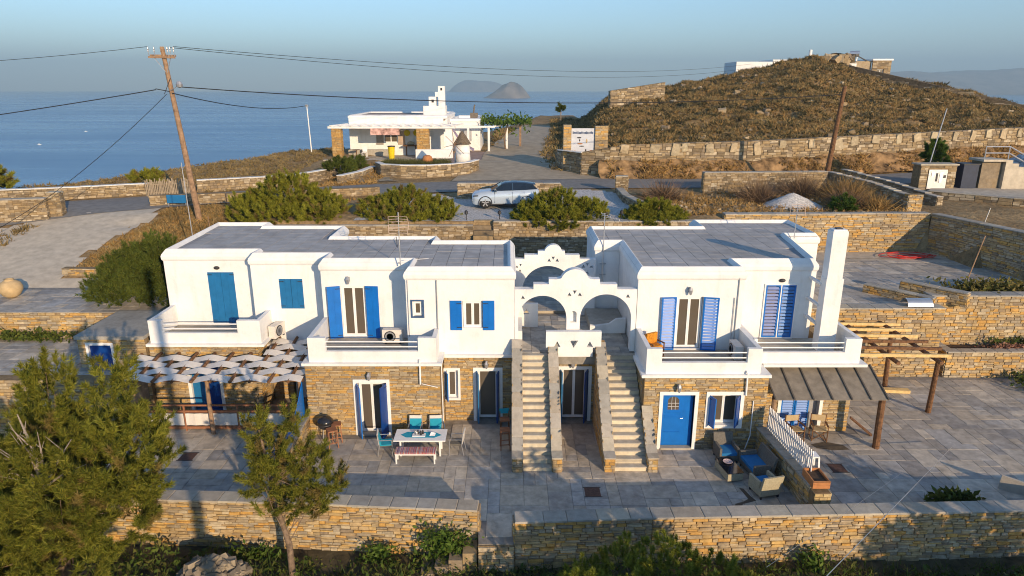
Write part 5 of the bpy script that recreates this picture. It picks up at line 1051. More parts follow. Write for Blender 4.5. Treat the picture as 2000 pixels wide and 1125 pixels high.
# drains
for x, y, lb in ((-11.96, 22.4, 'rusty square drain cover in the paving before the fabric pergola'), (2.71, 20.1, 'rusty square drain cover in the paving in front of the stairs'), (11.64, 21.6, 'rusty square drain cover on the right patio beyond the picket fence')):
    t = thing('drain_cover', lb, 'drain cover', (x, y, 0), 'patio drain covers'); MB().box(x-.26, y-.26, .0, x+.26, y+.26, .03).build('cover', mat('rusty_iron', (.11, .06, .045), .8, .2, 12) if 'rusty_iron' not in MATS else MATS['rusty_iron'], t)
    MB().box(x-.30, y-.30, .0, x+.30, y-.262, .028).box(x-.30, y+.262, .0, x+.30, y+.30, .028).build('rim', DARKM, t)
# wicker lounge set
def lounge(label, w, loc, rz, cat='armchair', name='wicker_armchair', wm=WICK):
    t = thing(name, label, cat); d = .72
    MB().box(-w/2, -d/2, .12, w/2, d/2, .32).build('base', wm, t); MB().box(-w/2+.08, -d/2, .322, w/2-.08, d/2-.1, .43).build('cushion', BLUEC, t)
    MB().add([(-w/2, d/2-.12, .321), (w/2, d/2-.12, .321), (w/2, d/2+.05, .86), (-w/2, d/2+.05, .86), (-w/2, d/2, .321), (w/2, d/2, .321), (w/2, d/2+.12, .86), (-w/2, d/2+.12, .86)], [(0,3,2,1),(4,5,6,7),(0,1,5,4),(1,2,6,5),(2,3,7,6),(3,0,4,7)]).build('backrest', wm, t)
    for x in (-w/2+.002, w/2-.082): MB().box(x, -d/2+.002, .321, x+.08, d/2-.122, .60).build('armrest', wm, t)
    for x in (-w/2+.05, w/2-.05):
        for y in (-d/2+.05, d/2-.05): MB().box(x-.025, y-.025, 0, x+.025, y+.025, .119).build('leg', DARKM, t)
    return put(t, loc, rz)
lounge('wicker armchair with blue cushion against the wall below the shuttered window', .72, (7.82, 22.25, .02), .05, wm=WICKD)
lounge('wicker armchair with blue cushion nearest the front garden wall', .74, (8.45, 20.05, .02), -PI+.25+PI/1.0*.0, wm=WICK)
lounge('blue cushioned wicker two-seat sofa along the stone partition', 1.15, (8.6, 21.3, .02), -PI/2+.12, 'sofa', 'wicker_sofa', WICKD)
ct = thing('coffee_table', 'dark glass topped wicker coffee table in the lounge set', 'table'); MB().box(-.28, -.5, .05, .28, .5, .33).build('base', WICK, ct); MB().box(-.30, -.52, .331, .30, .52, .35).build('tabletop', mat('black_glass', (.015, .015, .018), .1, .05, 2, 0, 0, .6), ct); put(ct, (7.62, 21.2, .02), .16)
bw = thing('patterned_bowl', 'round pale patterned dish on the dark coffee table', 'bowl', (7.62, 21.35, .37)); MB().lathe([(.02, .372), (.12, .374), (.17, .42), (.165, .425), (.11, .385), (.01, .383)], (7.62, 21.4, 0), 16).build('dish', mat('pale_pink_china', (.55, .42, .40), .5, .35, 30), bw)
ws = setp(MB().prism([(7.72, 20.35), (7.85, 20.3), (7.95, 19.85), (8.05, 19.6), (7.8, 19.5), (7.55, 19.42), (7.45, 19.2), (7.25, 19.22), (7.3, 19.42), (7.62, 19.55), (7.82, 19.7)], .021, .0235).build('water_stain', mat('wet_stain', (.07, .055, .04), .5, .1, 5)), 'dark wet patch on the paving in front of the coffee table', 'stain')
ws2 = setp(MB().prism([(11.4, 23.3), (12.0, 23.5), (12.6, 23.25), (12.7, 22.9), (12.1, 22.85), (11.5, 23.0)], .021, .0235).build('water_stain', mat('brown_stain', (.13, .10, .065), .7, .2, 5)), 'brown stain on the paving below the folding chairs', 'stain')
bl_ = setp(MB().box(7.75, 18.62, .02, 9.05, 18.8, .16).build('folded_mat', mat('blue_white_mat', (.45, .50, .62), .9, .3, 14)), 'pale blue folded mat behind the front wall near the stone pillar', 'mat')
bl2 = setp(MB().box(-3.3, 18.75, .02, -2.0, 18.95, .10).build('folded_mat', mat('white_stones', (.5, .5, .52), .9, .4, 14)), 'pale whitish bundle behind the front wall near the dining patio', 'mat')
# folding director chairs, white stool, planter
def folding_chair(label, loc, rz, cloth, group='folding wooden chairs'):
    t = thing('folding_chair', label, 'chair', group=group)
    for s in (-1, 1):
        x = .27*s; MB().bar((x, -.25, 0), (x, -.25, .62), .035, .035, (0, 1, 0)).build('leg', WOOD, t); MB().bar((x, .25, 0), (x, .25, .92), .035, .035, (0, 1, 0)).build('leg', WOOD, t)
        MB().box(x-.03, -.28, .62, x+.03, .28, .65).build('armrest', WOOD, t); MB().box(x-.015, -.25, .02, x+.015, .25, .05).build('foot_rail', WOOD, t)
    for s in (-1, 1): MB().bar((-.26*s, -.22, .05), (.26*s, -.22, .44), .03, .02, (0, 1, 0)).build('cross_leg', WOOD, t)
    MB().box(-.26, -.24, .43, .26, .22, .45).build('seat', cloth, t); MB().box(-.27, .235, .66, .27, .25, .90).build('backrest', cloth, t); return put(t, loc, rz)
BEIGE = mat('beige_canvas', (.48, .36, .20), .9, .08, 6)
fc = folding_chair('folding wooden canvas chair under the awning, nearer the picket fence', (10.9, 23.72, .02), .12, BEIGE); dup(fc, (11.85, 23.75, .02), -.2, 'folding wooden canvas chair under the awning, beside the log post')
oc = folding_chair('brown folding chair with orange cushions on the upper right balcony', (5.42, 24.35, 3.15), .5, ORNG, None)
for q in ((-.24, -.22, .452, .24, .2, .54), (-.25, .13, .55, .25, .23, .95)): MB().box(*q).build('cushion', ORNG, oc)
wsx = thing('plastic_stool', 'white plastic stool standing on the wall at the end of the picket fence', 'stool'); MB().box(-.2, -.2, .42, .2, .2, .46).build('seat', WHITE, wsx)
for x in (-.18, .18):
    for y in (-.18, .18): MB().bar((x*1.2, y*1.2, 0), (x, y, .42), .06, .03, (0, 1, 0)).build('leg', WHITE, wsx)
put(wsx, (9.88, 20.0, .985), 0); wsx.scale = (.9, .9, 1.15)
tpn = thing('terracotta_planter', 'long terracotta trough planter with bare soil on the end of the partition', 'planter', (9.72, 19.2, .98))
for q in ((9.45, 18.8, .985, 9.49, 19.62, 1.24), (9.95, 18.8, .985, 9.99, 19.62, 1.24), (9.492, 18.8, .985, 9.948, 18.84, 1.24), (9.492, 19.58, .985, 9.948, 19.62, 1.24), (9.492, 18.842, .985, 9.948, 19.578, 1.0)): MB().box(*q).build('side', CLAY, tpn)
MB().box(9.493, 18.843, 1.001, 9.947, 19.577, 1.16).build('soil', SOIL, tpn)
pt = thing('clay_amphora', 'big round ochre clay jar on the upper left terrace', 'jar', (-24.2, 31.6, 3.33)); MB().lathe([(.17, 0), (.36, .12), (.50, .36), (.52, .52), (.44, .72), (.26, .84), (.19, .87), (.22, .92), (.17, .92), (.15, .8)], (-24.2, 31.6, 3.33), 24).build('body', POT, pt, True)
rh = thing('hose_coil', 'tangled coil of red hose on the plaza by the shaded wall', 'hose', (24.3, 40.0, 3.25))
for k in range(6):
    r0 = .5+.15*k; cx, cy_ = 24.0+.25*math.sin(k*2.1), 40.1+.12*math.cos(k*1.7); MB().tube([(cx+r0*1.35*math.cos(a)+.05*math.sin(3*a+k), cy_+r0*.55*math.sin(a), 3.27+.02*k+.05*math.sin(2*a+k)) for a in np.linspace(0, 2*PI*.97, 26)], .02, 5, True).build('loop', REDH, rh)
# ================================================================== AERIALS
def aerial(label, base, h, kind):
    t = thing('tv_aerial', label, 'aerial', base, 'roof aerials'); x, y, z = base; MB().tube([(x, y, z), (x, y, z+h)], .022, 6).build('mast', ALU, t)
    m = mat('aerial_metal', (.55, .42, .34), .5, .1, 6) if 'aerial_metal' not in MATS else MATS['aerial_metal']
    if kind == 'grid':
        for s in (-1, 1):
            for i in range(7): zz = z+h-.15-.11*i; MB().tube([(x, y-.05, zz), (x+s*.36, y-.16*abs(i-3)/3-.02, zz)], .010, 5).build('rod', m, t)
            MB().tube([(x+s*.36, y-.18, z+h-.15), (x+s*.40, y-.02, z+h-.48), (x+s*.36, y-.18, z+h-.81)], .012, 5).build('side_rod', m, t)
        for i in range(2): MB().tube([(x-.2, y-.25, z+h-.35-.25*i), (x+.2, y-.25, z+h-.3-.25*i)], .012, 5).build('dipole', m, t)
    elif kind == 'yagi':
        a = Vector((x-.1, y+.1, z+h-.05)); b = Vector((x+.75, y-.25, z+h-.32)); MB().tube([a, b], .012, 5).build('boom', ALU, t)
        for i in range(8): p = a.lerp(b, i/7); MB().tube([p+Vector((-.06, -.16, .10)), p+Vector((.06, .16, -.10))], .008, 5).build('rod', ALU, t)
        for i in range(3): MB().tube([(x-.16, y, z+h-.02-.1*i), (x+.16, y, z+h+.02-.1*i)], .009, 5).build('rod', ALU, t)
        for zz in (.55, 1.05): MB().box(x-.14, y-.02, z+zz-.015, x+.14, y+.02, z+zz+.015).build('bracket', GREYM, t)
    else:
        MB().tube([(x-.34, y, z+h-.55), (x-.28, y, z+h), (x+.34, y, z+h), (x+.40, y, z+h-.55)], .012, 5).build('frame', m, t)
        for i in range(4): MB().tube([(x-.3+.01*i, y-.06, z+h-.08-.13*i), (x+.34, y-.06, z+h-.08-.13*i)], .008, 5).build('rod', m, t)
    return t
aerial('grid panel TV aerial on the left roof edge above the blue shutters', (-4.42, 26.2, 6.3), 2.15, 'grid'); aerial('yagi TV aerial on the white wall beside the right roof', (4.1, 29.85, 4.4), 3.35, 'yagi'); aerial('rectangular loop TV aerial at the far right corner of the right roof', (13.2, 31.3, 6.3), 1.6, 'loop')
setp(MB().tube([(-5.3, 30.7, 6.5), (-4.9, 28.5, 6.3), (-4.5, 26.4, 6.35)], .014, 5).build('roof_cable', CABLE), 'dark cable lying over the left roof to the aerial', 'cable'); setp(MB().tube([(-4.3, 26.3, 6.5), (-3.0, 27.6, 6.29), (-2.0, 28.4, 6.29), (-1.2, 29.6, 6.3)], .010, 5).build('roof_cable', WHITE), 'pale cable snaking over the tiled roof left of the arches', 'cable')
# ================================================================== CAR
def make_car():
    t = thing('parked_car', 'silver-white compact SUV with dark roof parked by the low wall', 'car')
    SIL = mat('silver_paint', (.50, .58, .66), .25, .03, 2, 0, .25, .6); DRK = mat('roof_dark_blue', (.03, .055, .09), .18, .05, 2, 0, 0, .7); CG = mat('car_glass', (.012, .018, .026), .06, .03, 2, 0, 0, .8); TY = mat('tyre_rubber', (.02, .02, .02), .9); RIM = mat('wheel_rim', (.45, .44, .44), .35, .1, 5, 0, .7); HL = mat('lamp_glass', (.10, .11, .12), .1, .05, 3, 0, 0, .8)
    # lower body: sections along x (front -2.18 .. rear 2.18): (x, z_bottom, z_shoulder, z_top, half width bottom, half width shoulder, half width top)
    SEC = [(-2.18, .42, .62, .70, .60, .66, .55), (-2.12, .28, .66, .84, .74, .80, .66), (-1.95, .24, .72, .95, .82, .90, .72), (-1.6, .24, .80, 1.02, .86, .95, .78), (-1.0, .24, .86, 1.08, .87, .96, .82), (-.75, .24, .88, 1.12, .87, .96, .86), (.2, .24, .90, 1.14, .87, .955, .87), (1.2, .24, .93, 1.17, .87, .97, .87), (1.75, .26, .95, 1.20, .85, .96, .84), (2.05, .32, .95, 1.20, .80, .90, .78), (2.18, .45, .90, 1.08, .70, .78, .66)]
    def loft(rows, name, m, smooth=True):
        V = []; n = len(rows[0])
        for r in rows: V += r
        F = [(i*n+j, i*n+j+1, (i+1)*n+j+1, (i+1)*n+j) for i in range(len(rows)-1) for j in range(n-1)]+[tuple(range(n)), tuple(range((len(rows)-1)*n, len(rows)*n))[::-1]]
        return MB().add(V, F).build(name, m, t, smooth)
    rows = []
    for x, zb, zs, zt, wb_, ws_, wt in SEC: rows.append([(x, -wb_, zb), (x, -ws_-.005, (zb+zs)/2), (x, -ws_, zs), (x, -wt, zt), (x, 0, zt+.02), (x, wt, zt), (x, ws_, zs), (x, ws_+.005, (zb+zs)/2), (x, wb_, zb), (x, 0, zb)])
    loft(rows, 'body', SIL)
    G = [(-.95, 1.085, .80, 1.09, .78), (-.30, 1.13, .85, 1.50, .64), (.0, 1.14, .855, 1.58, .62), (.6, 1.15, .86, 1.62, .61), (1.3, 1.175, .86, 1.58, .60), (1.75, 1.195, .84, 1.50, .58), (2.06, 1.20, .76, 1.22, .74)]
    loft([[(x, -w0, z0), (x, -w1, z1), (x, w1, z1), (x, w0, z0)] for x, z0, w0, z1, w1 in G], 'windows', CG, False)
    R = [(-.28, 1.515, .63), (.0, 1.592, .61), (.6, 1.632, .60), (1.3, 1.592, .59), (1.78, 1.52, .57), (1.95, 1.49, .54)]
    loft([[(x, -w-.03, z-.03), (x, -w+.04, z+.012), (x, 0, z+.03), (x, w-.04, z+.012), (x, w+.03, z-.03)] for x, z, w in R], 'roof', DRK)
    for s in (-1, 1):
        MB().bar((-.92, s*.80, 1.10), (-.27, s*.655, 1.515), .05, .05).build('windscreen_pillar', DRK, t); MB().bar((.45, s*.868, 1.14), (.42, s*.635, 1.60), .07, .03).build('door_pillar', DRK, t)
        MB().box(-.78, s*.98-.09, 1.10, -.60, s*.98+.09, 1.22).build('wing_mirror', DRK, t)
        hl = MB().add([(-2.13, s*.78, .74), (-1.80, s*.93, .80), (-1.78, s*.90, .88), (-2.08, s*.70, .83)], [(0, 1, 2, 3)]).build('headlight', HL, t)
        for v in hl.data.vertices: v.co.x -= .012; v.co.y += s*.012
        MB().add([(-2.14, s*.72, .40), (-2.05, s*.80, .40), (-2.06, s*.82, .58), (-2.15, s*.74, .58)], [(0, 1, 2, 3)]).build('bumper_vent', DARKM, t)
        MB().box(-1.0, s*.90-.02, .235, 1.0, s*.90+.02, .30).build('sill_trim', DARKM, t)
        for x in (-.72, .42, 1.18): MB().box(x-.006, s*.957-.012, .36, x+.006, s*.957+.012, 1.08).build('door_gap', DARKM, t)
        for x in (.25, 1.0): MB().box(x-.1, s*.967-.012, .93, x+.1, s*.967+.012, .955).build('door_handle', SIL, t)
        for x in (-1.33, 1.35):
            w = MB(); y0 = s*.84; w.lathe([(.22, -.11), (.35, -.10), (.37, -.05), (.37, .05), (.35, .10), (.22, .11)], (0, 0, 0), 24); w.v = [(x+a, y0+c, .37+b) for a, b, c in w.v]; wo = w.build('wheel', TY, t, True)
            r = MB(); r.lathe([(.01, 0), (.24, 0), (.26, .02), (.24, .03), (.01, .03)], (0, 0, 0), 20); r.v = [(x+a, y0+s*(.10+c*.3), .37+b) for a, b, c in r.v]; r.build('rim_disc', DARKM, wo)
            sp_ = MB()
            for k in range(5): a = 2*PI*k/5+.3; sp_.bar((x, y0+s*.122, .37), (x+.24*math.cos(a), y0+s*.122, .37+.24*math.sin(a)), .075, .02, (0, 1, 0))
            sp_.build('spokes', RIM, wo)
            ar = MB(); N = 16
            for k in range(N):
                a0, a1 = PI*(-.12+1.24*k/N), PI*(-.12+1.24*(k+1)/N); q = []
                for a in (a0, a1): q += [(x+.385*math.cos(a), s*.955, .37+.385*math.sin(a)), (x+.45*math.cos(a), s*.965, .37+.45*math.sin(a))]
                ar.add([(q[0][0], q[0][1]+s*.012, q[0][2]), (q[1][0], q[1][1]+s*.012, q[1][2]), (q[3][0], q[3][1]+s*.012, q[3][2]), (q[2][0], q[2][1]+s*.012, q[2][2]), (q[0][0], s*.80, q[0][2]), (q[2][0], s*.80, q[2][2])], [(0, 1, 2, 3), (0, 3, 5, 4)])
            ar.build('wheel_arch', DARKM, t)
    MB().box(-2.195, -.5, .50, -2.17, .5, .62).build('grille', DARKM, t); MB().box(-2.205, -.26, .36, -2.18, .26, .47).build('number_plate', WHITE, t); MB().box(2.16, -.7, .85, 2.19, .7, .93).build('tail_light', REDH, t)
    return t
put(make_car(), (-.45, 44.9, 5.54), .06)
# ================================================================== WHITE COTTAGE BY THE SEA
ct_ = thing('white_cottage', 'low white flat-roofed cottage with porch and chimney standing above the sea', 'cottage', (-13, 76, 6))
GZ = 5.95
def cbox(name, x0, y0, z0, x1, y1, z1, m=PL, par=ct_): return MB().box(x0, y0, z0, x1, y1, z1).build(name, m, par)
MB().plate((-17.6, 75.6, 0), (1, 0, 0), (0, 0, 1), rect(0, 10.2, GZ, 10.05), [rect(3.7, 5.2, 7.3, 8.6), rect(7.4, 8.4, 6.0, 8.8)], .4).build('wall', PL, ct_)
cbox('wall', -7.42, 76.0, GZ, -7.0, 86, 10.05); cbox('wall', -17.58, 76.02, GZ, -17.2, 86, 10.04); cbox('roof_slab', -17.3, 75.9, 9.6, -7.3, 86, 10.1, mat('pinkish_roof', (.33, .25, .20), .9, .15, .8))
sweep([(-17.6, 75.6), (-7.0, 75.6), (-7.0, 86.2), (-17.6, 86.2)], [(-.05, 9.8), (.06, 9.95), (.04, 10.12), (-.22, 10.24), (-.42, 10.22), (-.5, 10.0)], PL, 'parapet', ct_)
cbox('chimney', -9.6, 76.3, 9.9, -7.2, 78.2, 11.15); cbox('chimney_stack', -7.95, 76.4, 11.152, -7.25, 77.1, 13.2); cbox('chimney_pot', -9.0, 76.5, 11.152, -8.2, 77.2, 12.1); cbox('chimney_arch', -8.3, 76.45, 12.102, -7.96, 77.1, 12.6)
cbox('flue_hole', -8.7, 76.48, 11.5, -8.45, 76.5, 11.8, DARKM); cbox('flue_hole', -7.7, 76.38, 12.75, -7.5, 76.4, 13.0, DARKM)
cbox('wing', -7.0, 79.5, GZ, -3.6, 88, 9.4); sweep([(-7.0, 79.5), (-3.6, 79.5), (-3.6, 88), (-7.0, 88)], [(-.02, 9.2), (.06, 9.4), (.0, 9.65), (-.4, 9.7), (-.5, 9.2)], PL, 'parapet', ct_)
glazing(ct_, -13.9, -12.4, 7.3, 8.6, 75.75, 'window', curtain=False); cbox('door', -10.2, 75.8, 6.0, -9.2, 75.9, 8.8, GREYM); cbox('door_pane', -9.85, 75.76, 7.4, -9.5, 75.8, 8.6, DARKM)
cbox('side_window', -6.995, 77.2, 7.6, -6.96, 77.9, 8.4, DARKM); cbox('wing_window', -5.9, 79.44, 7.2, -4.6, 79.49, 8.5, GREYM)
cbox('window_shade', -14.7, 75.5, 7.1, -13.95, 75.58, 8.6, mat('taupe_panel', (.30, .26, .22), .8)); cbox('window_shade', -12.35, 75.5, 7.1, -11.6, 75.58, 8.6, mat('pinkish_panel', (.45, .34, .26), .8))
# porch
pc = thing('porch', 'white beamed porch roof on rough stone pillars in front of the white cottage', 'porch', (-14, 74, 6))
for (x, w) in ((-18.7, 1.0), (-9.9, 1.25)):
    q = MB().box(x, 72.2, 5.4, x+w, 73.0, 9.0).build('pillar', MORT, pc); f_ = face_stones((x, 72.2), (1, 0), w, 5.5, 9.0, ch=(.12, .22), ln=(.25, .6))+face_stones((x+w, 72.2), (0, 1), .8, 5.5, 9.0, ch=(.12, .22), ln=(.25, .6)); mm = MB()
    for key, M in f_: V_, F_ = VARI[random.randrange(14)]; mm.add([M @ Vector(v) for v in V_], F_)
    mm.build('pillar_stones', stone_mat('porch_stone', [(.50, .30, .10), (.45, .27, .10), (.40, .28, .14), (.52, .36, .16)]) if 'porch_stone' not in MATS else MATS['porch_stone'], q, kind='stuff')
MB().box(-6.9, 72.3, 5.6, -6.2, 72.9, 9.0).build('post', WHITE, pc); MB().box(-19.0, 72.1, 9.0, -5.9, 73.1, 9.22).build('beam', PL, pc)
for i in range(13): x = -18.7+i*1.04; MB().bar((x, 72.0, 9.28), (x+.9, 75.6, 9.28), .2, .12).build('rafter', PL, pc)
for i in range(6): MB().box(-18.9, 72.5+.55*i, 9.23, -6.1, 72.5+.55*i+.46, 9.25).build('cane_cover', PL, pc)
setp(MB().box(-19.2, 70.2, 5.6, -5.5, 75.7, 5.98).build('porch_floor', CONC), kind='structure')
cbox('bench', -17.6, 74.6, 6.0, -13.2, 75.5, 6.6, CREAM); MB().box(-10.0, 71.9, 5.98, -6.3, 72.15, 6.9).build('low_wall', PL, pc)
rs = setp(MB().box(-14.6, 71.95, 8.35, -11.6, 72.05, 9.02).build('porch_sign', mat('faded_red_white', (.55, .33, .28), .9, .45, 2.2)), 'faded red and white banner hung under the porch beam', 'banner')
for x, lb in ((-10.95, 'yellow round sun decoration on the cottage wall, the left one'), (-9.95 - .0, 'yellow round sun decoration on the cottage wall beside the door')):
    t = thing('wall_sun', lb, 'decoration', (x-.4, 75.5, 8.4), 'yellow wall suns'); mm = MB(); mm.lathe([(.01, 0), (.34, 0), (.34, .06), (.01, .08)], (0, 0, 0), 14); mm.v = [(x-.4+a, 75.55-c, 8.35+b) for a, b, c in mm.v]; mm.build('disc', mat('sun_yellow', (.62, .48, .02), .7) if 'sun_yellow' not in MATS else MATS['sun_yellow'], t)
yb = thing('yellow_bin', 'yellow barrel bin at the edge of the cottage porch', 'bin', (-12.4, 71.3, 6)); MB().lathe([(.28, 0), (.36, 1.2), (.38, 1.25)], (-12.4, 71.3, 5.98), 14).build('barrel', mat('bin_yellow', (.68, .50, .01), .6), yb); MB().lathe([(.4, 1.25), (.4, 1.33), (.1, 1.36)], (-12.4, 71.3, 5.98), 14).build('lid', DARKM, yb)
wt = thing('wooden_table', 'rustic brown wooden table against the cottage wall on the porch', 'table', (-10.9, 75, 6)); MB().box(-11.7, 74.5, 7.0, -10.1, 75.4, 7.12).build('tabletop', WOOD, wt)
for x in (-11.4, -10.4): MB().box(x-.06, 74.9, 5.98, x+.06, 75.02, 7.0).build('leg', WOOD, wt)
MB().lathe([(.2, 7.12), (.42, 7.2), (.3, 7.42), (.05, 7.5)], (-10.9, 75, 0), 10).build('basket', WICK, wt)
w2 = thing('cafe_chair', 'white wooden chair by a small table on the left of the porch', 'chair', (-15.6, 73.6, 6))
MB().box(-15.9, 73.3, 6.42, -15.4, 73.8, 6.46).build('seat', WHITE, w2); MB().box(-15.9, 73.78, 6.5, -15.4, 73.82, 6.95).build('backrest', WHITE, w2)
for x in (-15.88, -15.42):
    for y in (73.32, 73.78): MB().box(x-.02, y-.02, 5.98, x+.02, y+.02, 6.42).build('leg', WHITE, w2)
w3 = thing('cafe_table', 'small brown round table on the left of the porch', 'table', (-16.5, 73.6, 6)); MB().lathe([(.4, 6.7), (.42, 6.75), (.01, 6.76)], (-16.5, 73.5, 0), 14).build('tabletop', WOOD, w3); MB().lathe([(.2, 5.98), (.05, 6.05), (.05, 6.7)], (-16.5, 73.5, 0), 8).build('pedestal', WOOD, w3)
hm = thing('hammock', 'purple-grey hammock cloth hanging from the cottage corner', 'hammock', (-6.2, 77, 7)); mm = MB(); n = 14
for i in range(n+1):
    t_ = i/n; x = -6.8+2.6*t_; z = 9.2-2.9*t_**.75-.35*math.sin(PI*t_); w = .25+.35*math.sin(PI*t_)
    mm.v += [(x, 77.0-w, z), (x, 77.0+w, z+.25)]
mm.f = [(2*i, 2*i+2, 2*i+3, 2*i+1) for i in range(n)]; mm.build('cloth', mat('hammock_cloth', (.32, .26, .34), .9, .3, 3), hm, True)
vp = thing('vine_pergola', 'white posted pergola with green vine at the right of the white cottage', 'pergola', (-2.5, 80, 6))
for x, y in ((-4.9, 78.2), (-2.6, 78.2), (-.6, 81), (1.0, 84)): MB().box(x-.12, y-.12, 5.5, x+.12, y+.12, 8.75).build('post', PL if x < 0 else WOODD, vp)
MB().box(-6.8, 78.05, 8.75, -1.9, 78.35, 8.95).build('beam', PL, vp); MB().bar((-2.6, 78.2, 8.85), (1.4, 84.5, 8.9), .15, .15).build('beam', PL, vp)
P = np.stack([RNG.uniform(-3.6, 2.2, 900), RNG.uniform(78.4, 85, 900), 9.05+np.abs(RNG.normal(0, .35, 900))], -1); P[:, 2] -= np.where(RNG.random(900) < .12, RNG.uniform(0, 1.3, 900), 0); V, F = leafs(P, .42); np_mesh('vine', V, F, GRN, vp)
vt = MB().tube([(-.7, 80.6, 5.8), (-.9, 80.5, 7.4), (-.5, 80.8, 9.0)], [.12, .1, .07], 6).build('vine_stem', BARK, vp)
ap = setp(MB().box(-4.9, 82.3, 9.35, -4.0, 83.0, 10.2).build('roof_clutter', BROWNC), 'brown clutter on the roof at the right end of the cottage', 'clutter'); 
setp(MB().tube([(-4.5, 82.5, 10.2), (-4.4, 82.5, 11.0), (-4.3, 82.5, 11.1)], .1, 6).build('roof_vane', BROWNC), 'small brown vane standing on the cottage roof', 'vane')
setp(sheet('cottage_terrace', [(-8.5, 63), (-2.6, 63.6), (-2.4, 72), (-3, 78), (-6.9, 78), (-6.9, 72), (-8.5, 70)], mat('pinkish_paving', (.30, .22, .19), .9, .15, 1.5), .04), kind='structure')
wm_ = thing('toy_windmill', 'white ornamental windmill with a thatched cone roof on the garden bed', 'windmill', (-4.55, 63.6, 6)); MB().lathe([(.76, 0), (.70, .9), (.66, 1.8)], (-4.55, 63.6, 6.3), 18).build('tower', PL, wm_, True); MB().lathe([(.82, 1.8), (.79, 1.85), (.42, 2.45), (.05, 2.95)], (-4.55, 63.6, 6.3), 16).build('thatch', mat('dark_thatch', (.15, .115, .08), .95, .3, 8, .6), wm_)
hx = Vector((-5.2, 62.85, 8.1))
for k in range(8):
    a = 2*PI*k/8+.2; MB().tube([hx, hx+Vector((1.35*math.cos(a)*.75, -.9*math.cos(a)*.6, 1.35*math.sin(a)))], .025, 4).build('sail_spar', WOODD, wm_)
MB().tube([hx, (-4.6, 63.5, 8.35)], .05, 5).build('axle', WOOD, wm_)
po = thing('round_pot', 'round terracotta ball pot on the garden bed near the ornamental windmill', 'pot', (-7.5, 60.8, 6.4)); MB().lathe([(.15, 0), (.42, .2), (.5, .5), (.36, .82), (.2, .9)], (-7.45, 60.9, 6.45), 14).build('body', CLAY, po, True)
# ================================================================== HILLTOP HOUSES
h1 = thing('hilltop_house', 'long plain white house wall rising behind the left shoulder of the hill', 'house', (45, 142, 14)); MB().box(44.4, 142, 12, 54.5, 150, 17.9).build('wall', PL, h1); MB().box(51.5, 141.9, 17.9, 54.5, 150, 18.3).build('roof_block', PL, h1)
h2 = thing('hilltop_house', 'square stone house with white roof edge on the right of the hilltop', 'house', (71, 140, 15)); s_ = stone_storey(h2, (69.6, 138.5), (1, 0), 3.6, 11, 18.0, [(1.0, 2.3, 13.0, 16.4)], ch=(.2, .35), ln=(.4, 1)); flush_stones(h2, s_, STF, 40)
MB().box(66.5, 139, 11, 69.59, 146, 17.9).build('side_wing', STF, h2); MB().box(69.5, 138.3, 18.0, 73.4, 145, 18.3).build('roof', WHITE, h2); MB().box(72.9, 138.85, 11, 73.19, 145, 17.99).build('side_wall', STF, h2); glazing(h2, 70.6, 71.9, 13.0, 16.4, 138.7, 'window', sill=False, curtain=False)
MB().box(63.2, 138.5, 11, 66.49, 146, 17.5).build('white_wall', PL, h2); MB().box(63.1, 138.4, 17.5, 66.48, 146, 17.7).build('roof', CAP, h2)
sh_ = thing('solar_boiler', 'white solar water tank with tilted panel on the hilltop house roof', 'solar boiler', (67, 139, 18)); mm = MB(); mm.tube([(65.4, 139.5, 19.25), (66.9, 138.8, 19.25)], .55, 12); mm.build('tank', ALU, sh_); MB().add([(66.6, 138.8, 18.95), (68.6, 138.5, 17.95), (68.8, 139.8, 17.95), (66.8, 140.1, 18.95)], [(0, 1, 2, 3)]).build('panel', WHITE, sh_)
for x in (65.6, 66.6): MB().box(x, 139, 17.8, x+.1, 139.1, 18.8).build('stand', GREYM, sh_)
cr = thing('trig_pillar', 'small white pillar marker on the very top of the hill', 'pillar', (53.4, 129, 18)); MB().lathe([(.3, 0), (.28, 1.5), (.2, 1.6)], (53.4, 129, 17.9), 12).build('shaft', PL, cr)
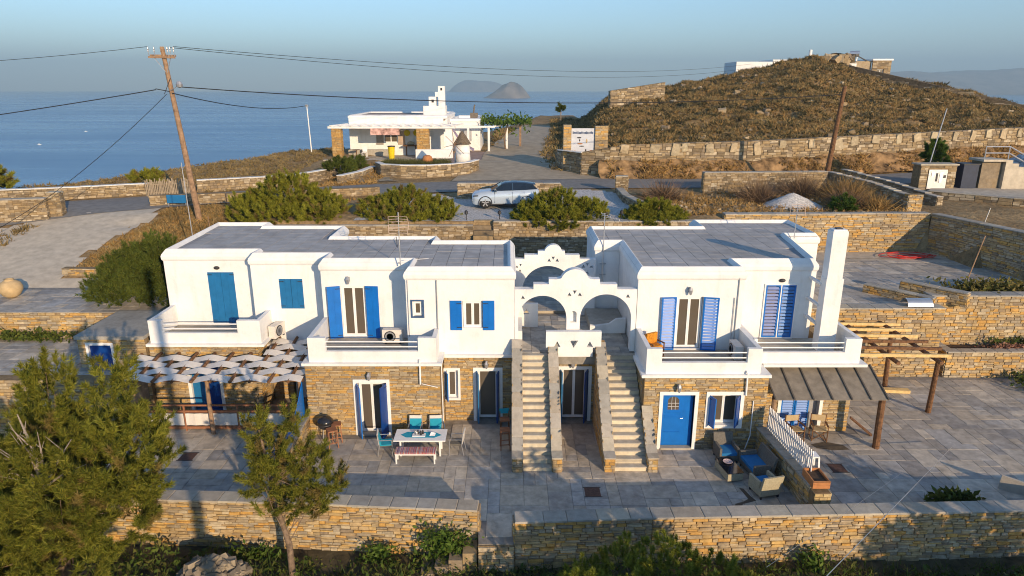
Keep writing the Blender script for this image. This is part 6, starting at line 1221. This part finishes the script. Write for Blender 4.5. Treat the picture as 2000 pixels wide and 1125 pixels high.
# ================================================================== VEGETATION
def lobe_points(lobes, n, shell=.55, low=-.75):
    """cluster centres spread through the outer part of each lobe, returns centres and outward directions"""
    vol = np.array([l[3]*l[4]*l[5] for l in lobes])**.72; cnt = np.maximum(1, (n*vol/vol.sum()).astype(int)); C = []; D = []
    for l, k in zip(lobes, cnt):
        d = unit(RNG.normal(0, 1, (k*2, 3))); d = d[d[:, 2] > low][:k]; r = shell+(1-shell)*RNG.random((len(d), 1))**.6
        C.append(np.array(l[:3])+d*r*np.array(l[3:6])); D.append(d)
    return np.concatenate(C), np.concatenate(D)
def conifer(name, label, base, trunk, lobes, n, per, nn, L, w, csize, m, cat='tree', limbs=26, r0=.16, bark=None, spread=.5, up=.7, dry=0., group=None, low=-.75, shell=.55):
    t = thing(name, label, cat, base, group); bark = bark or BARK; tp_ = [Vector(p) for p in trunk]
    mb = MB(); k = len(tp_); mb.tube(tp_, [r0*(1-.75*i/(k-1)) for i in range(k)], 9); C, D = lobe_points(lobes, n, shell, low)
    pick = RNG.choice(len(C), min(limbs, len(C)), False)
    for q in pick:
        e = Vector(C[q]); f = min(.97, max(.12, RNG.uniform(.25, .9))); j = f*(k-1); i = int(j); s = tp_[i].lerp(tp_[min(i+1, k-1)], j-i)
        s.z = min(s.z, e.z+.1); mid = s.lerp(e, .5)+Vector((0, 0, -.08*(e-s).length)); rr = r0*.17
        mb.tube([s, mid, e], [rr, rr*.6, rr*.22], 5, False)
    mb.build('trunk', bark, t, True)
    A = unit(D*.7+np.array([0, 0, up])+RNG.normal(0, .30, C.shape)); f = RNG.random((len(C)*per, 1)); AA = np.repeat(A, per, 0)
    P = np.repeat(C, per, 0)+AA*(f-.35)*csize*3.6*np.repeat(RNG.uniform(.6, 1.25, (len(C), 1)), per, 0)+RNG.normal(0, csize*.30, (len(C)*per, 3))*(1.15-f); DD = AA
    if dry > 0:
        sel = np.repeat(RNG.random(len(C)) < dry, per); V, F = needles(P[sel], DD[sel], nn, L, w, spread); np_mesh('dry_foliage', V, F, PINEO, t); P = P[~sel]; DD = DD[~sel]
    V, F = needles(P, DD, nn, L, w, spread); np_mesh('crown', V, F, m, t); return t
big = [(-11.6, 15.6, 5.1, .55, .8, 1.5), (-9.95, 15.6, 5.3, .36, .6, 1.35), (-9.75, 15.3, 4.1, 1.0, 1.3, 1.1), (-11.9, 15.4, 4.2, 1.0, 1.2, 1.0), (-13.0, 15.2, 2.9, 1.4, 1.4, 1.1), (-11.1, 14.8, 3.7, 1.5, 1.4, 1.3), (-10.3, 15.0, 2.7, 1.15, 1.2, .9), (-12.6, 14.5, 2.7, 1.7, 1.5, 1.4), (-11.7, 14.2, 1.3, 1.5, 1.4, .9), (-14.6, 15.2, 2.4, 1.2, 1.3, 1.2), (-13.2, 14.0, 1.0, 1.5, 1.4, 1.0)]
bp = conifer('pine_tree', 'large dense dark pine filling the lower left corner', (-11.9, 15.3, -1.4), [(-11.9, 15.3, -1.5), (-11.8, 15.2, 1), (-11.6, 15.3, 3.2), (-11.3, 15.5, 5.8)], big, 1250, 24, 13, .19, .025, .20, PINE, r0=.2, limbs=60, dry=.08, shell=.78, spread=.55, up=.95)
mb = MB(); root = Vector((-11.2, 14.3, 3.9))
for e, r in (((-11.35, 14.2, 5.9), .06), ((-10.3, 14.3, 5.2), .04), ((-11.9, 14.1, 5.1), .03), ((-10.9, 14.1, 5.5), .035), ((-11.6, 14.2, 5.7), .025), ((-10.0, 14.2, 4.6), .03), ((-12.2, 14.0, 4.6), .022)):
    e = Vector(e); mid = root.lerp(e, .5)+Vector((.06, 0, .12)); mb.tube([root, mid, e], [r, r*.6, r*.2], 5)
    for q in range(3): a = root.lerp(e, .45+.15*q); mb.tube([a, a+Vector((random.uniform(-.35, .35), random.uniform(-.2, .1), random.uniform(.15, .5)))], [r*.4, .004], 4)
mb.build('bare_branch', BARKG, bp)
sm = [(-7.05, 17.0, 4.0, .28, .35, .60), (-6.1, 17.1, 4.15, .26, .35, .62), (-6.7, 16.9, 3.2, .6, .6, .6), (-5.8, 17.1, 2.95, .55, .6, .55), (-6.9, 16.9, 2.4, .55, .6, .45), (-5.4, 17.0, 2.35, .62, .6, .38), (-6.1, 16.8, 1.95, .75, .7, .4), (-5.5, 16.9, 1.65, .4, .4, .25), (-6.9, 17, 1.5, .35, .4, .25)]
conifer('pine_tree', 'slender young pine with bare trunk standing before the left garden wall', (-6.5, 17.0, -.95), [(-6.48, 16.95, -1.2), (-6.5, 17, .3), (-6.75, 17, 1.6), (-6.85, 17, 2.8), (-7.0, 17, 4.0)], sm, 230, 18, 12, .17, .02, .14, PINE, r0=.11, limbs=44, dry=.18, low=-.6, shell=.45, spread=.6)
fgp = [(1.9, 14.6, .5, .8, .8, .9), (2.9, 15.0, .9, .8, .8, .95), (4.0, 15.1, 1.0, .9, .8, .9), (5.2, 14.8, .7, .8, .8, .8), (6.2, 14.8, .2, .8, .8, .7), (3.3, 14.2, .3, 1.6, .8, .9), (1.0, 14.3, -.1, .7, .7, .7)]
conifer('young_pine', 'bright young pine with upright light green shoots at the bottom edge', (3.4, 14.8, -1.2), [(3.4, 14.8, -1.3), (3.5, 14.8, -.2), (3.5, 14.8, .9)], fgp, 420, 9, 18, .15, .019, .07, PINEB, spread=.5, up=1.7, limbs=40, r0=.07, low=-.2)
# shrubs behind the roofs
def shrub(label, lobes, n, m=JUNI, L=.23, w=.036, dry=.05, name='pine_shrub', group='bushes behind the roofs', per=14, nn=13, cs=.12, up=.6):
    b = lobes[0]; base = (b[0], b[1], b[2]-b[5]); return conifer(name, label, base, [(b[0], b[1], b[2]-b[5]-.6), (b[0], b[1], b[2]-.3*b[5]), (b[0]+.1, b[1], b[2]+.5*b[5])], lobes, n, per, nn, L, w, cs, m, 'bush', 22, .09, BARKG, .45, up, dry, group, -.3)
shrub('widest bushy green pine shrub behind the left roof, nearest the power pole', [(-14.0, 42.6, 6.2, 2.0, 1.5, 1.75), (-16.2, 42.4, 5.7, 1.6, 1.3, 1.1), (-12.0, 42.4, 5.7, 1.7, 1.3, 1.15), (-13.2, 41.8, 5.6, 2.0, 1.2, 1.0), (-14.6, 41.0, 5.4, 2.6, 1.0, .8), (-11.8, 41.0, 5.4, 1.5, .9, .8)], 900, dry=.13)
shrub('rounded green pine shrub behind the grid aerial', [(-6.6, 42.2, 5.9, 1.9, 1.3, 1.15), (-8.3, 42.1, 5.6, 1.3, 1.2, .9), (-4.8, 42.1, 5.5, 1.4, 1.2, .9), (-7.0, 40.9, 5.4, 1.8, .9, .75), (-4.6, 41.0, 5.3, 1.2, .8, .7)], 640, dry=.16)
shrub('green pine shrub in front of the parked car\'s tail', [(2.8, 41.3, 5.8, 1.7, 1.2, 1.3), (1.1, 41.1, 5.4, 1.1, 1.1, .9), (4.6, 41.2, 5.5, 1.3, 1.1, 1.0), (2.4, 40.2, 5.3, 2.2, .9, .9)], 620, dry=.03)
shrub('small dark green shrub behind the right roof by the curved wall', [(8.6, 41.2, 5.5, 1.4, 1.0, .95), (9.8, 41.2, 5.3, .9, .9, .6), (7.5, 41.2, 5.2, .8, .9, .6), (8.6, 40.4, 5.2, 1.6, .8, .6)], 430, dry=.0)
shrub('large dark leafy bush between the drive and the left house wall', [(-17.7, 31.2, 4.4, 1.5, 1.6, 1.5), (-16.6, 31.2, 4.9, 1.2, 1.4, 1.45), (-18.7, 30.8, 3.9, 1.2, 1.3, 1.0), (-16.4, 30.5, 3.8, 1.1, 1.0, .8), (-17.6, 30.2, 3.9, 1.5, .9, .9)], 900, DKLEAF, .22, .035, 0, 'leafy_bush', None, 10, 9, .17, .8)
shrub('big round bush at the far left edge above the sea', [(-37.0, 47.5, 6.6, 2.0, 1.6, 1.6), (-38.5, 47, 6.2, 1.6, 1.5, 1.3)], 150, JUNI, .4, .06, .3, 'bush', None)
shrub('small round green bush on the skyline left of the paling hurdle', [(-28.5, 53.5, 6.1, 1.2, 1.0, .7)], 50, JUNI, .35, .06, .1, 'bush', None)
shrub('green bush beside the path below the cottage porch', [(-14.6, 58.4, 6.3, 1.4, 1.8, .9), (-14.1, 60.8, 6.5, 1.1, 1.2, .7)], 90, DKLEAF, .35, .06, 0, 'bush', None)
shrub('small leafy green tree behind the stone meter pillar', [(32.3, 53, 8.1, .7, .7, 1.0), (32.7, 53, 7.4, .6, .6, .8)], 110, GRN, .28, .06, 0, 'small_tree', None)
shrub('bright green bush low on the rubble plot behind the right roof', [(21.3, 43.6, 5.7, .65, .6, .6)], 45, GRN, .22, .05, 0, 'bush', None)
shrub('lone dark shrub on the skyline left of the high broken wall', [(7.0, 101, 9.9, .5, .5, .8)], 16, DKLEAF, .4, .1, 0, 'bush', None)
# twiggy dry bushes
def twig_bush(label, c, rx, rz, n, m=TWIG):
    t = thing('dry_bush', label, 'bush', c); P = np.array(c)+RNG.normal(0, .25, (n, 3))*np.array([rx, rx, .2]); d = unit(RNG.normal(0, 1, (n, 3))*np.array([1, 1, .4])+np.array([0, 0, .55])); V, F = needles(P, d, 3, rz*1.3, .045, .35); np_mesh('twigs', V, F, m, t); return t
for (x, y, z, r, h, n, lb, m) in ((10.6, 47.6, 5.5, 1.2, 1.5, 260, 'pale leafless brown bush right of the curved wall', TWIG), (17.0, 47.2, 5.5, 1.4, 1.5, 320, 'tangled dry brush heap left of the white gravel pile', TWIG), (20.6, 48.6, 5.6, 1.5, 1.7, 340, 'dark dry brush heap behind the white gravel pile', TWIG), (23.0, 47.0, 5.6, 1.8, 1.6, 420, 'straw coloured dry brush heap under the short wooden pole', STRAW), (22.0, 44.6, 5.5, 1.4, 1.3, 300, 'brown dry brush beside the bright green bush', TWIG), (23.6, 44.2, 5.5, 1.5, 1.0, 300, 'straw coloured dry grass heap at the end of the rubble plot', STRAW)): twig_bush(lb, (x, y, z), r, h, n, m)
def stuffobj(name, V, F, m): o = np_mesh(name, V, F, m); o['kind'] = 'stuff'; return o
# hill scrub
n = 64000; a = RNG.uniform(-.03, .82, n); y = 58+ (132-58)*RNG.random(n)**.85; x = a*y; keep = (y > yw(x)+1.5) & (a > np.where(y < 85, .115+RNG.normal(0, .01, n), .055)); x, y = x[keep], y[keep]
bare = np.zeros(len(x), bool) & (np.sin(.42*x+1)*np.sin(.37*y)+np.sin(.19*x-.23*y) > .95); x, y = x[~bare], y[~bare]; z = Hn(x, y); P = np.stack([x, y, z], -1)
s = (.20+.25*RNG.random(len(P))**2)[:, None]*(.75+P[:, 1:2]/240)
def clumps(P, s, nb, wd, m, name, flat=.6):
    k = len(P); D = unit(RNG.normal(0, 1, (k*nb, 3))*np.array([1, 1, .5])+np.array([0, 0, flat])); ss = np.repeat(s, nb, 0); Q = np.repeat(P, nb, 0)+RNG.normal(0, .22, (k*nb, 3))*ss*np.array([1, 1, .1])
    q = unit(np.cross(D, RNG.normal(0, 1, (k*nb, 3))))*ss*wd; V = np.empty((k*nb, 3, 3)); V[:, 0] = Q-q; V[:, 1] = Q+q; V[:, 2] = Q+D*ss*RNG.uniform(.7, 1.3, (k*nb, 1)); return stuffobj(name, V.reshape(-1, 3), np.arange(k*nb*3).reshape(-1, 3), m)
r_ = RNG.random(len(P)); clumps(P[r_ < .62], s[r_ < .62], 9, .17, SCRUB, 'hill_scrub'); clumps(P[(r_ >= .62) & (r_ < .93)], s[(r_ >= .62) & (r_ < .93)], 9, .13, STRAW, 'hill_dry_grass', 1.0); clumps(P[r_ >= .93], s[r_ >= .93]*1.5, 12, .14, leaf_mat('dark_scrub', [(.055, .05, .02), (.09, .075, .03), (.07, .065, .03)]), 'hill_dark_scrub')
nb = 2600; xb = RNG.uniform(8, 58, nb); yb = yw(xb)-RNG.uniform(.05, 1.7, nb); fb = np.clip((yw(xb)-yb), 0, 1.6); zb_ = 7.15-.95*fb+np.maximum(0, xb-20)*.022; kb = np.sin(xb*1.1)+np.sin(xb*.43+2)+RNG.normal(0, .6, nb) > -.2
clumps(np.stack([xb, yb, zb_], -1)[kb], .16+.26*RNG.random((int(kb.sum()), 1)), 8, .13, STRAW, 'bank_dry_grass', .8)
# scattered rocks on the hill and the rubble plot
def rocks(name, P, s, m):
    Vs = []; Fs = []; k = 0; va = [(np.array(V), F) for V, F in VARI]
    for p, q in zip(P, s):
        V, F = va[random.randrange(14)]; R = np.array(Matrix.Rotation(random.uniform(0, 6.3), 3, 'Z') @ Matrix.Rotation(random.uniform(-.7, .7), 3, 'X')); Vs.append(((V-np.array([0, 0, .35]))*np.array([q, q*.75, q*.6])) @ R.T+p); Fs += [tuple(i+k for i in f) for f in F]; k += len(V)
    mb = MB(); mb.v = [tuple(v) for v in np.concatenate(Vs)]; mb.f = Fs; return mb.build(name, m, None, kind='stuff')
i_ = RNG.choice(len(P), 260, False); rocks('hill_rocks', P[i_]+np.array([0, 0, .1]), .3+.6*RNG.random(260)**2, STF)
x = RNG.uniform(9.5, 25, 700); y = RNG.uniform(41.8, 49.8, 700); P2 = np.stack([x, y, Hn(x, y)+.03], -1); rocks('plot_rubble', P2[:420], .12+.25*RNG.random(420)**2, STF)
x = RNG.uniform(9.2, 25, 1500); y = RNG.uniform(41.6, 49.8, 1500); clumps(np.stack([x, y, Hn(x, y)], -1), .18+.2*RNG.random((1500, 1)), 8, .1, STRAW, 'plot_dry_grass', .9)
# outcrops on the hill crest
oc_ = thing('rock_outcrop', 'jagged brown rock outcrop on the hilltop left of the stone house', 'rock', (58, 128, 17)); rr = MB()
for k in range(26):
    V_, F_ = VARI[k % 14]; M = Matrix.Translation((55.5+5.5*random.random(), 127+3*random.random(), 17.1+1.2*random.random())) @ Matrix.Rotation(random.uniform(0, 6), 4, 'Z') @ Matrix.Rotation(random.uniform(.4, 1.6), 4, 'X') @ Matrix.Diagonal((2.2, 1.6, 1.1, 1)); rr.add([M @ Vector((v[0], v[1], v[2]-.4)) for v in V_], F_)
rr.build('rock', STF, oc_)
# dry grass at the left slope, coast and verges
def verge(name, n, x0, x1, y0, y1, m, sz=.25, cond=None, nb=8):
    x = RNG.uniform(x0, x1, n); y = RNG.uniform(y0, y1, n); d = np.minimum(pdist(x, y, ROAD), pdist(x, y, BRANCH)); k = d > 3.0
    if cond is not None: k &= cond(x, y)
    x, y = x[k], y[k]; clumps(np.stack([x, y, Hn(x, y)], -1), sz*(.6+.8*RNG.random((len(x), 1))), nb, .12, m, name, .8)
verge('coast_scrub', 9000, -42, -13, 49, 82, SCRUB, .24, lambda x, y: (x > ip(y, [40, 52, 77, 86], [-60, -38, -25.5, -17]) - 3) & ((x < -19.5) | (y < 54) ) & ~((x > -19.5) & (y > 62)))
verge('slope_dry_grass', 3200, -24, -15.2, 34.9, 45, STRAW, .20, lambda x, y: x > ip(y, [34.8, 37.5, 40, 42.5, 45], [-23.5, -23.7, -23.1, -22.5, -23.2])+.2); verge('slope_scrub', 2600, -24, -15.2, 34.9, 46, SCRUB, .24, lambda x, y: x > ip(y, [34.8, 37.5, 40, 42.5, 45], [-23.5, -23.7, -23.1, -22.5, -23.2])+.5)
verge('roadside_grass', 900, -19, 8, 46, 51, STRAW, .25, lambda x, y: (x < -8.5)); verge('gate_scrub', 500, -40, -29, 36, 43, SCRUB, .35, lambda x, y: y < 41.4)
verge('branch_verge', 1500, -3, 14, 62, 112, SCRUB, .55, lambda x, y: (pdist(x, y, BRANCH) > 2.4) & (x > -2.5) & (x < .115*y+1)); verge('path_verge', 700, -15, -11, 53, 66, STRAW, .3)
# plant bed of the cottage
P = np.stack([RNG.uniform(-11.4, -5.6, 900), RNG.uniform(59.2, 62.2, 900), np.full(900, 6.3)], -1); k = np.hypot((P[:, 0]+8.4)/3.4, (P[:, 1]-61.2)/2.6) < 1; P = P[k]; V, F = needles(P, np.tile([0, 0, 1.], (len(P), 1)), 10, .75, .05, .35)
bed = thing('bed_plants', 'dense green spiky plants in the bed before the white cottage', 'plants', (-8.4, 60.8, 6.2)); np_mesh('foliage', V, F, leaf_mat('bed_green', [(.06, .07, .02), (.11, .11, .03), (.16, .15, .05)]), bed)
sheet('bed_soil', [(-11.9, 60.6), (-11.1, 58.8), (-9.4, 57.95), (-7.2, 57.95), (-5.2, 58.75), (-3.6, 60.3), (-2.9, 62.6), (-8.4, 63.4)], EARTH, .45 if False else .62, .4)
sheet('flagged_slope', [(-14.2, 55.8), (-9.5, 55.8), (-10.6, 58.4), (-12.3, 60.5), (-13.4, 58.5)], mat('flagged_stone', (.30, .25, .17), .9, .35, 2.2, .6), .05, .4)
# weeds in front of the garden walls
n = 26000; x = RNG.uniform(-15, 20, n); y = 17.9-12*RNG.random(n)**1.4; k = (y < np.where(x < -.5, 18.0-.06*x, 17.3)) ; x, y = x[k], y[k]; h = np.clip(.45+.45*np.sin(.9*x+1)*np.sin(1.3*y)+.25*np.sin(2.7*x), .02, 1)
P = np.stack([x, y, fg(x, y)+h*.55*RNG.random(len(x))], -1); V, F = leafs(P, .17, .5); stuffobj('weeds', V, F, WEED)
x = RNG.uniform(-15, 20, 3800); y = 17.5-11*RNG.random(3800); P = np.stack([x, y, fg(x, y)], -1); clumps(P, .25+.3*RNG.random((3800, 1)), 6, .035, WEED, 'tall_weeds', 1.6)
def ivy(label, c, r, n, m=GRN, sz=.15, name='creeper'):
    t = thing(name, label, 'plant', c); P = np.array(c)+RNG.normal(0, .5, (n, 3))*np.array(r); V, F = leafs(P, sz, .2); np_mesh('leaves', V, F, m, t); return t
ivy('bright green creeper growing up the left garden wall beside the rough steps', (-2.0, 17.6, -.15), (.75, .25, .55), 900); ivy('small green creeper low on the left garden wall', (-4.1, 17.75, -.6), (.5, .2, .3), 260); ivy('low green plant at the wall foot behind the slender pine', (-7.9, 17.9, -.75), (.8, .2, .25), 330)
ivy('green weed on the right garden wall below the terracotta planter', (9.0, 17.3, -.55), (.4, .2, .4), 330); ivy('green weed at the foot of the right garden wall, left of the pale cable', (6.7, 17.1, -.85), (.35, .2, .3), 220)
ivy('dark bush at the lower right corner before the wall', (14.6, 15.6, -.5), (1.3, .6, .6), 1100, WEED, .2, 'bush'); ivy('dark green bush along the bottom edge right of the young pine', (9.6, 14.2, -.6), (1.6, .5, .5), 1000, WEED, .2, 'bush')
ivy('cut dark palm fronds lying on the right patio near the front wall', (14.4, 19.4, .22), (.65, .25, .17), 420, DKLEAF, .28, 'cut_fronds'); ivy('small pale flowering weed on the paving edge at the right', (23.9, 29.2, .12), (.35, .25, .1), 120, leaf_mat('pale_flower', [(.35, .36, .22), (.2, .25, .08)]), .12, 'weed')
ivy('green and red-brown weeds along the paving edge at far right', (24.0, 28.3, .25), (1.2, 1.6, .25), 800, WEED, .2, 'weed')
ivy('green weeds along the lower terrace wall at the left edge', (-22.0, 28.95, 2.3), (2.4, .3, .22), 700, DKLEAF, .2, 'weed'); ivy('pinkish dry succulents in the far right planter bed', (23.9, 30.1, 1.3), (1.5, .25, .18), 420, leaf_mat('pink_succulent', [(.36, .18, .12), (.28, .15, .10)]), .16, 'succulents'); ivy('green shoots at the back of the far right planter bed', (24.5, 30.6, 1.35), (1.8, .2, .2), 300, WEED, .2, 'plants')
ivy('yellow-green dry plants on the plaza edge above the far right wall', (23.8, 32.4, 3.6), (2.4, .6, .35), 1500, leaf_mat('bed_yellow', [(.10, .11, .02), (.17, .15, .04), (.22, .17, .05)]), .22, 'plants'); sheet('plaza_bed', [(21.0, 31.6), (28.8, 31.6), (27.6, 33.6), (22.2, 33.6)], SOIL, .06, .4, z=3.215)
db = thing('slate_slab', 'dark slanted slab leaning at the right edge of the patio by the front wall', 'slab', (17, 20, 0)); MB().bar((16.55, 20.35, .28), (17.6, 19.55, .16), .08, .5).build('slab', CAP, db)
# heap of stones before the left garden wall
hp_ = thing('stone_heap', 'heap of loose grey-brown stones before the left garden wall', 'stone heap', (-8.7, 16.3, -1)); HM = stone_mat('loose_grey_stone', [(.27, .225, .165), (.22, .185, .14), (.33, .275, .20), (.18, .155, .12)], .3, sc=5)
for k in range(170):
    a = random.uniform(0, 6.3); r = random.random()**.6; X = -8.75+1.05*r*math.cos(a); Y = 16.75+.75*r*math.sin(a); Z = -.98+.72*(1-r)**.7+.22*random.random(); q = random.uniform(.2, .44)
    M = Matrix.Translation((X, Y, Z)) @ Matrix.Rotation(random.uniform(0, 6.3), 4, 'Z') @ Matrix.Rotation(random.uniform(-1, 1), 4, 'X') @ Matrix.Diagonal((q, q*.7, q*.45, 1)); ob = bpy.data.objects.new('stone', smesh(HM, k % 14)); COL.objects.link(ob); ob.parent = hp_; ob.matrix_local = Matrix.Translation(-origin(hp_)) @ M
# pines growing down the slope below the picture: their shade falls on the right front wall
for (x, y, h, s, lb) in ((6.8, 9.6, 5.2, 1.75, 'pine on the slope below the picture, its shade on the wall near the gap'), (17.4, 11.0, 4.7, 1.9, 'pine on the slope below the picture, its shade on the far right front wall')):
    z0 = float(fg(np.array(x), np.array(y))); conifer('pine_tree', lb, (x, y, z0), [(x, y, z0-.2), (x, y, z0+h*.5), (x+.1, y, z0+h)], [(x, y, z0+h*.62, s*1.2, s*1.1, h*.33), (x-.7, y+.2, z0+h*.45, s, s, h*.25), (x+.8, y, z0+h*.5, s, s, h*.25)], 300, 12, 9, .28, .045, .2, PINE, r0=.14)
# power pole just behind the viewpoint: its soft shade crosses the front wall, the patio and the left balcony
pole('power_pole', 'wooden power pole standing behind the viewpoint, its soft shade on the left balcony', (1.6, -1.2, -2.5), (1.5, -1.3, 14.5), .22, .15)
for x, y, lb in ((-2.75, 40.6, 'tiny dark path light on the car park edge left of the steps'), (-.75, 40.6, 'tiny dark path light on the car park edge right of the steps'), (6.6, 40.7, 'tiny dark path light on the car park edge by the right bushes')):
    t = thing('path_light', lb, 'lamp', (x, y, 5.4), 'path lights of the car park'); MB().tube([(x, y, 5.3), (x, y, 5.75)], .03, 6).build('stem', DARKM, t); MB().lathe([(.05, 5.75), (.11, 5.8), (.10, 5.95), (.02, 6.02)], (x, y, 0), 8).build('shade', DARKM, t)
# ================================================================== HAZE
m = bpy.data.materials.new('haze_air'); m.use_nodes = True; n = m.node_tree.nodes; n.clear(); vo = n.new('ShaderNodeVolumePrincipled'); ou = n.new('ShaderNodeOutputMaterial'); m.node_tree.links.new(vo.outputs[0], ou.inputs['Volume'])
vo.inputs['Color'].default_value = (.50, .73, .90, 1); vo.inputs['Density'].default_value = HAZE; vo.inputs['Anisotropy'].default_value = 0.0
hz = MB().box(-15600, -1600, SEA-12-1, 15600, 15100, 560).build('haze', m); hz['kind'] = 'stuff'
